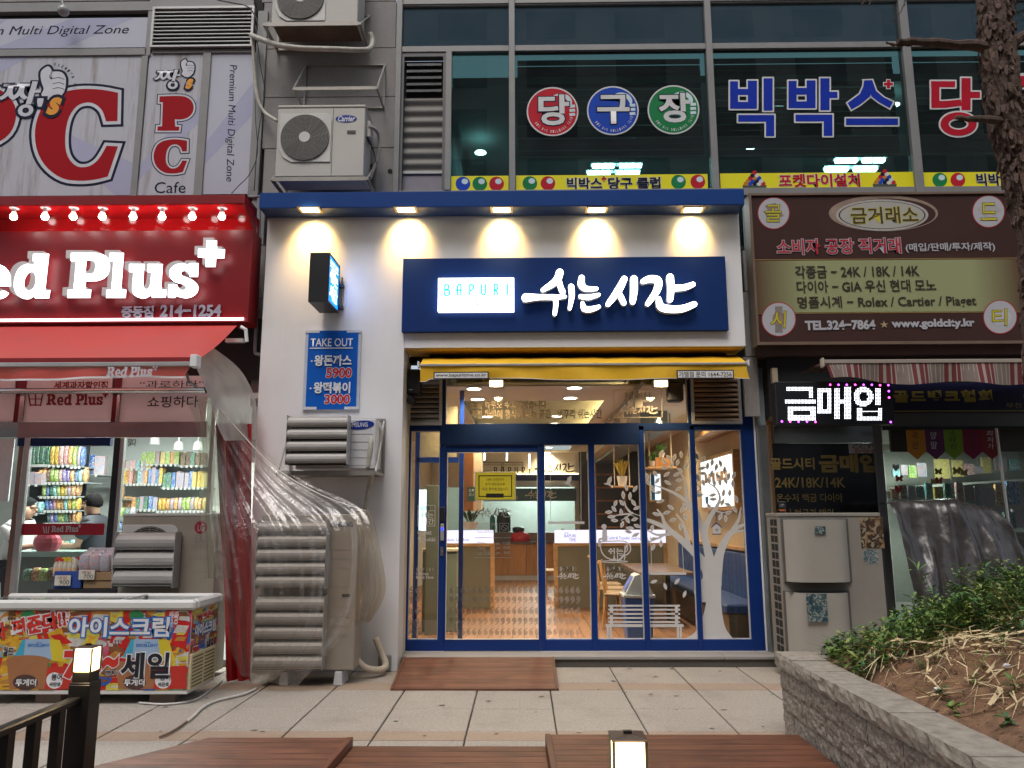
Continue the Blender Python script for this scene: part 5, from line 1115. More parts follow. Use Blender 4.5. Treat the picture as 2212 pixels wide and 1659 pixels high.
# ---- red awning
ra = thing('red_awning','red retractable awning pulled out over the snack shop with a lettered valance','awning',(-4.5,YR,3.5)); m_can = M('red_canvas',(.60,.025,.022),.65,var=.1,scale=2,bump=.5,bscale=5)
bp_,fp_ = at(512,703,YR + .02),at(430,775,-1.83)
bx_,fx_ = bp_.x,fp_.x; zbk,zfr = bp_.z,fp_.z; n = m_can.node_tree; tl = n.nodes.new('ShaderNodeBsdfTranslucent'); tl.inputs[0].default_value = (.9,.45,.40,1); mx = n.nodes.new('ShaderNodeMixShader'); mx.inputs[0].default_value = .42; n.links.new(n.nodes['Principled BSDF'].outputs[0],mx.inputs[1]); n.links.new(tl.outputs[0],mx.inputs[2]); n.links.new(mx.outputs[0],n.nodes['Material Output'].inputs[0])
mb = MB(); n_ = 30; L_ = 5.2
for i in range(n_ + 1):
    t = i / n_
    for j in range(7):
        s = j / 6; xr2 = bx_ + (fx_ - bx_) * s; x = xr2 - L_ * t; mb.v.append((x,YR + .02 + (-1.83 - YR - .02) * s,zbk + (zfr - zbk) * s - .03 * math.sin(s * math.pi) + .006 * math.sin(t * 37) * s * (1 - s) * 4))
    if i:
        for j in range(6): q = (i - 1) * 7 + j; mb.f.append((q,q + 1,q + 8,q + 7))
part('canopy',mb,m_can,ra,smooth=True)
part('front_bar',MB().box(fx_ - L_,fx_ - .06,-1.87,-1.82,zfr - .075,zfr - .035),m_alul,ra,bev=.004); part('front_fold',MB().box(fx_ - L_,fx_ - .06,-1.86,-1.825,zfr - .033,zfr + .01),M('red_canvas_dark',(.22,.006,.008),.6),ra)
part('bar_end_cap',MB().box(fx_ - .058,fx_ + .01,-1.90,-1.80,zfr - .09,zfr + .03),m_white,ra,bev=.006)
mb = MB(); n_ = 70; xv = at(404,800,-1.85).x; zv = at(300,818,-1.85).z
for i in range(n_ + 1):
    t = i / n_; x = xv - L_ * t; f = .018 * math.sin(t * 60) + .01 * math.sin(t * 23)
    e_ = -.02 * (t - .2) + .012 * math.sin(t * 17)
    mb.v += [(x + .03,-1.845,zfr - .075),(x,-1.845 + f * .6,(zfr + zv) / 2 - .03),(x - .02,-1.845 + f,zv + .018 + e_),(x - .02,-1.845 + f,zv + e_)]
    if i:
        for j in range(3): q = (i - 1) * 4 + j; mb.f.append((q,q + 1,q + 5,q + 4))
vo = part('valance',mb,m_can,ra,smooth=True); vo.data.materials.append(m_white)
for i,p_ in enumerate(vo.data.polygons):
    if i % 3 == 2: p_.material_index = 1
redplus(lambda x,y: (229 + (x + 592) * (100 / 2280) + (912 - y) * .008,813 - (912 - y) * (21 / 372) * .99 if y > 500 or x < 1600 else 800 + (y - 437) * .035),-1.875,m_bw,None,ra,.002)
part('crank',MB().tube([at(520,706,-.95),at(531,712,-.95),at(533,738,-.95)],.02,8),m_white,ra); part('wall_bar',MB().box(at(490,735,-.75).x,at(529,735,-.75).x,-.8,-.74,at(500,741,-.75).z,at(500,733,-.75).z),m_alul,ra)
part('folding_arm',MB().tube([at(403,805,-1.8),at(408,826,-1.6),at(425,835,-1.2)],.013,6),m_black,ra)
# ================================================================== red shop front
YS2 = -.35; rf = thing('snack_shop_front','stainless framed front of the snack shop with white fascia panels','shopfront',(-4.5,YS2,0))
def fbar(u0,v0,u1,v1,Y,d,mat,name,par=None,bev=0):
    x0,x1,z0,z1 = rc(u0,v0,u1,v1,Y); return part(name,MB().box(x0,x1,Y,Y + d,z0,z1),mat,par or rf,bev=bev)
m_fasc = M('fascia_white',(.85,.82,.86),.35,var=.03)
x0,x1,z0,z1 = rc(-150,838,442,850,YS2 - .12); part('steel_tube',MB().tube([(x0,YS2 - .12,(z0 + z1) / 2),(x1,YS2 - .12,(z0 + z1) / 2)],(z1 - z0) / 2,12),m_steel,rf,smooth=True)
fbar(-150,690,560,822,YS2 + .06,.05,m_dark,'dark_cavity')
for a,b_ in ((-150,33),(52,243),(259,446)): fbar(a,851,b_,910,YS2,.02,m_fasc,'fascia_panel'); fbar(a,812,b_,838,YS2,.02,m_fasc,'fascia_panel')
m_maroon = M('maroon_mirror',(.16,.02,.03),.2,.5)
for a,b_ in ((33,52),(243,259)): fbar(a,812,b_,912,YS2 - .02,.05,m_maroon,'divider'); fbar(a + 8,851,b_ - 2,912,YS2 - .03,.009,m_steel,'divider_trim')
fbar(38,911,446,945,YS2 - .015,.03,M('steel_reflection_tint',(.50,.34,.34),.16,.6,bump=.25,bscale=2.5,var=.25,scale=1),'steel_header')  # pinkish base colour stands in for maroon reflections in the steel
fbar(-150,911,37,945,YS2 - .015,.03,m_steel,'steel_header')
fbar(38,946,238,963,YS2 - .01,.06,m_navysign,'door_header'); fbar(233,946,246,1290,YS2 - .02,.06,M('dark_alloy',(.04,.045,.05),.35,.6),'mullion'); fbar(246.5,946,255,1290,YS2 - .015,.05,m_galv,'mullion'); fbar(36,946,48,1290,YS2 - .02,.05,m_galv,'mullion')
fbar(-150,949,24,1083,YS2,.02,M('white_board',(.60,.66,.68),.4),'white_board'); fbar(25,946,35,1290,YS2,.04,M('brown_jamb',(.20,.12,.09),.4),'jamb')
x0,x1,z0,z1 = rc(48,964,233,1290,YS2); part('door_glass',MB().box(x0,x1,YS2 + .01,YS2 + .016,z0,z1),m_glass,rf); x0,x1,z0,z1 = rc(255,946,447,1290,YS2); part('window_glass',MB().box(x0,x1,YS2 + .01,YS2 + .016,z0,z1),m_glass,rf)
fbar(447,812,456,1290,YS2 - .01,.08,m_galv,'mullion')
m_rt = M('dark_red_print',(.25,.01,.015),.5)
redplus(lambda x,y: (100 + (x + 592) * (134 / 2460),875 - (912 - y) * (24 / 372)),YS2 - .003,m_rt,None,rf,.002)
write('쇼핑하다',319,856,428,880,YS2 - .003,m_black,rf,bold=.01); write('세계과자할인점',117,824,232,840,YS2 - .003,m_rt,rf,bold=.03); write('“과로하다”',302,822,440,838,YS2 - .003,m_black,rf)
for s_ in (-1,0,1): part('gift_icon',MB().prism(stroke_poly([(lambda p: (p.x,p.z))(at(*q_,YS2)) for q_ in ((77 + s_ * 15,852),(77 + s_ * 11,876))],.015),YS2 - .004,YS2 - .002),m_rt,rf)
part('gift_icon',MB().prism(stroke_poly([(lambda p: (p.x,p.z))(at(*q_,YS2)) for q_ in ((66,875),(88,875))],.014),YS2 - .0055,YS2 - .0042),m_rt,rf); part('gift_icon',MB().prism(stroke_poly([(lambda p: (p.x,p.z))(at(*q_,YS2)) for q_ in ((63,862),(91,862))],.010),YS2 - .0055,YS2 - .0042),m_rt,rf)
x0,x1,z0,z1 = rc(30,1131,222,1156,YS2 - .03); bd = thing('sticker_band','red sticker band with white shop lettering across the door glass','sticker',(x0,YS2,z0)); part('band',MB().box(x0,x1,YS2 - .0,YS2 + .004,z0,z1),M('band_red',(.42,.012,.03),.4),bd)
redplus(lambda x,y: (111 + (x + 592) * (64 / 2460),1149 - (912 - y) * (13 / 372)),YS2 - .003,m_bw,None,bd,.002)
for s_ in (-1,0,1): part('gift_icon',MB().prism(stroke_poly([(lambda p: (p.x,p.z))(at(*q_,YS2)) for q_ in ((100 + s_ * 6,1138),(100 + s_ * 4,1151))],.010),YS2 - .003,YS2 - .001),m_bw,bd)
# ---- shop interior
YI = 2.6; ZI = 2.95
struct('snack_shop_wall',MB().box(-8,-2.35,YI,YI + .1,0,ZI),M('shop_white',(.62,.66,.64),.6,var=.03)); struct('snack_shop_floor',MB().box(-8,-2.35,YS2 + .05,YI,-.01,.06),M('shop_floor',(.3,.3,.28),.4))
struct('snack_shop_ceiling',MB().box(-8,-2.35,YS2 + .05,YI,ZI,ZI + .05),M('shop_ceiling',(.6,.62,.62),.6)); struct('snack_shop_side_wall',MB().box(-2.36,-2.26,YS2 + .05,YI,0,ZI).box(-8.1,-8,YS2 + .05,YI,0,ZI),M('shop_side',(.55,.58,.57),.6))
for k,(x_,y_) in enumerate(((-5.6,.7),(-4.5,.7),(-3.3,.9))): lamp('shop_ceiling_lamp','AREA',(x_,y_,ZI - .03),42,(.95,1.0,.95),.9,.25)
def packmat(name,c1,c2,c3,sc_=9):
    if name in MATS: return MATS[name]
    m = bpy.data.materials.new(name); m.use_nodes = True; n = m.node_tree; b = n.nodes['Principled BSDF']; tc = n.nodes.new('ShaderNodeTexCoord'); no = n.nodes.new('ShaderNodeTexNoise'); no.inputs['Scale'].default_value = sc_; no.inputs['Detail'].default_value = 3; no.inputs['Distortion'].default_value = .8
    oi = n.nodes.new('ShaderNodeObjectInfo'); ml = n.nodes.new('ShaderNodeMath'); ml.operation = 'MULTIPLY'; ml.inputs[1].default_value = 50; ad = n.nodes.new('ShaderNodeVectorMath'); n.links.new(oi.outputs['Random'],ml.inputs[0]); n.links.new(tc.outputs['Object'],ad.inputs[0]); n.links.new(ml.outputs[0],ad.inputs[1]); n.links.new(ad.outputs[0],no.inputs['Vector'])
    cr = n.nodes.new('ShaderNodeValToRGB'); cr.color_ramp.interpolation = 'CONSTANT'; el = cr.color_ramp.elements; el[0].color = (*c1,1); el[1].position = .52; el[1].color = (*c2,1); e3 = el.new(.62); e3.color = (*c3,1); e4 = el.new(.40); e4.color = tuple(x * .6 for x in c1) + (1,); el[0].color = (*c3,1)
    n.links.new(no.outputs['Fac'],cr.inputs[0]); n.links.new(cr.outputs[0],b.inputs['Base Color']); b.inputs['Roughness'].default_value = .35; MATS[name] = m; return m
wh_ = (.75,.75,.72)
PK = {'yellow': packmat('pack_yellow',(.75,.50,.02),(.80,.75,.3),(.5,.05,.02)),'red': packmat('pack_red',(.60,.03,.03),(.75,.6,.1),wh_),'green': packmat('pack_green',(.12,.42,.05),(.6,.65,.1),wh_),'blue': packmat('pack_blue',(.03,.09,.45),(.1,.3,.6),wh_),
      'orange': packmat('pack_orange',(.75,.22,.02),(.75,.5,.1),wh_),'purple': packmat('pack_purple',(.16,.07,.42),(.35,.3,.6),wh_),'white': packmat('pack_white',(.68,.68,.66),(.2,.3,.5),(.7,.2,.1)),'pink': packmat('pack_pink',(.70,.15,.25),(.75,.6,.5),wh_),
      'teal': packmat('pack_teal',(.05,.38,.42),(.3,.6,.6),wh_),'navy': packmat('pack_navy',(.02,.04,.16),(.1,.4,.1),(.5,.5,.5)),'cream': packmat('pack_cream',(.70,.62,.35),(.6,.4,.15),(.75,.7,.1)),'brown': packmat('pack_brown',(.10,.06,.04),(.25,.15,.08),(.5,.4,.3))}
bagm = MB(); prof = [(.0,.35),(.12,.5),(.5,.5),(.88,.5),(1,.42)]
for (z,w_),d in zip(prof,(.04,.3,.5,.32,.03)): bagm.v += [(-w_,-d,z),(-w_ * .5,-d * 1.0 - .1,z),(w_ * .5,-d - .1,z),(w_,-d,z),(w_,d,z),(-w_,d,z)]
for i in range(4):
    for j in range(6): bagm.f.append((i * 6 + j,i * 6 + (j + 1) % 6,(i + 1) * 6 + (j + 1) % 6,(i + 1) * 6 + j))
bagm.f += [tuple(range(6))[::-1],tuple(range(24,30))]
BAG = bagm.mesh('snack_bag',PK['red'],True); BOXM = MB().box(-.5,.5,-.5,.5,0,1).mesh('snack_box',PK['red'])
cnt = 0
def good(kind,x,y,z,w_,d,h,colr,label,group,tilt=0):
    o = bpy.data.objects.new('snack_bag' if kind == 'bag' else 'snack_box',BAG if kind == 'bag' else BOXM); COL.objects.link(o); o.location = (x,y,z); o.scale = (w_,d,h); o.rotation_euler = (tilt,0,random.uniform(-.15,.15))
    o.material_slots[0].link = 'OBJECT'; o.material_slots[0].material = PK[colr]; ORG[o] = Vector((x,y,z)); return tag(o,label,'snack bag' if kind == 'bag' else 'snack box',group)
ordn = ['first','second','third','fourth','fifth','sixth','seventh','eighth','ninth','tenth','eleventh','twelfth','thirteenth','fourteenth']
random.seed(21)
def goodsrow(kind,u0,u1,vb,hp,Y,colrs,where,group,shelf=None):
    n = len(colrs); x0,x1 = at(u0,vb,Y).x,at(u1,vb,Y).x; z = at((u0 + u1) / 2,vb,Y).z; h0 = at((u0 + u1) / 2,vb - hp,Y).z - z; w_ = (x1 - x0) / n
    for i,c in enumerate(colrs): good(kind,x0 + w_ * (i + .5),Y + random.uniform(-.01,.01),z + .002,w_ * .93,.09 if kind == 'bag' else .12,h0 * random.uniform(.88,1.03),c,'%s snack %s, %s from the left %s' % (c,kind,ordn[i],where),group)
    if shelf: piece('shelf',unit_shelf,shelf,x0 - .02,x1 + .02,Y - .08,Y + .35,z - .015,z); m_ = [piece('price_tag',unit_tag,shelf,x0 + w_ * (i + .3),x0 + w_ * (i + .3) + .034,Y - .09,Y - .085,z - .036,z + .0) for i in range(0,n,1)]
unit_shelf = unit(M('grey_shelf',(.30,.34,.34),.4),'shelf'); unit_tag = unit(M('tag_white',(.5,.5,.48),.6),'price_tag'); unit_dk = unit(M('rack_black',(.02,.02,.025),.5),'rail')
rkA = thing('snack_rack','dark wire snack rack hung with bags behind the shop door','rack',(-5,1.6,0)); rkB = thing('snack_shelf','grey wall shelves with boxes of sweets behind the right window','shelf',(-4,2.2,0))
Yr = 1.6
goodsrow('bag',66,108,1004,52,Yr,['navy'] * 8,'of the top row on the dark rack','bags on the dark rack',rkA); goodsrow('bag',109,158,1005,52,Yr,['yellow','yellow','pink','pink','orange'],'of the bright bags in the top rack row','bags on the dark rack',rkA); goodsrow('bag',158,182,1008,44,Yr,['green','white','blue'],'at the right end of the top rack row','bags on the dark rack',rkA)
goodsrow('bag',84,188,1042,31,Yr,['orange','orange','brown','green','green','pink','purple','purple','orange','blue','teal','red'],'of the second rack row','bags on the dark rack',rkA)
goodsrow('bag',92,172,1072,29,Yr,['green','blue','navy','teal','green','yellow','cream','white','red','red'],'of the third rack row','bags on the dark rack',rkA)
goodsrow('bag',100,172,1102,29,Yr,['blue','purple','pink','orange','red','teal','yellow','green','yellow'],'of the fourth rack row','bags on the dark rack',rkA)
goodsrow('bag',104,172,1129,27,Yr,['teal','purple','blue','green','green','navy','brown','red','orange'],'of the fifth rack row','bags on the dark rack',rkA)
goodsrow('bag',108,225,1190,24,Yr - .3,['green','red','navy','teal','brown','yellow','green','yellow'],'of the low row under the red band','bags on the dark rack',rkA)
goodsrow('box',183,228,1025,42,Yr + .3,['blue','white'],'beside the dark rack','large cereal boxes',rkB)
goodsrow('box',48,94,1046,26,Yr - .1,['blue','white','white'],'on the gold shelf by the cashier','boxes on the gold shelf',rkA)
goodsrow('bag',68,92,1108,26,Yr - .1,['white','teal'],'under the gold shelf','boxes on the gold shelf',rkA)
Yw = 2.3; g_ = 'boxes on the grey wall shelves'
goodsrow('box',308,390,1003,27,Yw,['green','green','green','white','cream','green','orange','green'],'of the top grey shelf',g_,rkB); goodsrow('box',392,446,1006,29,Yw,['brown','brown','navy','brown','brown'],'of the dark boxes on the top grey shelf',g_,rkB)
goodsrow('box',252,354,1045,34,Yw,['yellow','cream','yellow','red','pink','brown','teal','white','red','blue','white','blue','yellow'],'of the second grey shelf',g_,rkB); goodsrow('box',355,446,1053,34,Yw,['navy','navy','blue','white','white','white','blue','cream','yellow','cream'],'at the right of the second grey shelf',g_,rkB)
goodsrow('box',268,342,1100,28,Yw,['red','red','orange','navy','white','navy','blue','white'],'of the third grey shelf',g_,rkB); goodsrow('bag',342,446,1103,28,Yw,['yellow','yellow','orange','white','orange','white','green','green','white','cream','red','cream'],'at the right of the third grey shelf',g_,rkB)
goodsrow('box',262,330,1012,17,Yw,['red','white','pink','teal','white','yellow'],'stacked above the second grey shelf',g_,rkB)
lw_ = thing('wall_lettering','black brush words high on the white wall of the snack shop','lettering',tuple(at(272,960,YI - .01))); write('자는 많다',256,948,294,964,YI - .01,m_black,lw_,bold=.02)
goodsrow('bag',246,266,1078,30,Yw - .3,['white','red'],'beside the door post',g_,rkB); goodsrow('bag',246,292,1118,22,Yw - .3,['white','green','navy','white'],'of the low shelf beside the door post',g_,rkB); goodsrow('bag',250,330,1146,20,Yw - .3,['blue','yellow','orange','green','red'],'of the lowest grey shelf',g_,rkB)
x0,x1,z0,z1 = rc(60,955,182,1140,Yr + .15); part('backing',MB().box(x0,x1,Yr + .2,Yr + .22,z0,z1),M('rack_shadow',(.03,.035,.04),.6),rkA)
# counter, cashier shelf
cc = thing('cash_counter','pale glass cash counter with a shelf inside the snack shop','counter',(-4.8,.4,.06)); x0,x1,z0,z1 = rc(40,1190,232,1201,.2); part('top',MB().box(x0,x1,.0,.6,z0,z1),M('counter_glass',(.35,.5,.47),.2),cc); part('body',MB().box(x0 + .02,x1 - .02,.05,.6,.06,z0),M('counter_body',(.16,.19,.18),.4),cc)
goodsrow('bag',52,225,1255,30,-.1,['navy','red','green','brown','blue','cream','green','red','navy','brown'],'of the floor row under the counter','bags below the counter',None)
solo('pink_bag',MB().ball((at(170 - 30,1165,.1).x - .2,.1,at(140,1172,.1).z),.16,.1,.13,14,8),M('pink_plastic',(.45,.06,.10),.4,alpha=.85),'translucent pink shopping bag on the counter between the two people','bag')
# spot heads on shop ceiling
for k,u_ in enumerate((335,386,428)): p = at(u_,962 if k else 950,1.8); t = thing('spot_lamp',['left','middle','right'][k] + ' white spot lamp on the snack shop ceiling','lamp',tuple(p),'spot lamps of the snack shop'); part('head',MB().lathe([(.03,0),(.055,-.03),(.07,-.13),(.05,-.13)],(p.x,p.y,p.z + .06),12),m_por,t,smooth=True); part('stem',MB().tube([(p.x,p.y,p.z + .05),(p.x,p.y,ZI)],.01,5),m_por,t)
# ---- people
def skinmesh(name,verts,edges,radii,mat,par,sub=2):
    me = bpy.data.meshes.new(name); org = ORG[par]; me.from_pydata([tuple(Vector(v) - org) for v in verts],edges,[]); me.materials.append(mat)
    o = link(name,me,par); s = o.modifiers.new('skin','SKIN'); s.use_smooth_shade = True
    for i,r_ in enumerate(radii): me.skin_vertices[0].data[i].radius = (r_[0],r_[1]) if isinstance(r_,tuple) else (r_,r_)
    me.skin_vertices[0].data[0].use_root = True; b_ = o.modifiers.new('sub','SUBSURF'); b_.levels = b_.render_levels = sub; return o
def person(label,base,face,top,hairm,shirt,arms,headtilt=.0,cap=False):
    """base = floor point, face = -1 looks to the left; arms = list of (elbow, wrist) offsets"""
    X,Y,Z = base; t = thing('person',label,'person',base); sk_ = M('skin',(.42,.24,.16),.5,var=.03); f = face
    V = [(X,Y,Z + .92),(X,Y,Z + 1.1),(X + f * .02,Y,Z + 1.3),(X + f * .02,Y,Z + 1.42),(X + f * .05,Y,Z + 1.47),(X + f * .09,Y,Z + 1.56),(X + f * .10,Y,Z + 1.665)]
    R_ = [(.13,.16),(.12,.15),(.11,.15),(.055,.07),.06,(.115,.10),(.10,.09)]; E = [(0,1),(1,2),(2,3),(3,4),(4,5),(5,6)]
    for s,(el,wr) in zip((-1,1),arms):
        i = len(V); sh_ = (X + f * .02,Y + s * .19,Z + 1.38); V += [sh_,(sh_[0] + el[0],sh_[1] + el[1],sh_[2] + el[2]),(sh_[0] + wr[0],sh_[1] + wr[1],sh_[2] + wr[2])]; R_ += [.055,.042,.028]; E += [(3,i),(i,i + 1),(i + 1,i + 2)]
        hx,hy,hz = V[-1]
        for q in range(4): V.append((hx + f * (.085 - .008 * abs(q - 1.5)),hy + (q - 1.5) * .02,hz - .03)); R_.append(.010); E.append((i + 2,len(V) - 1))
        V.append((hx + f * .05,hy - s * .045,hz)); R_.append(.011); E.append((i + 2,len(V) - 1))
    for s in (-1,1):
        i = len(V); V += [(X,Y + s * .1,Z + .86),(X + f * .02,Y + s * .1,Z + .48),(X,Y + s * .1,Z + .07),(X + f * .14,Y + s * .1,Z + .04)]; R_ += [.085,.06,.045,.035]; E += [(0,i),(i,i + 1),(i + 1,i + 2),(i + 2,i + 3)]
    skinmesh('body',V,E,R_,sk_,t)
    hx,hz = X + f * .10,Z + 1.61
    skinmesh('shirt',[V[0],V[1],V[2],V[3],V[7],tuple(Vector(V[7]).lerp(Vector(V[8]),.7)),V[15],tuple(Vector(V[15]).lerp(Vector(V[16]),.7)),(V[4][0],Y,V[4][2] - .01)],[(0,1),(1,2),(2,3),(3,4),(4,5),(3,6),(6,7),(3,8)],[(.17,.20),(.165,.20),(.165,.22),(.15,.20),.115,.085,.115,.085,.09],shirt,t)
    i = len(V) - 8; skinmesh('trousers',[V[0],V[i],V[i + 1],V[i + 2],V[i + 4],V[i + 5],V[i + 6]],[(0,1),(1,2),(2,3),(0,4),(4,5),(5,6)],[(.15,.17),.10,.075,.06,.10,.075,.06],M('dark_trousers',(.03,.03,.04),.8),t)
    hm = MB(); n,m = 18,12
    for a in range(m + 1):
        th = math.pi * a / m
        for b_ in range(n):
            ph = 2 * math.pi * b_ / n; x,y,z = math.sin(th) * math.cos(ph),math.sin(th) * math.sin(ph),math.cos(th)
            k = 1.0 if not (x * f > .25 and z < .35) else .42
            if z < -.35: k *= .8
            hm.v.append((hx - f * .014 + x * .125 * k,Y + y * .112 * k,hz + .03 + z * .13 * k))
    hm.f = [(a * n + b_,a * n + (b_ + 1) % n,(a + 1) * n + (b_ + 1) % n,(a + 1) * n + b_) for a in range(m) for b_ in range(n)]
    part('hair',hm,hairm,t,smooth=True)
    part('brow',MB().ball((hx + f * .07,Y,hz + .03),.03,.06,.02,10,6),sk_,t,smooth=True)
    part('nose',MB().ball((hx + f * .108,Y,hz - .012),.022,.013,.022,8,6),sk_,t,smooth=True)
    for s in (-1,1): part('eye',MB().ball((hx + f * .094,Y + s * .034,hz + .012),.010,.012,.007,8,5),m_black,t); part('ear',MB().ball((hx - f * .005,Y + s * .082,hz - .005),.018,.008,.028,8,6),sk_,t,smooth=True)
    part('mouth',MB().ball((hx + f * .088,Y,hz - .055),.008,.022,.006,8,4),M('lips',(.35,.10,.09),.5),t)
    return t,hx,hz
p = at(204,1092,.75); person('black haired man in a dark shirt bending over the counter, seen from the side',(p.x + .06,.75,p.z - 1.61),-1,0,M('black_hair',(.008,.007,.007),.9,spec=.1),M('navy_shirt',(.012,.014,.022),.7),[((-.10,-.03,-.27),(-.42,-.0,-.24)),((-.08,.03,-.28),(-.40,.02,-.30))])
p = at(54,1100,1.0); tt,hx,hz = person('woman cashier with a dark head scarf looking down to the right',(p.x - .06,1.0,p.z - 1.61),1,0,M('dark_scarf',(.02,.025,.025),.9,spec=.1),M('white_shirt',(.6,.6,.6),.7),[((.08,-.02,-.27),(.34,0,-.22)),((.10,.02,-.26),(.38,-.05,-.2))])
# ================================================================== air conditioner outdoor units
m_ac = M('ac_beige',(.50,.48,.44),.5,var=.05,scale=1.5,dirt=.22,dcol=(.25,.22,.18)); m_acd = M('ac_dull',(.36,.34,.30),.55,var=.05,dirt=.3,dcol=(.18,.15,.11)); m_fan = M('fan_dark',(.035,.032,.03),.6); m_grl = M('grille_grey',(.26,.25,.23),.5)
def fan(c,r,par,Y,n=13,hub=.26,plate=True):
    if plate:
        s = r * 1.06; poly = [(c[0] - s,c[1] + s),(c[0] + s * .72,c[1] + s)] + [(c[0] + s * .72 + s * .28 * math.sin(a),c[1] + s * .72 + s * .28 * math.cos(a)) for a in (.4,.8,1.2,1.57)] + [(c[0] + s,c[1] - s),(c[0] - s * .5,c[1] - s),(c[0] - s * .82,c[1] - s * .8),(c[0] - s,c[1] - s * .45)]
        part('fan_plate',MB().prism(poly,Y - .012,Y - .001),M('ac_plate',(.58,.57,.54),.45),par,bev=.003)
    part('fan_well',MB().lathe([(r,-.0165),(r,-.013)],(c[0],Y,c[1]),40,'y'),m_fan,par)
    mb = MB()
    for k in range(n):
        q = r * (hub + (1 - hub) * (k + .5) / n); t_ = r * .011
        vs,fs = [],[]; N = 44
        for j in range(N):
            a = 2 * math.pi * j / N
            for rr,yy in ((q - t_,-.022),(q + t_,-.022),(q + t_,-.03),(q - t_,-.03)): vs.append((c[0] + rr * math.cos(a),Y + yy,c[1] + rr * math.sin(a)))
        for j in range(N):
            j2 = (j + 1) % N
            for m_ in range(4): fs.append((j * 4 + m_,j * 4 + (m_ + 1) % 4,j2 * 4 + (m_ + 1) % 4,j2 * 4 + m_))
        mb.add(vs,fs)
    for k in range(18):
        a = 2 * math.pi * k / 18 + .3; b_ = a + .25; mb.tube([(c[0] + r * hub * math.cos(a),Y - .026,c[1] + r * hub * math.sin(a)),(c[0] + r * math.cos(b_),Y - .026,c[1] + r * math.sin(b_))],.0025,4)
    o = part('fan_grille',mb,m_grl,par); o['kind'] = 'stuff'
    part('fan_hub',MB().lathe([(r * .23,-.034),(r * .24,-.02)],(c[0],Y,c[1]),24,'y'),M('ac_plate',(.58,.57,.54),.45),par)
def bracket(name,label,x0,x1,zb,zt,Yw,dep,thick=.03,braces=True):
    t = thing(name,label,'wall bracket',((x0 + x1) / 2,Yw,zb)); m_ = M('bracket_steel',(.33,.31,.28),.5,.5,var=.15,dirt=.4,dcol=(.15,.11,.08)); e = thick
    for x in (x0,x1 - e):
        part('arm',MB().box(x,x + e,Yw - dep,Yw,zb,zb + e),m_,t); part('upright',MB().box(x,x + e,Yw - e * .6,Yw,zb + e + .001,zt),m_,t)
        if braces: part('brace',MB().tube([(x + e / 2,Yw - dep + .02,zb + e),(x + e / 2,Yw - .02,zt - .03)],.011,5),M('brace_steel',(.5,.5,.48),.4,.6),t)
    part('front_rail',MB().box(x0 + e + .001,x1 - e - .001,Yw - dep,Yw - dep + .012,zb - .008,zb + e + .01),m_,t); part('wall_rail',MB().box(x0 + e + .001,x1 - e - .001,Yw - e,Yw,zt - e,zt),m_,t); part('wall_rail',MB().box(x0 + e + .001,x1 - e - .001,Yw - e,Yw,zb,zb + e),m_,t)
    return t
YWs = YW - .025
# unit under the blue cap edge
x0,x1,z0,z1 = rc(597.5,228,787,381,YWs - .50)
ac1 = thing('air_conditioner','beige outdoor unit with oval blue badge on the stone wall above the shop','air conditioner',((x0 + x1) / 2,YWs - .3,z0))
part('casing',MB().box(x0,x1,YWs - .50,YWs - .12,z0,z1 - .03),m_ac,ac1,bev=.008); part('top_cover',MB().box(x0 - .006,x1 + .006,YWs - .506,YWs - .114,z1 - .029,z1 + .008),m_ac,ac1,bev=.01)
Yf = YWs - .501; p = at(*Z20(425,1145),Yf); rr = (at(*Z20(628,1145),Yf).x - at(*Z20(222,1145),Yf).x) / 2; fan((p.x,p.z),rr,ac1,Yf)
c = at(*Z20(765,985),Yf - .002); part('badge',MB().prism([(c.x + .125 * math.cos(a / 12 * math.pi),c.z + .045 * math.sin(a / 12 * math.pi)) for a in range(24)],Yf - .004,Yf - .001),M('badge_blue',(.01,.03,.25),.35),ac1)
write('Carrier',*Z20(698,962),*Z20(838,1006),Yf - .005,m_bw,ac1,shear=.3,bold=.03)
c = at(*Z20(808,1097),Yf); part('handle_recess',MB().box(c.x - .05,c.x + .05,Yf - .003,Yf - .0005,c.z - .022,c.z + .022),M('recess',(.06,.05,.045),.6),ac1); part('seam',MB().box(*[at(*Z20(q,1100),Yf).x for q in (651,655)],Yf - .0015,Yf - .0005,z0 + .01,z1 - .04),m_fan,ac1)
c = at(*Z20(935,1085),YWs - .4); part('valve_cover',MB().box(x1 + .001,x1 + .05,YWs - .42,YWs - .22,c.z - .09,c.z + .12),m_ac,ac1,bev=.01)
bracket('wall_bracket','steel wall bracket under the oval badge unit',x0 - .05,x1 + .06,z0 - .045,z0 + .40,YWs,.50)
# top unit
x0,x1,z0,z1 = rc(590,-110,776,49,YWs - .50); x0 += .0; x1 = at(773,20,YWs - .5).x
ac2 = thing('air_conditioner','beige outdoor unit cut off by the top of the picture','air conditioner',((x0 + x1) / 2,YWs - .3,z0)); part('casing',MB().box(x0,x1,YWs - .50,YWs - .12,z0,z1),m_ac,ac2,bev=.008)
p = at(*Z20(390,-12),Yf); fan((p.x,p.z),rr,ac2,Yf)
bracket('wall_bracket','steel wall bracket under the topmost unit',x0 - .09,x1 + .05,z0 - .05,z0 + .45,YWs,.53)
pa = MB().box(x0 + .02,x1 - .02,YWs - .48,YWs - .14,z0 - .012,z0 - .001); part('rusty_base',pa,M('rusty_pan',(.12,.075,.05),.8,var=.4,scale=3),ac2)
# empty bracket
b0,b1,_,zt_b = rc(657,140,832,235,YWs); zb_b = at(745,236,YWs).z; bracket('wall_bracket','empty steel wall bracket between the two stone wall units',b0,b1,zb_b,zt_b,YWs,.46,.022)
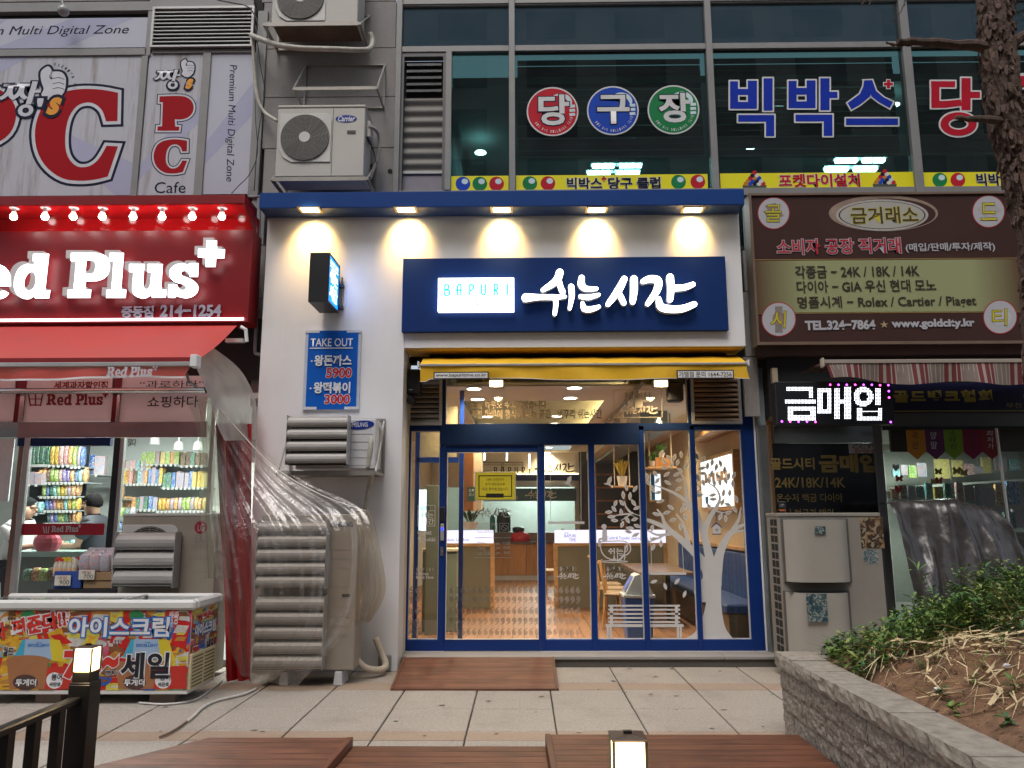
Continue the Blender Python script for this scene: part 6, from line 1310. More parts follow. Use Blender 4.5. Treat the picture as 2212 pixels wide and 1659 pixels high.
# small unit on the white wall with curved air deflector
YQ = YF; x0,x1,z0,z1 = rc(640,905,811,1013,YQ - .42)
ac3 = thing('air_conditioner','small white outdoor unit on the white wall behind four curved metal blades','air conditioner',((x0 + x1) / 2,YQ - .2,z0)); m_acw = M('ac_white',(.58,.59,.62),.45,var=.04)
part('casing',MB().box(x0,x1,YQ - .42,YQ - .10,z0,z1),m_acw,ac3,bev=.008)
p = at(705,962,YQ - .42); fan((p.x,p.z),.2,ac3,YQ - .421,n=8)
for k in range(5): zz = at(790,918 + 20 + k * 17,YQ - .42).z; part('groove',MB().box(at(757,950,YQ - .42).x,x1 - .03,YQ - .4225,YQ - .4205,zz,zz + .004),m_grl,ac3)
c = at(779,918,YQ - .43); part('badge',MB().prism([(c.x + .14 * math.cos(a / 12 * math.pi),c.z + .045 * math.sin(a / 12 * math.pi) + .012 * math.cos(a / 12 * math.pi)) for a in range(24)],YQ - .426,YQ - .4225),M('badge_blue',(.01,.03,.25),.35),ac3)
write('SAMSUNG',750,912.5,794,922,YQ - .4275,m_bw,ac3,bold=.02)
def deflector(par,u0,v0,u1,v1,Y,n,dep=.16):
    x0,x1,z0,z1 = rc(u0,v0,u1,v1,Y); h = (z1 - z0) / n
    prof = [(0,1),(-.01,.98),(-.35,.86),(-.62,.66),(-.85,.40),(-.98,.16),(-1,.0)]
    pp = [(Y + dep * (a + 1) * .9,b_ * h) for a,b_ in prof]; th = [(y + .004,z + .003) for y,z in pp]
    # blade hangs from the top edge outwards
    mb = MB().prismx([(q[0] - Y,q[1]) for q in pp] + [(q[0] - Y + .003,q[1] - .003) for q in pp[::-1]],-.5,.5); me = mb.mesh('blade',m_galv,True)
    mod = MB().prismx([(0,h - .004),(-.006,h - .004),(-.006,h),(0,h)],-.5,.5)
    for k in range(n):
        z = z0 + k * h
        # concave blade: flat lip on top, curved body below
        bm = MB(); pr = [(.03,1.04),(-.012,.98),(-.04,.85),(-.056,.66),(-.062,.46),(-.058,.28),(-.04,.14)]
        bm.prismx([(y,q * h) for y,q in pr] + [(y + .003,q * h) for y,q in pr[::-1]],-.5,.5)
        o = place('blade',bm.mesh('blade',m_blade),par,((x0 + x1) / 2,Y,z),0,x1 - x0,1,1)
        place('blade_lip',MB().box(-.5,.5,-.042,-.038,h * .115,h * .15).mesh('blade_lip',m_alul),par,((x0 + x1) / 2,Y,z),0,x1 - x0,1,1)
    for x in (x0 - .004,x1): part('side_plate',MB().box(x,x + .004,Y - .06,Y + .09,z0,z1 + .01),m_galv,par)
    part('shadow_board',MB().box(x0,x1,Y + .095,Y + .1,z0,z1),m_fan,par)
deflector(ac3,622,900,752,1004,YQ - .55,4)
bracket('wall_bracket','galvanised wall bracket carrying the small white unit',at(618,1000,YQ).x + .04,at(832,960,YQ).x,at(720,1030,YQ).z + .0,at(820,905,YQ).z,YQ,.46,.03)
def hose(name,label,pts,r,mat=None,cat='pipe'):
    return solo(name,MB().tube(crom([tuple(at(*q)) for q in pts],closed=False,n=5),r,8),mat or M('pipe_wrap',(.46,.44,.38),.7,var=.2,scale=12,bump=.5,bscale=30,dirt=.4,dcol=(.2,.15,.1)),label,cat,smooth=True)
hose('wrapped_pipe','white wrapped pipe looping beside the small unit and dropping to the tall unit',[(795,1014,-1.0),(801,960,-1.02),(806,932,-.95),(815,924,-.85),(818,940,-.8),(812,975,-.85),(808,1010,-.9),(800,1040,-.72),(795,1062,-.70),(789,1100,-.72)],.028)
hose('wrapped_pipe','thick stained pipe sagging under the topmost unit',[(543,76,-.3),(556,82,-.4),(600,97,-.62),(650,104,-.68),(720,106,-.68),(780,108,-.6),(800,104,-.5),(805,88,-.42),(800,72,-.42)],.032)
hose('wrapped_pipe','long pipe running down the frame and curving to the oval badge unit',[(547,85,-.30),(548,130,-.28),(552,180,-.28),(556,210,-.28),(562,228,-.28),(575,246,-.3),(600,262,-.5)],.022)
hose('wrapped_pipe','curved pipe at the right side of the oval badge unit',[(797,273,-.6),(812,281,-.5),(819,300,-.42),(817,340,-.38),(808,362,-.38),(800,385,-.4)],.020)
hose('black_cable','thin black cable hanging along the banners',[(552,55,-.3),(562,140,-.3),(572,195,-.28),(566,240,-.28),(558,290,-.28),(553,350,-.28),(549,412,-.28)],.006,m_black,'cable')
hose('black_cable','thin black cable across the corner of the tall narrow banner',[(500,418,-.3),(515,402,-.3),(540,375,-.28),(556,330,-.28),(552,260,-.28),(551,215,-.28)],.005,m_black,'cable')
hose('black_cable','black cable crossing the top of the louvre grille',[(470,0,-.3),(500,6,-.32),(530,12,-.32),(545,25,-.3),(556,48,-.3),(553,75,-.3),(548,90,-.3)],.008,m_black,'cable')
hose('black_cable','black cable hanging from the right side of the oval badge unit',[(793,295,-.62),(800,310,-.55),(808,330,-.5),(813,353,-.5)],.008,m_black,'cable')
hose('grey_conduit','grey conduit pipe running down the stone between the red and white fronts',[(558,425,-.3),(560,445,-.3),(558,560,-.3),(554,690,-.3),(551,755,-.3),(556,765,-.3),(570,766,-.3)],.022,M('conduit_grey',(.26,.27,.29),.4,.3))
hose('grey_conduit','thin conduit stub between the red canopy and blue cap',[(538,425,-.5),(552,425,-.6),(562,424,-.7)],.014,M('conduit_grey',(.26,.27,.29),.4,.3))
# tall unit on the ground
YT2 = -1.27; x0,x1,z0,z1 = rc(556,1111,769,1448,YT2)
ac4 = thing('air_conditioner','tall beige outdoor unit on the pavement behind eleven blades and a plastic sheet','air conditioner',((x0 + x1) / 2,YT2 + .2,0)); m_act = M('ac_taupe',(.33,.29,.24),.55,var=.04,dirt=.2,dcol=(.2,.15,.1)); XL4,XR4 = x0,x1
part('casing',MB().box(x0,x1,YT2,YT2 + .38,z0 + .0,z1),m_act,ac4,bev=.008)
for (u_,v_) in ((613,1466),(730,1465)):
    a,b_,c_,d_ = rc(u_ - 10,v_ - 14,u_ + 10,v_ + 17,YT2 - .02); part('foot',MB().add([(a,YT2 - .03,0),(b_,YT2 - .03,0),(b_,YT2 + .25,0),(a,YT2 + .25,0),(a + .012,YT2 - .02,d_),(b_ - .012,YT2 - .02,d_),(b_ - .012,YT2 + .2,d_),(a + .012,YT2 + .2,d_)],[(0,3,2,1),(4,5,6,7),(0,1,5,4),(1,2,6,5),(2,3,7,6),(3,0,4,7)]),m_acw,ac4,bev=.006)
deflector(ac4,558,1126,706,1272,YT2 - .09,5); deflector(ac4,553,1289,700,1446,YT2 - .09,5)
for v_ in (1187,1207,1227,1267,1292,1312,1332,1352): a,b_,c_,d_ = rc(712,v_,755,v_ + 1.4,YT2); part('groove',MB().box(a,b_,YT2 - .002,YT2 - .0005,c_,d_),m_grl,ac4)
write('SAMSUNG',714,1128,762,1138,YT2 - .002,M('badge_print',(.02,.02,.07),.5),ac4,bold=.03); write('DIGITAL INVERTER',706,1371,752,1378,YT2 - .002,m_grl,ac4)
a,b_,c_,d_ = rc(739,1283,756,1290,YT2); part('handle_recess',MB().box(a,b_,YT2 - .002,YT2 - .0005,c_,d_),m_fan,ac4)
hose('wrapped_pipe','fat cream pipe elbow from the tall unit into the wall by the door ramp',[(770,1424,-1.0),(785,1440,-1.0),(805,1447,-.95),(825,1446,-.85),(833,1436,-.75),(826,1415,-.7),(811,1378,-.68)],.035,M('pipe_cream',(.55,.48,.38),.5,var=.1))
solo('wall_putty',MB().box(at(817,1430,-.62).x,at(845,1430,-.62).x,-.63,-.602,at(830,1450,-.62).z,at(830,1415,-.62).z),M('putty',(.25,.25,.24),.9,bump=.8,bscale=20),'rough grey putty patch where the cream pipe enters the wall','patch',bev=.01)
# unit with circular red logo beside the freezer
YL = -1.02; x0,x1,z0,z1 = rc(258,1111,466,1300,YL); z0 = .04
ac5 = thing('air_conditioner','grey beige outdoor unit with round red badge behind the ice cream freezer','air conditioner',((x0 + x1) / 2,YL + .2,0)); part('casing',MB().box(x0,x1,YL,YL + .38,z0,z1 - .02),m_act,ac5,bev=.008); part('top_cover',MB().box(x0 - .005,x1 + .005,YL - .006,YL + .386,z1 - .019,z1 + .008),M('ac_plate',(.58,.57,.54),.45),ac5,bev=.006)
p = at(322,1195,YL); fan((p.x,p.z),.27,ac5,YL - .001,n=10); deflector(ac5,252,1152,380,1270,YL - .12,3)
c = at(434,1139,YL); part('badge',MB().lathe([(.062,-.006),(.064,-.001)],(c.x,YL,c.z),24,'y'),M('badge_red',(.28,.01,.03),.4),ac5); write('LG',427,1132,441,1147,YL - .007,m_bw,ac5,bold=-.01)
write('LG',422,1155,444,1172,YL - .002,m_grl,ac5,bold=.03); write('Smart Inverter',411,1202,451,1209,YL - .002,m_grl,ac5)
for v_ in (1177,1182,1235): a,b_,c_,d_ = rc(412,v_,452,v_ + 1.2,YL); part('groove',MB().box(a,b_,YL - .002,YL - .0005,c_,d_),m_grl,ac5)
# ================================================================== display boxes before the snack shop window
YD = -1.0
def carton(u0,v0,u1,v1,Y,d,mat,label):
    x0,x1,z0,z1 = rc(u0,v0,u1,v1,Y); return solo('carton',MB().box(x0,x1,Y,Y + d,z0,z1),mat,label,'box','cartons by the snack shop door',bev=.003)
m_card = M('cardboard',(.30,.19,.10),.8,var=.08); m_cardb = M('blue_crate',(.02,.06,.28),.5)
solo('display_table',MB().box(at(108,1285,YD).x,at(255,1285,YD).x,YD - .05,YD + .35,0,at(180,1272,YD).z),m_dark,'low dark table under the cartons beside the freezer','table')
carton(116,1234,175,1271,YD,.25,m_cardb,'blue crate holding the juice bottles'); carton(178,1236,245,1254,YD,.28,m_card,'upper brown carton holding the snack bags'); carton(180,1255,246,1271,YD + .01,.28,m_card,'lower brown carton under the bag carton')
for (a,b_,c_,d_,s_,lab) in ((118,1243,152,1265,'900','handwritten price card on the blue crate'),(170,1231,204,1252,'700','handwritten price card on the brown carton')):
    x0,x1,z0,z1 = rc(a,b_,c_,d_,YD - .02); t = thing('price_card',lab,'price card',((x0 + x1) / 2,YD - .02,z0),'handwritten price cards'); part('card',MB().box(x0,x1,YD - .02,YD - .012,z0,z1),M('card_white',(.62,.58,.5),.7),t)
    write(s_,a + 10,b_ + 10,c_ - 3,d_ - 2,YD - .021,m_black,t); write('세일',a + 6,b_ + 2,c_ - 8,b_ + 9,YD - .021,m_redp,t)
caps = ['red','red','yellow','yellow','white']
for k in range(10):
    r_,c_ = divmod(k,5); u_ = 121 + c_ * 10 + r_ * 5; p = at(u_,1234 - r_ * 4,YD + .06 + r_ * .08); cm = {'red': M('cap_red',(.6,.02,.02),.4),'yellow': M('cap_yellow',(.75,.55,.02),.4),'white': M('cap_white',(.75,.75,.75),.4)}[caps[(k + r_) % 5]]
    t = thing('juice_bottle','%s capped juice bottle, %s in the %s row of the blue crate' % (caps[(k + r_) % 5],ordn[c_],['front','back'][r_]),'bottle',tuple(p),'juice bottles in the blue crate')
    part('bottle',MB().lathe([(.028,-.05),(.028,.06),(.014,.09),(.014,.10)],tuple(p),12),M('juice_glass',(.6,.55,.45),.15,coat=.5),t,smooth=True); part('cap',MB().lathe([(.017,.10),(.017,.125)],tuple(p),12),cm,t)
    part('label_band',MB().lathe([(.0285,-.02),(.0285,.035)],tuple(p),12),M('juice_label',(.7,.45,.25),.5,var=.3,scale=30),t)
for k in range(9):
    r_,c_ = divmod(k,3); u_ = 178 + c_ * 22 + r_ * 6; p = at(u_ + 8,1237 - r_ * 7,YD + .04 + r_ * .08); x0,x1 = at(u_ - 3,1220,p.y).x,at(u_ + 19,1220,p.y).x
    o = good('bag',(x0 + x1) / 2,p.y,p.z,(x1 - x0),.07,.19,'white','white snack bag, %s in the %s row of the brown carton' % (ordn[c_],['front','middle','back'][r_]),'white snack bags in the carton',.0)
    o.rotation_euler = (0,math.radians(random.uniform(-6,6)),0)
# ================================================================== ice cream freezer
YZ = -2.05; zf0,zf1 = .085,.79; xf0,xf1 = -4.9,-2.90; yf1 = YZ + .60
fz = thing('ice_cream_freezer','long white chest freezer wrapped in colourful ice cream pictures','freezer',((xf0 + xf1) / 2,YZ + .3,0))
m_fw = M('freezer_white',(.62,.62,.60),.35,var=.04)
part('body',MB().box(xf0,xf1,YZ,yf1,zf0,zf1),m_fw,fz,bev=.006)
part('rim',MB().box(xf0 - .03,xf1 + .03,YZ - .03,YZ + .05,zf1 + .001,zf1 + .085).box(xf0 - .03,xf1 + .03,yf1 - .03,yf1 + .03,zf1 + .001,zf1 + .085).box(xf1 - .04,xf1 + .03,YZ + .051,yf1 - .031,zf1 + .001,zf1 + .085),m_fw,fz,bev=.02)
part('glass_lid',MB().box(xf0,(xf0 + xf1) / 2 + .32,YZ + .052,yf1 - .032,zf1 + .060,zf1 + .066),m_glass,fz); part('glass_lid',MB().box((xf0 + xf1) / 2 + .2,xf1 - .042,YZ + .052,yf1 - .032,zf1 + .046,zf1 + .052),m_glass,fz)
part('lid_frame',MB().box((xf0 + xf1) / 2 + .30,(xf0 + xf1) / 2 + .33,YZ + .052,yf1 - .032,zf1 + .067,zf1 + .078),m_alul,fz); part('inner_tank',MB().box(xf0 + .02,xf1 - .045,YZ + .052,yf1 - .032,zf1 + .002,zf1 + .02),M('tank_grey',(.3,.33,.35),.4),fz)
for x in (xf1 - .35,xf1 - 1.35): part('foot',MB().box(x,x + .22,YZ + .06,YZ + .2,0,zf0 - .001),M('brick_foot',(.2,.15,.12),.9),fz)
part('foot',MB().box(xf1 - .35,xf1 - .15,yf1 - .2,yf1 - .06,0,zf0 - .001),M('brick_foot',(.2,.15,.12),.9),fz)
# printed wrap (flat print): patches of packages, then lettering
random.seed(8)
wrapc = [tuple(.78 * q for q in c) for c in [(.62,.02,.02),(.75,.42,.03),(.03,.12,.5),(.25,.10,.04),(.70,.62,.10),(.08,.35,.08),(.66,.64,.6),(.55,.25,.05),(.25,.5,.62),(.60,.12,.2)]]
def wrap(x0,x1,z0,z1,fn,n,tagn):
    bufs = {}
    for k in range(n):
        cx,cz = x0 + (x1 - x0) * ((k * .618) % 1),random.uniform(z0,z1); w_,h_ = random.uniform(.09,.2),random.uniform(.12,.3); a = random.uniform(-.5,.5); kind = random.random()
        if kind < .3: poly = [(cx + w_ * .6 * math.cos(q * math.pi / 8),cz + w_ * .6 * math.sin(q * math.pi / 8)) for q in range(16)]
        else:
            poly = [(cx + x * math.cos(a) - z * math.sin(a),cz + x * math.sin(a) + z * math.cos(a)) for x,z in ((-w_ / 2,-h_ / 2),(w_ / 2,-h_ / 2),(w_ / 2 * random.uniform(.7,1),h_ / 2),(-w_ / 2,h_ / 2))]
        poly = [(min(max(x,x0),x1),min(max(z,z0),z1)) for x,z in poly]
        c = random.choice((0,0,1,1,2,3,3,4,5,6,7,7,8,9)); bufs.setdefault(c,[]).append((poly,k))

        for j,(fx_,fy_,dz_) in enumerate(((.8,.3,.22),(.62,.16,-.22),(.5,.1,.02))):
            q = [(cx + (x - cx) * fx_,cz + (z - cz) * fy_ + dz_ * h_ * .8) for x,z in poly]; q = [(min(max(x,x0),x1),min(max(z,z0),z1)) for x,z in q]; bufs.setdefault(random.choice((0,4,6,6,3,7,1)),[]).append((q,k + .2 + .2 * j))
    for c,L in bufs.items():
        mb = MB()
        for poly,k in L:
            if abs(sum(poly[i][0] * poly[(i + 1) % len(poly)][1] - poly[(i + 1) % len(poly)][0] * poly[i][1] for i in range(len(poly)))) < 1e-5: continue
            mb.add([fn(x,z,.0012 + .00002 * k) for x,z in poly],[tuple(range(len(poly)))])
        o = part('wrap_print',mb,M('wrap_ink_%s' % 'abcdefghij'[c],wrapc[c],.35,var=.25,scale=14),fz); o['kind'] = 'stuff'
z0w,z1w = at(220,1491,YZ).z,zf1 - .005
part('wrap_ground',MB().box(xf0 + .01,xf1 - .004,YZ - .001,YZ - .0004,z0w,z1w),M('wrap_red',(.50,.03,.02),.35,var=.3,scale=5),fz)
wrap(xf0 + .01,xf1 - .004,z0w,z1w,lambda x,z,d: (x,YZ - d,z),230,'a')
part('wrap_ground',MB().box(xf1 + .0004,xf1 + .001,YZ + .004,yf1 - .004,z0w,z1w),MATS['wrap_red'],fz); wrap(YZ + .004,yf1 - .004,z0w + .0,z1w,lambda x,z,d: (xf1 + d,x,z),70,'b')
m_tb = M('wrap_blue_ink',(.02,.16,.50),.4); m_tw = M('wrap_white_ink',(.68,.68,.70),.4); m_tk = M('wrap_black_ink',(.012,.012,.02),.4); m_tr = M('wrap_red_ink',(.55,.03,.02),.4); YK = YZ - .009
def zp(s,x0,y0,x1,y1,m1,outs,bold=.05,Y=YK,**k):
    u0,v0 = Z13(x0,y0); u1,v1 = Z13(x1,y1); write(s,u0,v0,u1,v1,Y,m1,fz,bold=bold,outline=outs,**k)
zp('아이스크림',575,405,1400,560,m_tw,((.055,m_tb),),.03,Y=YK - .002); zp('세일',1010,700,1400,905,m_tk,((.04,m_tw),),.03,Y=YK - .002); zp('70',540,690,830,895,m_tr,((.03,m_tw),),.05); zp('~',865,750,970,800,m_tr,((.03,m_tw),),.06)
zp('다 퍼준다!!',-60,400,540,540,m_tr,((.06,m_tw),),.04,rot=.20)
for dx in (0,900):
    zp('THE',300 + dx,605,345 + dx,618,m_tb,(),.01); zp('EXCELLENT',232 + dx,622,408 + dx,645,m_tb,(),.02); zp('투게더',130 + dx,915,298 + dx,970,m_tw,((.03,m_tk),),.03); zp('쌍쌍',1400 + dx - 900,350,1480 + dx - 900,460,m_tw,((.05,m_tr),),.02)
    zp('붕어',428 + dx,870,512 + dx,925,m_tk,((.04,m_tw),),.02); zp('싸만코',410 + dx,940,500 + dx,975,m_tk,((.04,m_tw),),.02)
zp('비비빅',70,320,130,450,m_tk,((.04,m_org),),.02); zp('월드',25,650,110,720,m_tk,((.05,m_tw),),.03); zp('빵또아',875,840,980,885,m_tk,((.06,m_tw),),.01); zp('옥동자',935,590,1010,625,m_tw,((.05,m_tk),),.01)
m_tub = M('tub_caramel',(.33,.14,.06),.35); m_xb = M('pack_pale_blue',(.30,.42,.58),.4); m_xc = M('pack_cyan',(.05,.35,.50),.4); m_xy = M('pack_gold',(.60,.48,.03),.4); m_xr = M('pack_scarlet',(.48,.03,.02),.4); m_xg = M('badge_green',(.03,.20,.07),.4)
for dx in (0,900):
    for poly,mt,dz in (([(190,585),(425,580),(500,760),(120,730)],m_xc,.0062),([(215,582),(415,582),(432,745),(200,738)],m_xb,.0064),([(415,582),(500,590),(560,770),(432,760)],m_xy,.0063),([(385,815),(650,800),(650,995),(370,995)],m_xr,.0065),([(60,765),(405,765),(372,995),(85,995)],m_tub,.0066)):
        if dx: poly = [(min(x + dx,1625),y) for x,y in poly]
        shape('wrap_print',[[Z13(*q) for q in poly]],YZ,mt,fz,dy=-dz)
    for cx_,cy_,rx,ry,mt in ((235,385,62,45,m_xg),(455,925,68,68,m_tw),(530,385,62,60,m_xr)): shape('wrap_print',[[Z13(cx_ + dx + rx * math.cos(a * .4),cy_ + ry * math.sin(a * .4)) for a in range(16)]],YZ,mt,fz,dy=-.0068)
for cx_,cy_,rx,ry,m_ in ((215,940,105,65,M('lid_brown',(.07,.035,.03),.4)),(1120,940,95,60,MATS['lid_brown'] if 'lid_brown' in MATS else None),(235,755,180,40,M('tub_caramel',(.35,.15,.06),.35))):
    shape('tub_print',[[Z13(cx_ + rx * math.cos(a * .26),cy_ + ry * math.sin(a * .26)) for a in range(24)]],YZ,m_,fz,dy=-.0072)
RYv = Vector((0,1,0)); Uz = Vector((0,0,1)); ymid = (YZ + yf1) / 2
for s_,zc2,w_,h_,m1,outs in (('아이스크림',.60,.46,.10,m_tw,((.07,m_tb),)),('70~',.40,.20,.12,m_tr,((.04,m_tw),)),('세일',.42,.20,.12,m_tk,((.04,m_tw),)),('다 퍼준다',.71,.40,.06,m_tr,((.05,m_tw),))):
    yy = ymid + (-.15 if s_ == '70~' else .13 if s_ == '세일' else 0); write(s_,0,0,0,0,0,m1,fz,bold=.05,outline=outs,frame=(Vector((xf1 + .009,yy,zc2)),RYv,Uz,w_,h_))
gm = M('vent_cream',(.58,.50,.30),.5); part('vent_panel',MB().box(xf1 + .001,xf1 + .02,YZ + .0,yf1 - .04,zf0 + .03,zf0 + .33),gm,fz,bev=.006); us_ = unit(M('vent_gap',(.12,.09,.04),.7),'slot')
for k in range(9):
    for j in range(2): piece('slot',us_,fz,xf1 + .0205,xf1 + .0215,YZ + .03 + j * .26,YZ + .25 + j * .26,zf0 + .05 + k * .03,zf0 + .062 + k * .03)
# hoses on the ground
def ghose(label,pts,r,mat): return solo('ground_hose',MB().tube(crom([tuple(gp(u_,v_,z_)) for u_,v_,z_ in pts],closed=False,n=6),r,8),mat,label,'hose',smooth=True)
m_hw = M('white_hose',(.55,.53,.50),.5,dirt=.3); m_hb = M('brown_hose',(.16,.11,.08),.7)
ghose('white hose bending across the paving right of the freezer',[(554,1487,.015),(525,1500,.015),(470,1513,.015),(440,1527,.015),(420,1545,.015),(405,1558,.015)],.012,m_hw)
ghose('grey cord end lying on the paving below the white hose',[(404,1558,.014),(385,1572,.014),(362,1585,.014),(345,1592,.014)],.009,m_hb); ghose('pale cable looping out under the freezer corner',[(300,1518,.012),(360,1521,.012),(420,1512,.012),(455,1490,.012),(480,1470,.012)],.009,m_hw)
# ================================================================== red tarpaulin and clear plastic sheet
mb = MB(); n_,m_ = 26,20
for i in range(n_ + 1):
    for j in range(m_ + 1):
        s,t = i / n_,j / m_; u0 = 466 + (500 - 466) * t + 0; u1 = 541 + (556 - 541) * (1 - t) * .0 + 12 * t; u_ = u0 + (u1 - u0) * s; v_ = 915 + (1482 - 915) * t
        p = at(u_,v_,-.95); mb.v.append((p.x,-.95 + .05 * math.sin(s * 14 + t * 2.5) + .02 * math.sin(s * 31 - t * 5) - .15 * t,p.z if j < m_ else .01))
mb.f = [(i * (m_ + 1) + j,i * (m_ + 1) + j + 1,(i + 1) * (m_ + 1) + j + 1,(i + 1) * (m_ + 1) + j) for i in range(n_) for j in range(m_)]
solo('red_tarpaulin',mb,M('red_tarp',(.33,.005,.010),.42,var=.08,bump=.1,bscale=10),'red tarpaulin hanging in folds between the snack shop and the white wall','tarpaulin',smooth=True)
def film(name,hue,milk,rough=.12):
    if name in MATS: return MATS[name]
    m = bpy.data.materials.new(name); m.use_nodes = True; n = m.node_tree; n.nodes.remove(n.nodes['Principled BSDF']); o = n.nodes['Material Output']
    t = n.nodes.new('ShaderNodeBsdfTransparent'); t.inputs[0].default_value = (*hue,1); g = n.nodes.new('ShaderNodeBsdfGlossy'); g.inputs['Roughness'].default_value = rough
    d = n.nodes.new('ShaderNodeBsdfDiffuse'); d.inputs[0].default_value = (.55,.49,.42,1); d2 = n.nodes.new('ShaderNodeBsdfTranslucent'); d2.inputs[0].default_value = (.5,.45,.4,1)
    tc = n.nodes.new('ShaderNodeTexCoord'); nb = n.nodes.new('ShaderNodeTexNoise'); nb.inputs['Scale'].default_value = 5; nb.inputs['Detail'].default_value = 5; nb.inputs['Distortion'].default_value = 1.5
    bp = n.nodes.new('ShaderNodeBump'); bp.inputs['Strength'].default_value = .5; bp.inputs['Distance'].default_value = .035; n.links.new(tc.outputs['Object'],nb.inputs['Vector']); n.links.new(nb.outputs['Fac'],bp.inputs['Height']); n.links.new(bp.outputs[0],g.inputs['Normal'])
    lw = n.nodes.new('ShaderNodeLayerWeight'); lw.inputs[0].default_value = .35; n.links.new(bp.outputs[0],lw.inputs['Normal']) if False else None
    mr = n.nodes.new('ShaderNodeMapRange'); mr.inputs[3].default_value = .045; mr.inputs[4].default_value = .42; n.links.new(lw.outputs['Facing'],mr.inputs[0])
    a = n.nodes.new('ShaderNodeMixShader'); a.inputs[0].default_value = .5; n.links.new(d.outputs[0],a.inputs[1]); n.links.new(d2.outputs[0],a.inputs[2])
    m1 = n.nodes.new('ShaderNodeMapRange'); m1.inputs[3].default_value = milk; m1.inputs[4].default_value = min(1,milk * 3.2); n.links.new(lw.outputs['Facing'],m1.inputs[0])
    b = n.nodes.new('ShaderNodeMixShader'); n.links.new(m1.outputs[0],b.inputs[0]); n.links.new(t.outputs[0],b.inputs[1]); n.links.new(a.outputs[0],b.inputs[2])
    c = n.nodes.new('ShaderNodeMixShader'); n.links.new(mr.outputs[0],c.inputs[0]); n.links.new(b.outputs[0],c.inputs[1]); n.links.new(g.outputs[0],c.inputs[2]); n.links.new(c.outputs[0],o.inputs['Surface']); MATS[name] = m; return m
m_film = film('clear_film',(.96,.93,.89),.075,.2)
def sheet(name,label,L,R,n,m,folds,amp,mat,seed=1,cat='plastic sheet'):
    Lc,Rc = crom(L,closed=False,n=8),crom(R,closed=False,n=8); random.seed(seed); ph = [random.uniform(0,6) for _ in range(6)]
    mb = MB()
    for j in range(m + 1):
        t = j / m; a = t * (len(Lc) - 1); i0 = min(int(a),len(Lc) - 2); f = a - i0; l = [Lc[i0][q] + (Lc[i0 + 1][q] - Lc[i0][q]) * f for q in range(3)]
        a = t * (len(Rc) - 1); i0 = min(int(a),len(Rc) - 2); f = a - i0; r = [Rc[i0][q] + (Rc[i0 + 1][q] - Rc[i0][q]) * f for q in range(3)]
        for i in range(n + 1):
            s = i / n; y = l[2] + (r[2] - l[2]) * s; k = (.4 + .6 * t)
            y += amp * k * (math.sin(s * folds + ph[0] + t * 1.3) + .55 * math.sin(s * folds * 2.3 + ph[1] - t * 2) + .35 * math.sin(s * folds * 4.1 + ph[2] + t * 4) + .2 * math.sin(t * 17 + s * 9 + ph[3]))
            p = at(l[0] + (r[0] - l[0]) * s,l[1] + (r[1] - l[1]) * s,y); mb.v.append((p.x,p.y,max(p.z,.012)))
    mb.f = [(j * (n + 1) + i,j * (n + 1) + i + 1,(j + 1) * (n + 1) + i + 1,(j + 1) * (n + 1) + i) for j in range(m) for i in range(n)]
    return solo(name,mb,mat,label,cat,smooth=True)
sheet('plastic_sheet','clear crinkled plastic sheet swept from the awning over the tall unit',[(428,872,-1.45),(438,950,-1.4),(447,1050,-1.4),(460,1180,-1.5),(478,1290,-1.55),(495,1390,-1.56),(520,1460,-1.56)],[(470,860,-1.2),(545,950,-1.05),(650,1035,-1.1),(780,1100,-1.4),(803,1190,-1.52),(770,1330,-1.55),(640,1485,-1.56)],90,70,22,.022,m_film,3)
sheet('plastic_sheet','clear plastic sheet hanging over the right side of the tall unit',[(768,1104,-1.32),(776,1180,-1.3),(778,1270,-1.3),(772,1340,-1.3)],[(800,1098,-1.0),(822,1190,-1.0),(832,1280,-1.0),(798,1345,-1.05)],26,30,12,.02,film('amber_film',(.90,.82,.66),.22),5)
sheet('plastic_sheet','clear plastic sheet bunched under the fascia beside the snack shop window',[(402,868,-1.5),(425,930,-1.42),(432,1080,-1.35),(440,1250,-1.35)],[(470,850,-1.3),(484,930,-1.2),(490,1080,-1.2),(500,1250,-1.3)],34,30,16,.025,film('green_film',(.84,.88,.80),.14),7)
sheet('plastic_flap','milky plastic flap hung from the end of the red awning',[(418,782,-1.8),(448,850,-1.6),(470,920,-1.5),(486,952,-1.45)],[(462,752,-1.0),(520,800,-.8),(553,870,-.75),(556,950,-.75)],30,22,7,.015,film('milky_film',(.8,.76,.74),.38,.25),9,'plastic flap')
hose('curtain_string','pale sheet edge running from the awning end to the top of the tall unit',[(448,852,-1.5),(520,935,-1.3),(600,1015,-1.3),(700,1072,-1.38),(790,1104,-1.4)],.006,M('film_edge',(.7,.66,.6),.3),'string')
# ================================================================== gold shop: big sign
m_brn = M('brown_sign',(.05,.022,.018),.6,spec=.2,var=.10,scale=1.5,dirt=.2,dcol=(.09,.06,.05)); m_khs = M('olive_band',(.25,.27,.13),.5,var=.04); m_gold = M('gold_edge',(.30,.19,.06),.4)
YGs = -.45; x0,x1,z0,z1 = rc(1629,419,2440,738,YGs); x0 = at(1629,580,YGs).x
gsn = thing('gold_shop_sign','large brown sign board of the gold dealer with an oval emblem and an olive band','sign',(x0 + 1.5,YGs,z0)); part('board',MB().box(x0,x1,YGs,YGs + .19,z0,z1),m_brn,gsn,bev=.003)
fr = MB().box(x0 - .02,x1,YGs - .02,YGs - .001,z1 - .006,z1 + .02).box(x0 - .02,x1,YGs - .02,YGs - .001,z0 - .03,z0 + .004).box(x0 - .02,x0 + .008,YGs - .02,YGs - .001,z0 + .0041,z1 - .0061); part('frame',fr,M('bronze_frame',(.22,.15,.11),.45,.4,dirt=.3),gsn)
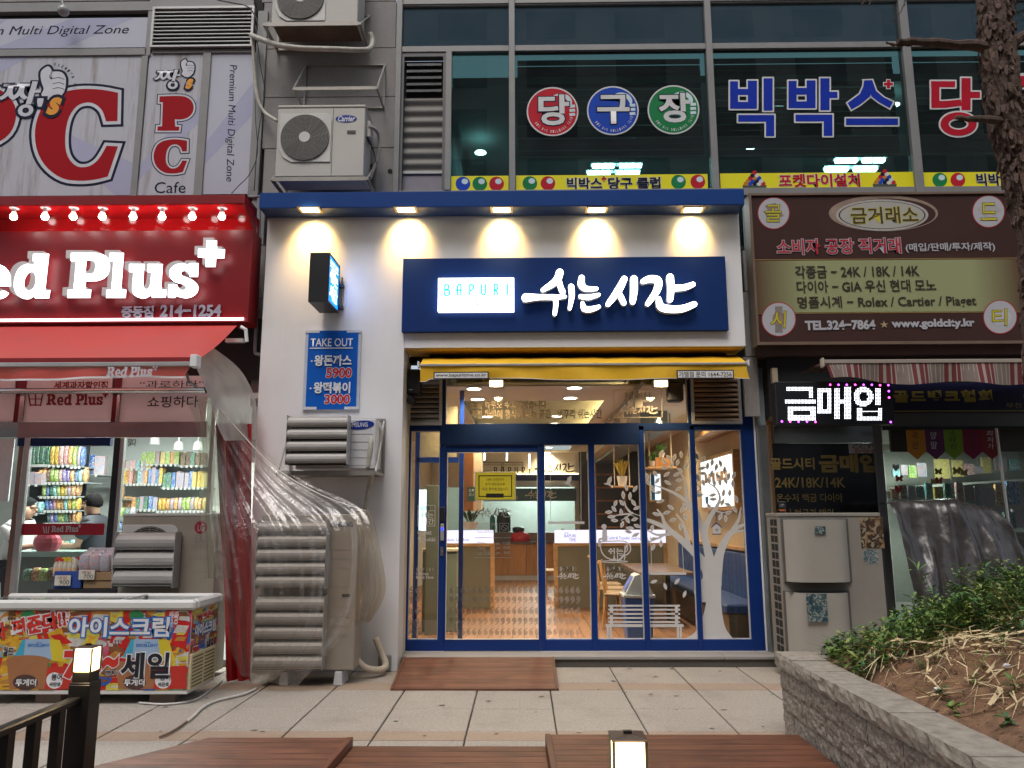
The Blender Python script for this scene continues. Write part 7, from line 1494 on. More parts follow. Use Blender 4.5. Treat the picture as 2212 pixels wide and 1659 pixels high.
part('side_panel',MB().box(x0 - .018,x0 - .001,YGs,YGs + .2,z0 - .03,z1 + .02),M('pale_bronze',(.38,.31,.24),.5,.3,streak=.4),gsn)
za,zb_ = at(1900,674,YGs).z,at(1900,562,YGs).z
def gradmat(name,c1,c2,x0,x1,w_):
    m = bpy.data.materials.new(name); m.use_nodes = True; n = m.node_tree; b = n.nodes['Principled BSDF']; tc = n.nodes.new('ShaderNodeTexCoord'); sp_ = n.nodes.new('ShaderNodeSeparateXYZ'); n.links.new(tc.outputs['Generated'],sp_.inputs[0]); cr = n.nodes.new('ShaderNodeValToRGB'); e = cr.color_ramp.elements
    e[0].color = (*c1,1); e[1].position = w_; e[1].color = (*c2,1); e2 = e.new(1 - w_); e2.color = (*c2,1); e3 = e.new(1.0); e3.color = (*c1,1); n.links.new(sp_.outputs['X'],cr.inputs[0]); n.links.new(cr.outputs[0],b.inputs['Base Color']); b.inputs['Roughness'].default_value = .5; return m
part('band',MB().box(x0 + .01,at(2205,620,YGs).x,YGs - .003,YGs - .0005,za,zb_),gradmat('band_print',(.10,.05,.02),(.29,.31,.15),0,1,.18),gsn)
for v_ in (559.5,675.5): zz = at(1900,v_,YGs).z; part('band_edge',MB().box(x0 + .01,x1,YGs - .003,YGs - .0005,zz - .005,zz + .004),m_gold,gsn)
def ell(cu_,cv_,ru,rv,Y,mat,par,d,name='disc',n=40,rot=0):
    shape(name,[[(cu_ + ru * math.cos(2 * math.pi * k / n),cv_ + rv * math.sin(2 * math.pi * k / n)) for k in range(n)]],Y,mat,par,dy=d)
m_cw = M('disc_white',(.42,.42,.45),.5,var=.03); m_rr = M('ring_red',(.35,.01,.02),.5); m_ye = M('emblem_yellow',(.50,.44,.02),.5); m_bz = M('bronze_print',(.28,.20,.15),.5,var=.2,scale=8); m_gr2 = M('emblem_grey',(.40,.38,.36),.5,var=.15,scale=20)
for (cx_,cy_,s_,r_) in ((1671,460.7,'골',35),(2135,457,'드',35.5),(1682,690,'시',37.5),(2160,685,'티',37)):
    ell(cx_,cy_,r_,r_,YGs,m_rr,gsn,-.0035,'disc_ring'); ell(cx_,cy_,r_ - 2,r_ - 2,YGs,m_cw,gsn,-.0045)
    if s_ == '골': [shape('gold_bar',[[(cx_ - 20 + a,cy_ - 6 + b_),(cx_ + 4 + a,cy_ - 12 + b_),(cx_ + 12 + a,cy_ - 2 + b_),(cx_ - 10 + a,cy_ + 6 + b_)]],YGs,m_bz,gsn,dy=-.0055 - .0003 * k) for k,(a,b_) in enumerate(((-4,2),(10,8),(0,-10)))]
    if s_ == '시': shape('watch_strap',[[(cx_ - 8,cy_ - 28),(cx_ + 8,cy_ - 28),(cx_ + 8,cy_ + 29),(cx_ - 8,cy_ + 29)]],YGs,M('strap_grey',(.22,.19,.17),.5,var=.3,scale=60),gsn,dy=-.0055); ell(cx_,cy_ - 2,14,14,YGs,m_bz,gsn,-.0062,'watch_face')
    if s_ == '드': shape('gem',[[(cx_ - 26,cy_ - 4),(cx_ - 14,cy_ - 12),(cx_ + 16,cy_ - 12),(cx_ + 28,cy_ - 4),(cx_,cy_ + 20)]],YGs,m_gr2,gsn,dy=-.0055)
    if s_ == '티': ell(cx_ + 4,cy_ + 2,22,16,YGs,M('ring_pale',(.48,.48,.5),.4),gsn,-.0055,'ring_print')
    write(s_,cx_ - 17,cy_ - 18,cx_ + 17,cy_ + 18,YGs - .0085,m_ye,gsn,bold=.01,outline=((.02,m_black),),shear=.1)
cu_,cv_ = 1905,464; ell(cu_ + 3,cv_ - 3,118,39,YGs,m_bz,gsn,-.0035,'emblem'); ell(cu_ + 10,cv_ - 1,106,34,YGs,m_brn,gsn,-.0042,'emblem'); ell(cu_,cv_ + 1,100,34,YGs,m_gr2,gsn,-.005,'emblem'); ell(cu_,cv_ + 1,94,30,YGs,m_brn,gsn,-.0057,'emblem'); ell(cu_,cv_ + 1,91,29,YGs,M('emblem_face',(.38,.37,.33),.5,var=.06),gsn,-.0064,'emblem')
def gw(s,a,b_,c_,d_,mt,outs=(),fn=Z41,**k): u0,v0 = fn(a,b_); u1,v1 = fn(c_,d_); write(s,u0,v0,u1,v1,YGs - .0095,mt,gsn,outline=outs,rot=.008,**k)
gw('금거래소',778,158,1332,292,M('emblem_brown',(.05,.03,.01),.5),((.03,m_ye),),bold=.015)
gw('소비자 공장 직거래',165,422,1190,545,M('sign_red',(.40,.01,.03),.5),((.035,m_cw),),bold=.02); gw('(매입/판매/투자/제작)',1232,455,1970,532,m_cw,bold=.02)
m_dkb = M('dark_brown_ink',(.035,.022,.012),.5)
gw('각종금 − 24K / 18K / 14K',315,640,1340,742,m_dkb,bold=.02); gw('다이아 − GIA 우신 현대 모노',328,765,1480,862,m_dkb,bold=.02); gw('명품시계 − Rolex / Cartier / Piaget',335,893,1815,1002,m_dkb,bold=.02)
gw('TEL.324−7864',400,1102,975,1172,m_cw,bold=.045); gw('★',1018,1100,1085,1160,M('star_tan',(.40,.32,.17),.5)); gw('www.goldcity.kr',1120,1090,1798,1168,m_cw,bold=.045)
part('lower_beam',MB().box(at(1640,757,-.3).x,x1,-.34,-.1,at(1900,768,-.3).z,at(1900,746,-.3).z),M('brown_beam',(.11,.07,.06),.6,.2,dirt=.3),gsn)
# dark cavity and beige ledge above gold shop
GX0 = fx1 + .14; solo('dark_soffit',MB().box(GX0,8,-.25,.1,at(1900,900,-.1).z,at(1900,769,-.1).z),m_dark,'dark cavity above the windows of the gold shop','soffit')
# striped awning
YAs = -1.15; sa = thing('striped_awning','faded red and cream striped awning under the brown sign','awning',(4,YAs,2.9)); a0 = at(1783,780,YAs).x; a1 = a0 + 3.4; zt2,zb2 = at(1950,785,YAs).z,at(1950,822,YAs).z
m_s1 = M('stripe_red',(.14,.02,.025),.7,var=.15,dirt=.3,dcol=(.1,.07,.06)); m_s2 = M('stripe_cream',(.32,.27,.23),.7,var=.1,dirt=.3,dcol=(.2,.17,.14)); m_s3 = M('stripe_khaki',(.19,.14,.12),.7,var=.12,dirt=.3)
patt = [(.03,m_s1),(.012,m_s2),(.15,m_s3),(.012,m_s2),(.045,m_s1),(.03,m_s2),(.045,m_s1),(.012,m_s2)]
bufs = {}; x = a0; k = 0
while x < a1:
    w_,mt = patt[k % 8]; mb = bufs.setdefault(mt,MB()); q = 3
    for i in range(q):
        xa,xb2 = x + w_ * i / q,x + w_ * (i + 1) / q
        def V_(xx,t): return (xx + .04 * t * (1 if xx < a0 + .1 else 0),YAs - .01 + .03 * t * math.sin(xx * 9),zt2 + (zb2 - zt2) * t + (.02 * math.sin(xx * 6) - .06 * min(1,(xx - a0) * 1.2) + .03) * t)
        for t in (0,.5): mb.quad(V_(xa,t + .5),V_(xb2,t + .5),V_(xb2,t),V_(xa,t))
        zz = at(1950,768,-.5).z; mb.quad((xa,YAs + .01,zt2 + .035),(xb2,YAs + .01,zt2 + .035),(xb2,-.4,zt2 + .05),(xa,-.4,zt2 + .05))
        if mt is m_s3: bufs.setdefault(m_s2,MB()).quad(*[(a_ + (xb2 - xa) * f_,b_ - .001,c_) for (a_,b_,c_),f_ in ((V_(xa,1),.3),(V_(xa,1),.5),(V_(xa,0),.5),(V_(xa,0),.3))])
    x += w_; k += 1
for mt,mb in bufs.items(): part('stripe',mb,mt,sa)
part('front_bar',MB().box(a0 - .02,a1,YAs - .02,YAs + .02,zt2 + .0,zt2 + .04),m_s2,sa,bev=.004); part('end_cap',MB().box(a0 - .045,a0 - .021,YAs - .04,YAs + .04,zt2 - .04,zt2 + .06),M('cap_tan',(.4,.35,.28),.6),sa,bev=.01)
# navy association sign
YN = -.30; x0,x1,z0,z1 = rc(1928,826,2440,891,YN); ns = thing('navy_sign','long navy sign with yellow lettering partly behind the dot matrix board','sign',((x0 + x1) / 2,YN,z0)); part('board',MB().box(x0 - .3,x1,YN,YN + .05,z0,z1),M('night_navy',(.008,.010,.045),.4),ns)
u0,v0 = Z42(1135,122); u1,v1 = Z42(1942,215); m_mu = M('mustard',(.30,.24,.05),.5); write('골드뱅크협회',u0,v0,u1,v1,YN - .002,m_mu,ns,bold=.05,spacing=1.2)
part('line',MB().box(x0,x1,YN - .002,YN - .0005,at(1990,889.5,YN).z,at(1990,887,YN).z),m_mu,ns); u0,v0 = Z42(2065,222); u1,v1 = Z42(2190,268); write('부천',u0,v0,u1,v1,YN - .002,m_mu,ns)
part('lower_rail',MB().box(x0,x1,-.28,-.2,at(1990,925,-.25).z,at(1990,893,-.25).z),M('grey_rail',(.12,.12,.12),.5,.4),ns)
# dot matrix board
YM = -.80; x0,x1,z0,z1 = rc(1676,824,1930,917,YM); md = thing('dot_matrix_board','black dot matrix board with glowing white characters and violet border dots','sign',((x0 + x1) / 2,YM,z0)); part('housing',MB().box(x0,x1,YM,YM + .16,z0,z1),m_black,md,bev=.006)
part('mesh_face',MB().box(x0 + .02,x1 - .02,YM - .002,YM - .0005,z0 + .02,z1 - .02),M('led_face',(.015,.016,.02),.35,var=.3,scale=80),md)
def inr(x,y,r): return r[0] <= x <= r[2] and r[1] <= y <= r[3]
def glyph(x,y):
    for r in ((240,90,462,125),(425,125,462,185),(230,195,485,226),(640,100,690,365),(690,190,725,232),(725,95,775,365),(978,98,1024,246)):
        if inr(x,y,r): return True
    if inr(x,y,(250,250,482,366)) and not inr(x,y,(302,285,440,325)): return True
    if inr(x,y,(502,98,612,312)) and not inr(x,y,(548,140,580,276)): return True
    d = math.hypot(x - 880,y - 172)
    if 36 < d < 82: return True
    if inr(x,y,(825,262,1040,366)) and not inr(x,y,(872,262,998,284)) and not inr(x,y,(872,306,998,336)): return True
    return False
mb = MB(); o0 = at(*Z42(0,0),YM - .004); st_x = (at(*Z42(1000,200),YM - .004) - at(*Z42(0,200),YM - .004)).x / 1000; st_z = -(at(*Z42(600,400),YM - .004) - at(*Z42(600,0),YM - .004)).z / 400
y = 96
while y < 366:
    x = 234
    while x < 1042:
        if glyph(x,y):
            p = at(*Z42(x,y),YM - .004); s_ = st_x * 3.4; mb.add([(p.x - s_,p.y,p.z),(p.x,p.y,p.z - s_),(p.x + s_,p.y,p.z),(p.x,p.y,p.z + s_),(p.x,p.y - .003,p.z)],[(0,1,4),(1,2,4),(2,3,4),(3,0,4)])
        x += 11.7
    y += 11.7
o = part('led_dots',mb,light('led_dot_light',(.92,.95,1),3.5),md); o['kind'] = 'stuff'
vio = light('violet_dot_light',(.5,.05,1),6); pnk = light('pink_dot_light',(1,.05,.5),6)
for k,(x,y) in enumerate([(604,74),(674,74),(742,74),(812,74),(882,74),(950,74),(1018,77),(1087,77),(1091,127),(1093,180),(1107,383),(204,378),(272,379),(342,380),(412,380),(483,382)]):
    p = at(*Z42(x,y),YM - .003); part('border_dot',MB().ball((p.x,p.y,p.z),.010,.006,.010,8,5),vio if k % 3 else pnk,md)
# grained side casing
xs_ = 2.865; p1 = xp(1627,850,xs_); p2 = xp(1671,850,xs_); zt3 = xp(1671,793,xs_).z; zb3 = xp(1671,904,xs_).z
solo('sign_casing',MB().box(xs_,xs_ + .06,p2.y,p1.y - .05,zb3,zt3),M('travertine_panel',(.42,.34,.25),.6,var=.05,streak=.35,dcol=(.22,.15,.09)),'pale grained end panel left of the dot matrix board','panel')
# steel transom, dark window with gold lettering
YV = -.12; def_u = lambda u,v: at(u,v,YV)
gf = thing('gold_shop_glazing','dark fronted gold dealer window with faded gold lettering','shopfront',(4,YV,0))
def gb(u0,v0,u1,v1,Y,d,mt,nm,bev=0): x0,x1,z0,z1 = rc(u0,v0,u1,v1,Y); return part(nm,MB().box(x0,x1,Y,Y + d,z0,z1),mt,gf,bev=bev)
gb(1672,918,1905,957,YV - .02,.04,M('dull_steel',(.35,.37,.36),.25,.9,bump=.2,bscale=3),'transom'); gb(1680,958,1902,1300,YV,.03,M('black_glass',(.010,.010,.012),.12,coat=.5),'dark_pane'); gb(1906,912,1924,1440,YV - .03,.06,M('dull_mullion',(.16,.16,.16),.4,.5),'mullion',.003)
gb(1654,918,1672,1440,YV - .02,.05,M('side_steel',(.32,.33,.32),.3,.8),'jamb')
m_dg = M('dull_gold_letter',(.23,.16,.045),.5)
for s_,a,b_,c_,d_,bo in (('골드시티',112,682,472,775,.03),('금매입',520,657,990,795,.05),('24K/18K/14K',150,845,725,925,.02),('은수저 백금 다이아',160,977,708,1045,.01),('금니 현금가 매입',165,1104,630,1175,.01)):
    u0,v0 = Z42(a,b_); u1,v1 = Z42(c_,d_); write(s_,u0,v0,u1,v1,YV - .002,m_dg,gf,bold=bo)
x0,x1,z0,z1 = rc(*Z42(760,568),*Z42(1030,642),YV - .01); ct_ = thing('cctv_notice','small white camera notice on the top corner of the dark window','notice',(x0,YV,z0)); part('card',MB().box(x0,x1,YV - .008,YV - .002,z0,z1),M('card_grey',(.38,.36,.37),.5),ct_)
write('CCTV',*Z42(790,575),*Z42(1000,602),YV - .009,m_black,ct_,bold=.01); write('촬영중',*Z42(800,610),*Z42(1000,636),YV - .009,m_rr,ct_)
gb(1924,925,2440,975,YV + .05,.04,M('shutter_box',(.07,.065,.06),.6),'shutter_box')
x0,x1,z0,z1 = rc(1924,975,2440,1300,YV); part('shop_glass',MB().box(x0,x1,YV + .02,YV + .026,z0,z1),glassmat('dusky_glass',(.85,.9,.88),.09,.0,dust_haze=.06),gf)
# pennants
cols = [('orange',(.42,.17,.01),'국산',m_black),('purple',(.085,.015,.07),'양말',m_cw),('lime green',(.13,.23,.01),'스타킹',m_black),('maroon',(.16,.006,.03),'덧신',m_black),('dark red',(.17,.012,.015),'최저가',m_cw)]
for k,(nm,c,tx,tm) in enumerate(cols):
    xa = 1228 + k * 155 + 0; poly = [Z42(xa,425),Z42(xa + 156,425),Z42(xa + 172,625 + 3),Z42(xa + 100,698 - 4),Z42(xa + 18,628)]; p = at(*poly[0],-.42)
    t = thing('pennant','%s pennant with handwritten letters hanging before the sock shop window' % nm,'pennant',tuple(p),'pennants over the sock shop window'); shape('cloth',[poly],-.42,M('pennant_' + nm.replace(' ','_'),c,.8,var=.05,bump=.2,bscale=40),t,thick=.002)
    n_ = len(tx)
    for i,chh in enumerate(tx): h_ = 52; y0 = 455 + i * (160 / n_) + (0 if n_ == 3 else 10); write(chh,*Z42(xa + 52 + i * 5,y0),*Z42(xa + 105 + i * 5,y0 + (44 if n_ == 3 else 60)),-.426,tm,t,bold=.005,shear=.1)
solo('pennant_rail',MB().box(at(1905,920,-.4).x,at(2400,920,-.4).x,-.43,-.40,at(2000,929,-.4).z,at(2000,922,-.4).z),m_dark,'dark rail the pennants hang from','rail')
# sock shop interior
struct('sock_shop_wall',MB().box(3.0,9,2.2,2.3,0,2.6).box(3.05,3.1,0,2.2,0,2.6),M('sock_wall',(.40,.40,.36),.7)); struct('sock_shop_floor',MB().box(3.0,9,0,2.2,-.01,.05),m_dark); struct('sock_shop_ceiling',MB().box(3.0,9,0,2.2,2.6,2.65),M('sock_ceiling',(.4,.4,.38),.7))
lamp('sock_shop_lamp','AREA',(4.9,1.0,2.55),32,(.9,1,.92),1.2,.3)
ss = thing('sock_shelf','long white shelf with cards and packets inside the sock shop','shelf',(5,1.8,1.5)); zsh = at(2050,1038,1.8).z; part('board',MB().add([(at(1925,1050,1.9).x,1.6,zsh - .12),(9,1.6,zsh + .12),(9,2.1,zsh + .12),(at(1925,1050,1.9).x,2.1,zsh - .12),(at(1925,1050,1.9).x,1.6,zsh - .09),(9,1.6,zsh + .15),(9,2.1,zsh + .15),(at(1925,1050,1.9).x,2.1,zsh - .09)],[(0,3,2,1),(4,5,6,7),(0,1,5,4),(1,2,6,5),(2,3,7,6),(3,0,4,7)]),M('sock_shelf_white',(.5,.5,.45),.5),ss)
random.seed(33)
items = [(1935,1030,14,18,'teal'),(1952,1026,14,22,'white'),(1970,1032,16,26,'green'),(1990,1030,20,30,'white'),(2035,1034,30,42,'cream'),(2068,1030,22,36,'cream'),(2090,1026,24,24,'pink'),(2112,1022,18,14,'white'),(2130,1022,18,34,'cream'),(2160,1018,24,30,'white'),(2190,1016,20,24,'teal'),
         (1932,1080,14,24,'red'),(1950,1078,14,30,'brown'),(1968,1076,16,26,'white'),(1986,1074,16,24,'navy'),(2006,1078,14,34,'teal'),(2026,1082,16,30,'yellow'),(2050,1084,20,40,'navy'),(2072,1086,14,44,'pink'),(2092,1090,20,40,'white'),(2114,1092,20,42,'white'),(2136,1094,22,40,'white'),(2160,1092,20,46,'red'),(2186,1090,24,50,'blue'),(2200,1140,24,40,'white'),(2180,1142,22,36,'navy'),(2206,1190,24,40,'brown')]
for k,(u_,v_,w_,h_,c) in enumerate(items):
    Y = 1.65 if k < 11 else .6; x0,x1,z0,z1 = rc(u_ - w_ / 2,v_ - h_,u_ + w_ / 2,v_,Y); where = ('upper' if k < 11 else 'lower'); j = k if k < 11 else k - 11
    o = bpy.data.objects.new('sock_packet',BOXM); COL.objects.link(o); o.location = ((x0 + x1) / 2,Y,z0); o.scale = (x1 - x0,.05,z1 - z0); o.material_slots[0].link = 'OBJECT'; o.material_slots[0].material = PK[c]
    tag(o,'%s packet of socks, number %s in the %s row from the window post' % (c,(ordn + ['fifteenth','sixteenth'])[j],where),'sock packet','sock packets behind the window')
for k,(x,y,c,w_) in enumerate([(190,770,'white_heart',1),(860,830,'gold_butterfly',1),(1150,820,'gold_butterfly',1.1),(1265,845,'gold_butterfly',1),(240,940,'red_butterfly',1),(870,970,'red_butterfly',1),(230,1110,'red_heart',1.1),(785,985,'gold_butterfly',.8)]):
    u_,v_ = (3480 + .24955 * x) / 1.8228,(1650 + .24955 * y) / 1.8228; s_ = 9 * w_; nm = c.split('_'); mt = {'white': m_cw,'gold': M('gold_sticker',(.22,.17,.03),.5),'red': M('red_sticker',(.28,.03,.02),.5)}[nm[0]]
    poly = [(0,.3),(.5,.9),(1,.6),(.7,0),(.9,-.6),(.3,-.7),(0,-.3),(-.3,-.7),(-.9,-.6),(-.7,0),(-1,.6),(-.5,.9)] if nm[1] == 'butterfly' else [(0,-1),(.9,.2),(.7,.9),(.2,.8),(0,.4),(-.2,.8),(-.7,.9),(-.9,.2)]
    p = at(u_,v_,YV - .01); t = thing('window_sticker','%s %s sticker on the sock shop glass, %s of its kind from the left' % (nm[0],nm[1],{0: 'only one',1: 'second',2: 'third',3: 'fourth',4: 'first',5: 'second',6: 'only one',7: 'first'}[k]),'sticker',tuple(p),'stickers on the sock shop glass'); shape('print',[[(u_ + a * s_,v_ - b_ * s_) for a,b_ in poly]],YV - .004,mt,t,dy=-.002)
# tall unit with two pale covers
YU = -1.05; x0,x1,z0,z1 = rc(1690,1112,1913,1440,YU); z0 = .08; ac6 = thing('air_conditioner','tall beige outdoor unit with two pale bulged covers in front of the gold shop','air conditioner',((x0 + x1) / 2,YU + .2,0))
m_acr = M('ac_cream',(.27,.245,.21),.55,var=.05,dirt=.25,dcol=(.16,.13,.10)); part('casing',MB().box(x0,x1,YU,YU + .38,z0,z1 - .02),m_acr,ac6,bev=.008); part('top_cover',MB().box(x0 - .005,x1 + .005,YU - .008,YU + .39,z1 - .019,z1 + .02),m_acr,ac6,bev=.006)
u_h = unit(M('grid_hole',(.012,.012,.012),.8),'grille_hole')
for r_ in range(17):
    for c_ in range(2): piece('grille_hole',u_h,ac6,x0 - .003,x0 - .0005,YU + .05 + c_ * .11,YU + .14 + c_ * .11,z0 + .08 + r_ * .083,z0 + .145 + r_ * .083)
m_cov = M('cover_cream',(.37,.345,.30),.45,var=.03,dirt=.12,dcol=(.3,.25,.2))
for k,(a,b_,c_,d_) in enumerate(((1703,1122,1842,1258),(1708,1280,1846,1412))):
    xa,xb2,za,zb2 = rc(a,b_,c_,d_,YU - .13); mb = MB(); n_ = 14; m_ = 8
    for j in range(m_ + 1):
        for i in range(n_ + 1):
            s,t = i / n_,j / m_; bul = (1 - abs(2 * s - 1) ** 5) ; top = 1 if k == 0 or t < .95 else 1
            mb.v.append((xa + (xb2 - xa) * s,YU - .02 - .17 * bul * (.75 + .25 * t),za + (zb2 - za) * t))
    mb.f = [(j * (n_ + 1) + i,j * (n_ + 1) + i + 1,(j + 1) * (n_ + 1) + i + 1,(j + 1) * (n_ + 1) + i) for j in range(m_) for i in range(n_)]
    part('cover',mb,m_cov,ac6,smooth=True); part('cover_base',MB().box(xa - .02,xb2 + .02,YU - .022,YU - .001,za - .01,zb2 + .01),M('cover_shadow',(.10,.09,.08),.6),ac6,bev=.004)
    if k: part('cover_slot',MB().box(xa + .02,xb2 - .02,YU - .12,YU - .03,zb2 - .004,zb2 - .001),m_dark,ac6)
for (a,b_,c_,d_,lab,mt) in ((*Z42(855,1172),*Z42(1045,1430),'food flyer stuck to the tall beige unit',packmat('flyer_food',(.10,.06,.04),(.28,.18,.10),(.30,.26,.18),14)),(*Z42(880,1440),*Z42(1000,1560),'small repair sticker below the food flyer',packmat('sticker_repair',(.28,.32,.30),(.05,.10,.12),(.35,.36,.34),30))):
    xa,xb2,za,zb2 = rc(a,b_,c_,d_,YU); solo('flyer',MB().box(xa,xb2,YU - .003,YU - .0008,za,zb2),mt,lab,'flyer')
for (a,b_,c_,d_,lab) in ((*Z42(478,1248),*Z42(568,1310),'small green sticker on the upper pale cover'),(*Z43(413,208),*Z43(582,440),'green blue notice sticker on the lower pale cover')):
    xa,xb2,za,zb2 = rc(a,b_,c_,d_,YU - .20); solo('cover_sticker',MB().box(xa,xb2,YU - .196,YU - .193,za,zb2),packmat('sticker_teal',(.10,.17,.16),(.28,.30,.28),(.02,.05,.08),26),lab,'sticker')
p = at(1691,1106,YU + .1); cp = thing('paper_cup','black paper cup left on top of the tall beige unit','cup',(p.x,p.y,z1 + .02)); part('cup',MB().lathe([(.026,0),(.038,.10),(.036,.10)],(p.x,p.y,z1 + .02),16),m_black,cp,smooth=True); part('lid',MB().lathe([(.041,.10),(.041,.108),(.03,.118)],(p.x,p.y,z1 + .02),16),m_black,cp); part('sleeve_stripe',MB().lathe([(.0315,.02),(.033,.035)],(p.x,p.y,z1 + .02),16),M('stripe_orange',(.6,.12,.02),.5),cp)
# plastic covered heap
from mathutils import noise
mb = MB(); nx,ny = 60,34; hx0,hx1 = 4.05,6.6; random.seed(2)
def hz_(s): return [1.52,1.62,1.66,1.62,1.52,1.36,1.0,.9][int(s * 6.99)] * (1 - (s * 6.99) % 1) + [1.52,1.62,1.66,1.62,1.52,1.36,1.0,.9][min(int(s * 6.99) + 1,7)] * ((s * 6.99) % 1)
xh0 = at(1922,1090,-.85).x; xh1 = xh0 + 2.6
prof_u = [(1922,1083),(1960,1081),(2060,1076),(2110,1090),(2150,1098),(2175,1130),(2190,1160),(2215,1210),(2300,1260)]
def htop(u_):
    for (a,b_),(c_,d_) in zip(prof_u,prof_u[1:]):
        if u_ <= c_: return b_ + (d_ - b_) * (u_ - a) / (c_ - a)
    return 1260
for j in range(ny + 1):
    for i in range(nx + 1):
        s,t = i / nx,j / ny; u_ = 1922 + 370 * s; vt = htop(u_); X_,Zt_ = at(u_,vt,-.75).x,at(u_,vt,-.75).z
        if t < .25: y = -.35 - .4 * (t / .25); z = Zt_ - .03 * (1 - t / .25)
        else: q = (t - .25) / .75; y = -.75 - .55 * q ** .7 + .05 * math.sin(s * 30 + q * 3) * q + .035 * math.sin(s * 13 - q * 5 + 1) + .025 * math.sin(s * 55 + q * 9) * (1 - abs(2 * q - 1)); z = Zt_ + (.02 - Zt_) * q + .02 * math.sin(s * 21 + q * 11); y += .05 * noise.noise(Vector((s * 14,q * 3,2))) + .03 * noise.noise(Vector((s * 30,q * 14,7)))
        mb.v.append((X_,y,z))
mb.f = [(j * (nx + 1) + i,(j + 1) * (nx + 1) + i,(j + 1) * (nx + 1) + i + 1,j * (nx + 1) + i + 1) for j in range(ny) for i in range(nx)]
solo('covered_stall',mb,M('grey_film_cover',(.05,.045,.043),.26,var=.5,scale=3,bump=1.0,bscale=7),'goods stall draped in dull grey plastic right of the tall unit','covered stall',smooth=True)
solo('metal_pole',MB().tube([(at(2172,1000,-.6).x,-.6,.0),(at(2172,1000,-.6).x - .06,-.6,at(2172,925,-.6).z)],.014,8),m_alul,'thin metal pole rising behind the draped stall','pole')
# ================================================================== planter
WX0,WX1 = 1.915,2.15; m_blk = M('split_face_block',(.27,.235,.195),.95,var=.55,scale=48,bump=1.0,bscale=40,dirt=.5,dcol=(.09,.07,.06)); m_cap = M('cap_stone',(.31,.275,.225),.9,var=.3,scale=14,bump=.6,bscale=45,dirt=.3,dcol=(.12,.10,.08))
pw = thing('planter_wall','low planter wall of rough split concrete blocks with flat cap stones','wall',(2.03,-4.5,0))
random.seed(6)
def rough(x0,x1,y0,y1,z0,z1,mat,par,nm,amp=.012,seed=0,n=7):
    """block whose left face is split rough"""
    mb = MB(); ny_ = n; nz_ = max(3,n // 2)
    vs = []
    for i in range(ny_ + 1):
        for j in range(nz_ + 1):
            e = 0 if i in (0,ny_) or j in (0,nz_) else 1; vs.append((x0 - e * (amp * .4 + random.uniform(-amp,amp)) + (1 - e) * random.uniform(.0,amp * .6),y0 + (y1 - y0) * i / ny_,z0 + (z1 - z0) * j / nz_))
    o_ = len(vs); vs += [(x1,y0,z0),(x1,y1,z0),(x1,y1,z1),(x1,y0,z1)]; g_i = lambda i,j: i * (nz_ + 1) + j
    fs = [(g_i(i,j),g_i(i,j + 1),g_i(i + 1,j + 1),g_i(i + 1,j)) for i in range(ny_) for j in range(nz_)]
    fs.append(tuple([g_i(i,nz_) for i in range(ny_ + 1)][::1]) + (o_ + 2,o_ + 3)); fs.append(tuple([g_i(i,0) for i in range(ny_,-1,-1)]) + (o_,o_ + 1))
    fs.append(tuple([g_i(0,j) for j in range(nz_ + 1)][::1]) + (o_ + 3,o_)); fs.append(tuple([g_i(ny_,j) for j in range(nz_,-1,-1)]) + (o_ + 1,o_ + 2)); fs.append((o_,o_ + 3,o_ + 2,o_ + 1))
    mb.add(vs,fs); o = part(nm,mb,mat,par); return o
yN,yF = -6.6,-2.92
for row,(za,zb2) in enumerate(((-.02,.17),(.176,.32),(.326,.47))):
    y = yF; k = 0; L = .42
    while y > yN:
        l = L if k or row % 2 else L / 2; rough(WX0 + .012 + .006 * (2 - row),WX1,y - l + .004,y - .004,za,zb2,m_blk,pw,'block',.009,n=12); y -= l; k += 1
y = yF + .02; cl_ = .37; capz = .578
while y > yN:
    l = cl_ * random.uniform(.95,1.05); dz = random.uniform(-.004,.004); rough(WX0 - .01,WX1 + .01,y - l + .005,y - .003,.474,capz + dz,m_cap,pw,'cap_stone',.010,n=8); y -= l
# far side wall running right
x = WX1 + .012
for k in range(8): part('cap_stone',MB().box(x + .004,x + .41,yF - .20,yF + .02,.474,capz),m_cap,pw,bev=.006); part('block',MB().box(x + .004,x + .41,yF - .19,yF + .01,-.02,.47),m_blk,pw,bev=.01); x += .414
# soil mound
def soilz(x,y):
    a = max(0,x - 2.15); b_ = max(0,y + 5.2)
    return .53 + .30 * (1 - math.exp(-a * 1.1)) + .14 * math.exp(-((x - 3.3) ** 2 + (y + 4.2) ** 2) / .6) + .035 * math.sin(x * 5 + y * 3) + .02 * math.sin(x * 13 - y * 9) - .05 * math.exp(-a * 9)
mb = MB(); nx,ny = 90,90
from mathutils import noise
for j in range(ny + 1):
    for i in range(nx + 1):
        x = 2.12 + 3.6 * (i / nx) ** 1.3; y = -6.6 + 3.55 * j / ny; mb.v.append((x,y,soilz(x,y) + .03 * noise.noise(Vector((x * 9,y * 9,0))) + .012 * noise.noise(Vector((x * 30,y * 30,4)))))
mb.f = [(j * (nx + 1) + i,j * (nx + 1) + i + 1,(j + 1) * (nx + 1) + i + 1,(j + 1) * (nx + 1) + i) for j in range(ny) for i in range(nx)]
so_ = part('planter_soil',mb,M('soil',(.21,.115,.062),.95,var=.4,scale=14,bump=.9,bscale=60,dirt=.5,dcol=(.05,.03,.018)),None,smooth=True); so_['kind'] = 'structure'
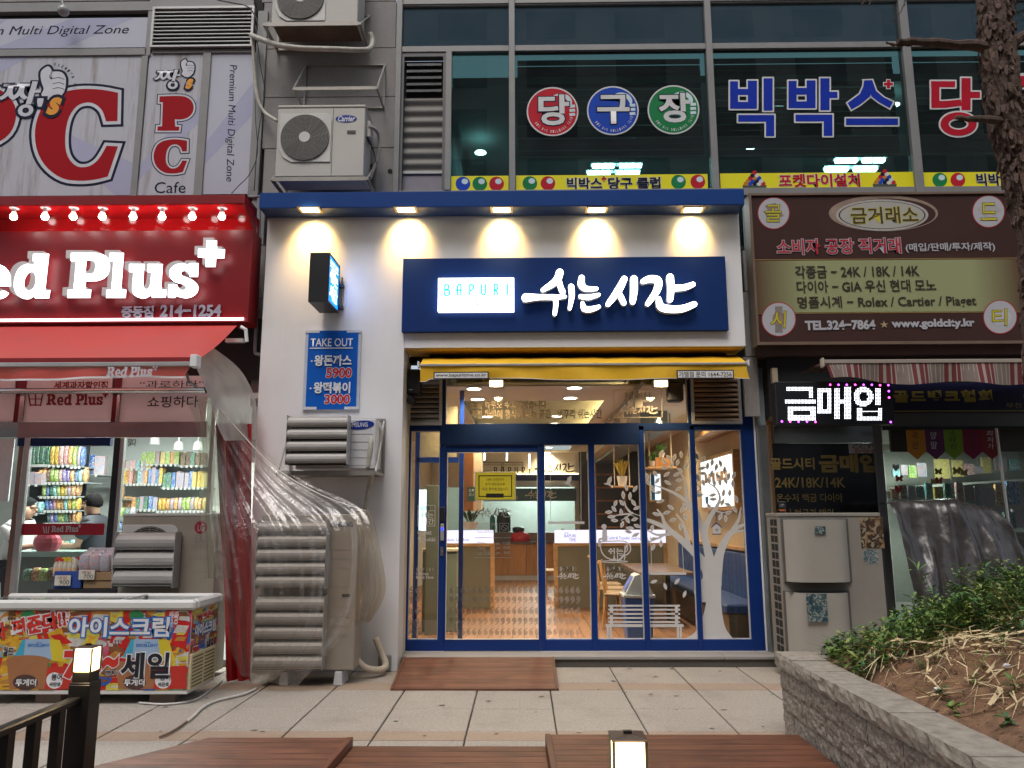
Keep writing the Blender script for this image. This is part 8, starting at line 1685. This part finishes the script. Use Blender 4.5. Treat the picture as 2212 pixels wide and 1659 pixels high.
# weeds: many leaf quads
m_w1 = M('weed_leaf',(.13,.22,.04),.55,var=.55,scale=3); m_w2 = M('weed_leaf_dark',(.06,.15,.04),.55,var=.5,scale=3); m_w3 = M('weed_leaf_pale',(.22,.28,.06),.6,var=.4,scale=5); m_dry = M('dry_straw',(.62,.49,.28),.8,var=.35,scale=8); m_stem = M('weed_stem',(.10,.10,.04),.7)
def leafq(mb,p,a,tilt,l,w_):
    d = Vector((math.cos(a) * math.cos(tilt),math.sin(a) * math.cos(tilt),math.sin(tilt))); s = Vector((-math.sin(a),math.cos(a),0)) * w_; u_ = d.cross(s).normalized() * l * .12
    p = Vector(p); mb.add([p,p + d * l * .45 - s + u_,p + d * l,p + d * l * .45 + s + u_],[(0,1,2,3)])
random.seed(9)
W1,W2,W3,ST = MB(),MB(),MB(),MB()
def dens(x,y):
    # far edge and right side bushy, open soil in the front middle
    return 1.0 if (y > -3.75 + .0 * x) else (.9 if x > 3.4 and y > -4.9 else (.5 if x > 3.0 and y > -4.3 else .06))
cnt_p = 0
for _ in range(3000):
    x = random.uniform(2.2,5.2); y = random.uniform(-6.0,-3.0)
    if random.random() > dens(x,y): continue
    z = soilz(x,y); tall = (.09 + .34 * min(1,max(0,(x - 2.25) / 1.1))) * (1 if y > -3.9 else .6) * random.uniform(.5,1.1); lean = Vector((random.uniform(-.3,.3),random.uniform(-.3,.3),1)).normalized(); tip = Vector((x,y,z)) + lean * tall
    ST.tube([(x,y,z - .01),tuple(Vector((x,y,z)).lerp(tip,.5) + Vector((random.uniform(-.02,.02),0,0))),tuple(tip)],.0022,3,caps=False)
    tgt = random.choice((W1,W1,W2,W3)); n_ = int(7 + tall * 44); L = random.uniform(.028,.062)
    for k in range(n_):
        f_ = (k + 1) / n_; q = Vector((x,y,z)).lerp(tip,f_) + Vector((random.uniform(-.025,.025),random.uniform(-.025,.025),0)) * (1.2 - f_ * .4); leafq(tgt,q,random.random() * 6.28,random.uniform(-.3,.8),L * random.uniform(.7,1.3),L * .30)
    # feathery side shoots
    if random.random() < .35:
        for s_ in range(3):
            a = random.random() * 6.28; b0 = Vector((x,y,z)).lerp(tip,random.uniform(.4,.95)); ln = random.uniform(.06,.14); dr = Vector((math.cos(a),math.sin(a),.25))
            for k in range(9):
                for sd in (-1,1): leafq(W2,b0 + dr * ln * k / 9,a + sd * 1.2,.1,.016,.005)
for mb,mt,lab in ((W1,m_w1,'mid green weed leaves crowding the planter'),(W2,m_w2,'dark feathery weed leaves in the planter'),(W3,m_w3,'pale yellowish weed leaves in the planter'),(ST,m_stem,'thin stems of the planter weeds')):
    o = solo('weeds',mb,mt,lab,'weeds',kind='stuff',org=(3.5,-4,.5)); print('weeds',len(mb.f))
D1 = MB()
for _ in range(1000):
    cl2 = random.choice(((3.0,-3.75,.35),(3.35,-4.3,.3),(2.7,-4.0,.35),(3.0,-5.1,.3),(3.3,-5.5,.4),(4.0,-3.9,.6),(2.5,-3.55,.25),(2.65,-4.6,.35)))
    x = random.gauss(cl2[0],cl2[2] * .6); y = random.gauss(cl2[1],cl2[2] * .5)
    if x < 2.2: continue
    z = soilz(x,y) + random.uniform(.01,.07 if x < 3 else .18); a = random.gauss(.4,.7) + (math.pi if random.random() < .5 else 0); l = random.uniform(.10,.36); t_ = random.gauss(0,.22 if x < 3.1 else .5); b_ = random.uniform(-.4,.4); w_ = random.uniform(.002,.009) if random.random() < .3 else random.uniform(.0015,.004)
    P0 = Vector((x,y,z)); d0 = Vector((math.cos(a) * math.cos(t_),math.sin(a) * math.cos(t_),math.sin(t_))); d1 = Vector((math.cos(a + b_) * math.cos(t_ - .3),math.sin(a + b_) * math.cos(t_ - .3),math.sin(t_ - .3))); s = Vector((-math.sin(a),math.cos(a),.3)) * w_
    p1,p2 = P0 + d0 * l * .5,P0 + d0 * l * .5 + d1 * l * .5; p2.z = max(p2.z,soilz(p2.x,p2.y) + .004); p1.z = max(p1.z,soilz(p1.x,p1.y) + .006)
    up = Vector((0,0,.002)); D1.add([P0 - s,P0 + s,p1 + s * 1.2 + up,p1 - s * 1.2,p2 + s * .3,p2 - s * .3],[(0,1,2,3),(3,2,4,5)])
solo('dry_straw',D1,m_dry,'dry straw coloured stalks scattered over the planter soil','straw',kind='stuff',org=(3,-4.2,.5))
random.seed(14); GR = MB()
for _ in range(900):
    x = random.uniform(2.15,4); y = random.uniform(-6,-3.1); z = soilz(x,y); s_ = random.uniform(.003,.012); GR.ball((x,y,z + .02 + s_ * .2),s_,s_,s_ * .7,5,3)
solo('soil_crumbs',GR,M('crumbs',(.17,.11,.07),.95,var=.5,scale=20),'small crumbs and pebbles on the planter soil','crumbs',kind='stuff',org=(3,-4.5,.5))
for k,(u_,v_,lab) in enumerate(((1812,1472,'white paper scrap beside the cap stones'),(1965,1488,'white paper scrap in the middle of the soil'))):
    p = Vector((2.36 + .35 * k,-4.35 - .1 * k,0)); b = MB().ball((p.x,p.y,soilz(p.x,p.y) + .02),.022,.015,.012,7,5); b.v = [(x + random.uniform(-.005,.005),y,z + random.uniform(-.005,.005)) for x,y,z in b.v]; solo('paper_scrap',b,m_white,lab,'litter','paper scraps on the soil')
# tall seedling
sd = thing('tall_weed','single tall weed with long pointed leaves standing before the draped stall','plant',(3.35,-3.3,.8)); b0 = at(2002,1300,-3.3); t0 = at(1983,1232,-3.3); part('stem',MB().tube([tuple(b0),tuple(b0.lerp(t0,.6)),tuple(t0)],.004,5),m_stem,sd)
mb = MB()
for a,l,ti in ((2.8,.16,.3),(.3,.18,.25),(2.2,.12,.9),(.9,.10,.7),(3.4,.12,-.1)): leafq(mb,t0 - Vector((0,0,.0)),a,ti,l,.008)
part('leaves',mb,M('bright_leaf',(.16,.28,.05),.5),sd)
# ================================================================== pine
YP2 = -3.8; pine = thing('pine_tree','rough barked pine trunk with bare broken branches at the right edge','tree',(3.7,YP2,.8)); m_bark = M('pine_bark',(.075,.045,.032),.95,var=.55,scale=16,bump=1,bscale=28,dirt=.5,dcol=(.20,.13,.10))
cps = [(2136,-160,33),(2148,0,35),(2153,104,36),(2173,260,37),(2195,338,37),(2213,420,37),(2242,554,38),(2254,770,39),(2264,900,40),(2290,1250,46)]
C_ = []
for u_,v_,r_ in cps: p = at(u_,v_,YP2); C_.append((p.x,p.z,(at(u_ + r_,v_,YP2) - p).length))
C_ = crom(C_,closed=False,n=22); N = 56; mb = MB(); random.seed(3)
for i,(x,z,r_) in enumerate(C_):
    for j in range(N):
        a = 2 * math.pi * j / N; v3 = Vector((math.cos(a) * 3.2,math.sin(a) * 3.2,z * 5.5)); c = noise.cell(Vector((math.cos(a) * 2.6 + noise.noise(v3) * .9,math.sin(a) * 2.6,z * 7 + noise.noise(v3 * 1.7) * 1.2))); rr = r_ * (.86 + .16 * c + .10 * noise.noise(v3 * 2.2) + .05 * noise.noise(v3 * 7)); mb.v.append((x + rr * math.cos(a),YP2 + rr * math.sin(a),z))
mb.f = [(i * N + j,i * N + (j + 1) % N,(i + 1) * N + (j + 1) % N,(i + 1) * N + j) for i in range(len(C_) - 1) for j in range(N)]
part('trunk',mb,m_bark,pine)
BK = MB(); random.seed(12)
for _ in range(420):
    i = random.randrange(len(C_) - 1); x,z,r_ = C_[i]; a = random.random() * 6.28; z += random.uniform(-.02,.02); w_,h_ = random.uniform(.007,.018),random.uniform(.012,.05); rr = r_ * random.uniform(.90,1.02); n_ = Vector((math.cos(a),math.sin(a),0)); s = Vector((-math.sin(a),math.cos(a),0)); up = Vector((0,0,1)); c = Vector((x,YP2,z)) + n_ * rr; lift = random.uniform(.002,.014)
    q = [c - s * w_ + up * h_ * random.uniform(.5,1),c + s * w_ + up * h_ * random.uniform(.5,1),c + s * w_ * random.uniform(.6,1.1) - up * h_ * .5 + n_ * lift,c - up * h_ + n_ * lift,c - s * w_ - up * h_ * .5 + n_ * lift]; b2 = [p - n_ * .012 for p in q]
    BK.add(q + b2,[(0,1,2,3,4)[::-1],(0,5,6,1),(1,6,7,2),(2,7,8,3),(3,8,9,4),(4,9,5,0)])
o = part('bark_plates',BK,M('bark_plate',(.10,.062,.047),.95,var=.5,scale=30,bump=.8,bscale=60),pine); o['kind'] = 'stuff'
def br(pts,rs,lab='branch'):
    P_ = [tuple(at(u_,v_,y_)) for u_,v_,y_ in pts]; P2 = crom(P_,closed=False,n=5); k = len(P2); r2 = [rs[0] + (rs[1] - rs[0]) * i / (k - 1) + random.uniform(-.003,.003) for i in range(k)]; P2 = [(x + random.uniform(-.004,.004),y,z + random.uniform(-.005,.005)) for x,y,z in P2]; part(lab,MB().tube(P2,r2,9),m_bark,pine)
br([(2150,118,-3.8),(2118,100,-3.82),(2060,96,-3.85),(1990,90,-3.9),(1940,88,-3.95)],(.050,.018)); br([(1990,91,-3.9),(1955,96,-3.9),(1925,96,-3.92),(1914,90,-3.93)],(.018,.004),'twig'); br([(2165,262,-3.85),(2125,257,-3.95),(2085,256,-4.0),(2063,254,-4.02)],(.030,.012))
br([(2160,110,-3.8),(2195,88,-3.8),(2225,70,-3.8),(2300,40,-3.8)],(.045,.03)); br([(2190,250,-3.75),(2215,225,-3.7),(2300,200,-3.6)],(.04,.03)); br([(2185,62,-3.8),(2192,55,-3.8),(2196,48,-3.8)],(.012,.004),'twig')
for pts in ([(1864,-20,-3.8),(1866,2,-3.8),(1860,8,-3.8)],[(1888,-30,-3.8),(1880,5,-3.8),(1876,14,-3.8)],[(1964,-30,-3.8),(1956,0,-3.8),(1946,25,-3.8),(1922,47,-3.8)],[(1880,-12,-3.8),(1868,4,-3.8),(1858,14,-3.8)]): br(pts,(.006,.002),'twig')
ND = MB(); random.seed(18)
for _ in range(60):
    u_,v_ = random.uniform(2186,2330),random.uniform(-40,55); c = at(u_,v_,-3.6 + random.uniform(-.2,.3))
    for k in range(36):
        a,b_ = random.random() * 6.28,random.uniform(-1,1.2); l = random.uniform(.05,.10); d = Vector((math.cos(a) * math.cos(b_),math.sin(a) * math.cos(b_),math.sin(b_))); s = Vector((-math.sin(a),math.cos(a),0)) * .0016; ND.add([c - s,c + s,c + d * l],[(0,1,2)])
o = part('needles',ND,M('pine_needle',(.035,.085,.03),.6,var=.4),pine); o['kind'] = 'stuff'
# ================================================================== wooden decks in the foreground
m_deck = woodmat('deck_stain',(.19,.070,.036),.55,1.0,axis=0,contrast=.55); m_trim = woodmat('deck_trim',(.15,.052,.025),.5,1,axis=1,contrast=.4)
def deck(name,label,poly,z0,z1,Yfar,Ynear,w_,trims=()):
    """planks running along x between the two slanted sides poly = (xl(y), xr(y))"""
    xl,xr = poly; t = thing(name,label,'deck',((xl(Yfar) + xr(Yfar)) / 2,(Yfar + Ynear) / 2,0)); y = Yfar
    while y > Ynear + .01:
        yb = max(y - w_,Ynear); g = .0025; a,b_ = y - g,yb + g; mb = MB(); mb.prismz([(xl(a),a),(xr(a),a),(xr(b_),b_),(xl(b_),b_)],z0(y) if callable(z0) else z0,z1 if not callable(z1) else z1(y))
        if callable(z1):
            vs = [(xl(a),a),(xr(a),a),(xr(b_),b_),(xl(b_),b_)]; mb = MB(); mb.add([(x_,y_,z1(y_) - .02) for x_,y_ in vs] + [(x_,y_,z1(y_)) for x_,y_ in vs],[(0,1,2,3),(7,6,5,4),(0,4,5,1),(1,5,6,2),(2,6,7,3),(3,7,4,0)])
        part('plank',mb,m_deck,t); y = yb
    for (fa,fb,zz) in trims:
        mb = MB(); za = (lambda q: zz(q)) if callable(zz) else (lambda q: zz)
        vs = [(fa(Yfar),Yfar),(fb(Yfar),Yfar),(fb(Ynear),Ynear),(fa(Ynear),Ynear)]; mb.add([(x_,y_,-.01 if not callable(zz) else za(y_) - .05) for x_,y_ in vs] + [(x_,y_,za(y_) + .004) for x_,y_ in vs],[(0,1,2,3),(7,6,5,4),(0,4,5,1),(1,5,6,2),(2,6,7,3),(3,7,4,0)]); part('trim',mb,m_trim,t)
    sw = MB(); y = Yfar - w_ / 2
    while y > Ynear:
        zt_s = (z1(y) if callable(z1) else z1) + .0012; a,b_ = xl(y),xr(y); n_ = max(2,int((b_ - a) / .55))
        for q in range(n_ + 1):
            for dy in (-.03,.03): x_ = a + .05 + (b_ - a - .1) * q / n_ + random.uniform(-.006,.006); sw.add([(x_ + .0045 * math.cos(i_ * 1.047),y + dy + .0045 * math.sin(i_ * 1.047),zt_s) for i_ in range(6)],[tuple(range(6))])
        y -= w_
    o = part('screw',sw,m_black,t); o['kind'] = 'stuff'
    part('under',MB().prismz([(xl(Yfar) + .02,Yfar - .02),(xr(Yfar) - .02,Yfar - .02),(xr(Ynear) - .02,Ynear),(xl(Ynear) + .02,Ynear)],-.01,(z1 if not callable(z1) else z1(Ynear)) - .022),m_dark,t) if not callable(z1) else None
    return t
def ln(pa,pb): return lambda y: pa.x + (pb.x - pa.x) * (y - pa.y) / (pb.y - pa.y)
zd1 = .10; L0,L1 = gp(453,1593,zd1),gp(198,1656,zd1); R0,R1 = gp(763,1593,zd1),gp(707,1659,zd1)
yfar1 = L0.y; lf,rf_ = ln(L0,L1),ln(R0,R1)
deck('timber_deck','left timber deck with a slanted left end beside the railing',(lf,lambda y: rf_(y) - .04),.06,zd1,yfar1,-5.6,.118,((lambda y: rf_(y) - .038,lambda y: rf_(y),zd1),))
zd2 = .045; M0 = gp(960,1611.7,zd2); A0,A1 = gp(1178,1590.5,zd1),gp(1190,1659,zd1); la_ = ln(A0,A1)
deck('timber_deck','middle timber deck lying lower between the two higher decks',(lambda y: rf_(y) + .004,lambda y: la_(y) - .004),.01,zd2,M0.y,-5.6,.118)
B0 = gp(1400,1586.5,zd1)
deck('timber_deck','right timber deck between the round topped lamp and the planter wall',(lambda y: la_(y) + .04,lambda y: 1.90),.06,zd1,B0.y,-5.6,.118,((lambda y: la_(y),lambda y: la_(y) + .038,zd1),))
# door ramp
rt,rb_ = .105,.018; Y0r,Y1r = -.392,gp(1025,1487.5,.02).y
xa0,xa1 = at(871.5,1417,Y0r).x,gp(843,1488,.02).x; xb0,xb1 = at(1197.5,1417,Y0r).x,gp(1207,1487,.02).x
zr = lambda y: rt + (rb_ - rt) * (y - Y0r) / (Y1r - Y0r); fl = lambda y: xa0 + (xa1 - xa0) * (y - Y0r) / (Y1r - Y0r); fr2 = lambda y: xb0 + (xb1 - xb0) * (y - Y0r) / (Y1r - Y0r)
m_deck2 = m_deck; dr_ = deck('door_ramp','sloping timber ramp laid at the sliding door',(lambda y: fl(y) + .03,lambda y: fr2(y) - .03),zr,zr,Y0r,Y1r,.135,((lambda y: fl(y),lambda y: fl(y) + .028,zr),(lambda y: fr2(y) - .028,lambda y: fr2(y),zr)))
# ================================================================== lamps and railing
m_iron = M('black_iron',(.010,.009,.008),.42,.3,var=.2)
warm2 = light('lantern_glass_light',(1,.74,.36),4.2)
def lantern(label,X,Y,ztop,s,post,zb,group=None):
    t = thing('path_lamp',label,'path lamp',(X,Y,0)); h = s * 1.25; z1 = ztop - s * .22; z0 = z1 - h; e = s * .09
    part('cap',MB().add([(X - s * .56,Y - s * .56,z1 + .002),(X + s * .56,Y - s * .56,z1 + .002),(X + s * .56,Y + s * .56,z1 + .002),(X - s * .56,Y + s * .56,z1 + .002),(X - s * .56,Y - s * .56,z1 + s * .08),(X + s * .56,Y - s * .56,z1 + s * .08),(X + s * .56,Y + s * .56,z1 + s * .08),(X - s * .56,Y + s * .56,z1 + s * .08),
         (X - s * .18,Y - s * .18,ztop - .008),(X + s * .18,Y - s * .18,ztop - .008),(X + s * .18,Y + s * .18,ztop - .008),(X - s * .18,Y + s * .18,ztop - .008)],[(0,3,2,1),(0,1,5,4),(1,2,6,5),(2,3,7,6),(3,0,4,7),(4,5,9,8),(5,6,10,9),(6,7,11,10),(7,4,8,11),(8,9,10,11)]),M('lamp_bronze',(.09,.06,.045),.4,.4),t,bev=.002)
    part('finial',MB().box(X - s * .13,X + s * .13,Y - s * .1,Y + s * .1,ztop - .008,ztop),m_iron,t)
    for a in (-1,1):
        for b_ in (-1,1): part('corner_bar',MB().box(X + a * s * .5 - e / 2,X + a * s * .5 + e / 2,Y + b_ * s * .5 - e / 2,Y + b_ * s * .5 + e / 2,z0,z1),m_iron,t)
    part('lantern_glass',MB().box(X - s * .5 + e * .3,X + s * .5 - e * .3,Y - s * .5 + e * .3,Y + s * .5 - e * .3,z0 + .002,z1 - .002),warm2,t)
    part('neck',MB().box(X - s * .5,X + s * .5,Y - s * .5,Y + s * .5,z0 - s * .55,z0 - .001),m_iron,t,bev=.002); part('collar',MB().box(X - s * .58,X + s * .58,Y - s * .58,Y + s * .58,z0 - s * .66,z0 - s * .551),m_iron,t,bev=.002)
    part('post',MB().box(X - post / 2,X + post / 2,Y - post / 2,Y + post / 2,zb,z0 - s * .661),m_iron,t,bev=.003)
    lamp('lantern_lamp','POINT',(X,Y - s * .9,(z0 + z1) / 2),1.6,(1,.72,.40),radius=.05)
    return t
YLm = -9 + 4.45; p = at(191,1396,YLm); lantern('lit path lamp on the black railing post at the left',p.x,YLm,at(191,1390,YLm).z,.098,.118,0); LX = p.x
YLc = -9 + 3.05; p = at(1356,1600,YLc); lantern('lit path lamp in the centre at the bottom edge of the picture',p.x,YLc,at(1356,1578,YLc).z,.118,.12,0)
rl = thing('railing','black iron railing slanting into the lower left corner','railing',(LX,-5.5,0)); zr_ = at(180,1500,YLm).z; part('handrail',MB().box(LX - .045,LX + .02,-6.6,YLm - .06,zr_ - .035,zr_),m_iron,rl,bev=.006); zl2 = at(170,1640,YLm).z - .03; part('lower_rail',MB().box(LX - .03,LX + .01,-6.6,YLm - .06,zl2 - .03,zl2),m_iron,rl)
for k in range(10): y = YLm - .21 - k * .205; part('baluster',MB().box(LX - .035,LX + .012,y - .026,y + .026,zl2 if k < 0 else -.0,zr_ - .036),m_iron,rl)
# ================================================================== stickers on the billiard club glass
YB2 = cu + .018; m_yb = M('yellow_band',(.78,.70,.0),.5,var=.03); m_bb = M('ball_blue',(.01,.06,.42),.6,spec=.15); m_bg = M('ball_green',(.01,.19,.06),.6,spec=.15); m_br = M('ball_red',(.48,.015,.03),.6,spec=.15); m_hl = M('ball_highlight',(.55,.68,.72),.4); m_vw = M('vinyl_white',(.60,.60,.60),.5)
def bs_(label,u_,v_): return thing('window_sticker',label,'sticker',tuple(at(u_,v_,YB2)),'vinyl stickers on the billiard club glass')
for (cx_,cy_,mt,ch,box,nm) in ((1193.6,241,m_br,'당',(262,792,500,1030),'red'),(1323.8,239,m_bb,'구',(750,795,1000,1018),'blue'),(1454.8,237,m_bg,'장',(1262,778,1504,1008),'green')):
    t = bs_('round %s ball sticker with a white character on the upper glass' % nm,cx_,cy_); ell(cx_,cy_,56,53,YB2,m_vw,t,0,'rim'); ell(cx_,cy_,53,50,YB2,mt,t,-.001,'ball'); ell(cx_ + 18,cy_ - 20,24,19,YB2,m_hl,t,-.0018,'highlight'); ell(cx_ + 8,cy_ - 8,30,26,YB2,mt,t,-.0022,'ball')
    for k in range(3): shape('glint',[[(cx_ + 36,cy_ - 14 + k * 9),(cx_ + 48,cy_ - 15 + k * 9),(cx_ + 49,cy_ - 9 + k * 9),(cx_ + 37,cy_ - 8 + k * 9)]],YB2,m_hl,t,dy=-.0026)
    write(ch,*Z30(box[0],box[1]),*Z30(box[2],box[3]),YB2 - .006,m_vw,t,bold=.03,outline=((.03,m_ink),)); arcwrite('BIG BOX BILLIARD CLUB',cx_,cy_,43,-140 - 5,-18,YB2 - .003,.034,m_vw,t,flip=True)
def zz4(s,x0,y0,x1,y1,mt,t,fn=Z40,b=.055,o=.045,om=None): write(s,*fn(x0,y0),*fn(x1,y1),YB2 - .004,mt,t,bold=b,outline=((o,om or m_vw),))
m_db = M('deep_blue_vinyl',(.006,.03,.36),.6,spec=.12); m_rv = M('red_vinyl',(.42,.008,.025),.6,spec=.12)
def vinyl(t,fn,mt,solids,e=13):
    for k,q in enumerate(solids):
        if len(q) == 4 and not isinstance(q[0],tuple): x0,y0,x1,y1 = q; rim = [(x0 - e,y0 - e * .6),(x0 - e * .6,y0 - e),(x1 + e * .6,y0 - e),(x1 + e,y0 - e * .6),(x1 + e,y1 + e * .6),(x1 + e * .6,y1 + e),(x0 - e * .6,y1 + e),(x0 - e,y1 + e * .6)]; q = [(x0,y0),(x1,y0),(x1,y1),(x0,y1)]
        else: cx_,cy_ = sum(a for a,_ in q) / len(q),sum(b for _,b in q) / len(q); rim = q
        o = shape('rim',[[fn(*a) for a in rim]],YB2,m_vw,t,dy=-.001 - .0001 * k,offset=0 if rim is not q else .018); shape('letter',[[fn(*a) for a in q]],YB2,mt,t,dy=-.003 - .0001 * k)
t = bs_('big blue three character name with white rims on the upper glass',1750,230)
vinyl(t,Z30,m_db,[(1842,675,1908,903),(1990,670,2065,900),(1842,738,2065,788),(1846,846,2062,903),(2120,650,2195,918),(1910,955,2200,1010),(2140,955,2208,1130)])
vinyl(t,Z40,m_db,[(258,672,325,898),(408,668,482,896),(258,730,482,786),(262,842,480,898),(522,650,598,915),(560,762,664,814),(316,952,600,1008),(550,952,622,1128)])
vinyl(t,Z40,m_db,[[(885,668),(952,665),(962,720),(935,800),(850,870),(780,910),(748,855),(850,780),(878,720)],[(885,668),(952,665),(985,755),(1050,810),(1125,845),(1097,898),(1010,850),(945,800),(930,730)],(735,983,1166,1038)])
t = bs_('small red plus sticker after the big blue name',1919,182); shape('rim',[[Z40(x,y) for x,y in ((1068,657),(1106,657),(1106,680),(1131,680),(1131,716),(1106,716),(1106,740),(1068,740),(1068,716),(1043,716),(1043,680),(1068,680))]],YB2,m_vw,t,dy=-.001); shape('plus',[[Z40(x,y) for x,y in ((1074,663),(1100,663),(1100,686),(1125,686),(1125,710),(1100,710),(1100,734),(1074,734),(1074,710),(1049,710),(1049,686),(1074,686))]],YB2,m_rv,t,dy=-.002)
t = bs_('big red character with white rim left of the pine trunk',2065,230); vinyl(t,Z40,m_rv,[(1440,674,1640,724),(1442,674,1510,895),[(1442,838),(1560,838),(1688,826),(1695,878),(1560,895),(1444,897)],(1692,648,1768,915),(1740,762,1846,814)]); vr = [[Z40(1668 + r_ * math.cos(a * .2094),1030 + r2_ * math.sin(a * .2094)) for a in range(30)] for r_,r2_ in ((150,98),(82,46))]; shape('rim',[[Z40(1668 + r_ * math.cos(a * .2094),1030 + r2_ * math.sin(a * .2094)) for a in range(30)] for r_,r2_ in ((165,112),(68,34))],YB2,m_vw,t,dy=-.0008); shape('letter',vr,YB2,m_rv,t,dy=-.0038)
t = bs_('big red character mostly behind the pine trunk',2235,230); zz4('구',2120,655,2560,1090,m_rv,t)
def yband(lab,u0,u1,v0,v1): x0,x1,z0,z1 = rc(u0,v0,u1,v1,YB2); t = bs_(lab,(u0 + u1) / 2,v1); part('band',MB().box(x0,x1,YB2,YB2 + .003,z0,z1),m_yb,t); return t
def ballp(t,u_,v_,mt): ell(u_,v_,15.8,15.5,YB2,mt,t,-.001,'ball'); ell(u_ + 4,v_ - 5,7,6,YB2,m_hl,t,-.0018,'highlight')
t = yband('short yellow band with three ball prints in the narrow bay',974.5,1098.5,380,412.5); [ballp(t,u_,397,m) for u_,m in ((1000,m_bb),(1036.4,m_bg),(1072.6,m_br))]
t = yband('yellow band with black club name under the three ball stickers',1114.5,1529,377.5,410.5); [ballp(t,u_,v_,m) for u_,v_,m in ((1144.6,396,m_bg),(1183.7,396,m_br),(1465.7,393,m_bg),(1507.4,392.6,m_br))]
zz4('빅박스',492,1475,778,1570,m_ink,t,Z30,.03,.03); zz4('당구 클럽',835,1472,1262,1568,m_ink,t,Z30,.03,.03); zz4('+',780,1465,812,1500,m_rv,t,Z30,.05,.02)
def rackp(t,u_,v_):
    shape('tray',[[(u_ - 26,v_ + 8),(u_ + 26,v_ + 8),(u_ + 25,v_ + 15),(u_ - 25,v_ + 15)]],YB2,M('tray_green_print',(.06,.07,.04),.5),t,dy=-.001); k = 0
    for r_ in range(5):
        for c in range(5 - r_): ell(u_ + (c - (4 - r_) / 2) * 9.5,v_ + 5 - r_ * 6,4.8,4.6,YB2,(M('ball_orange',(.5,.2,.02),.4),m_ink,m_br,m_bb,m_vw)[(k * 3) % 5],t,-.0015 - .0002 * r_,'ball',12); k += 1
t = yband('yellow band with red lettering between two ball racks',1556,1974,373,408.5); rackp(t,1630,392); rackp(t,1911,389); zz4('포켓다이설치',182,1445,848,1548,m_rv,t,Z40,.03,.03)
t = yband('yellow band with ball prints running behind the pine trunk',1990,2385,371,407); ballp(t,2030,388.6,m_bg); ballp(t,2069,388.6,m_br); zz4('빅박스',1822,1440,2110,1540,m_ink,t,Z40,.03,.03)
# ================================================================== unseen building across the way, added tall to darken panes and front light
ob = thing('opposite_building','unseen grey apartment block added across the way, made tall to darken the upper panes','building',(0,-34,0)); m_ob = M('opposite_wall',(.24,.24,.235),.8,var=.1,scale=.4); m_ow = M('opposite_window',(.02,.025,.03),.2)
part('wall',MB().box(-34,40,-46,-34,0,39),m_ob,ob); wu = unit(m_ow,'window')
for k in range(13):
    for j in range(11): piece("window",wu,ob,-32 + k * 5.4,-29 + k * 5.4,-34,-33.95,1.4 + j * 3.2,3.2 + j * 3.2)
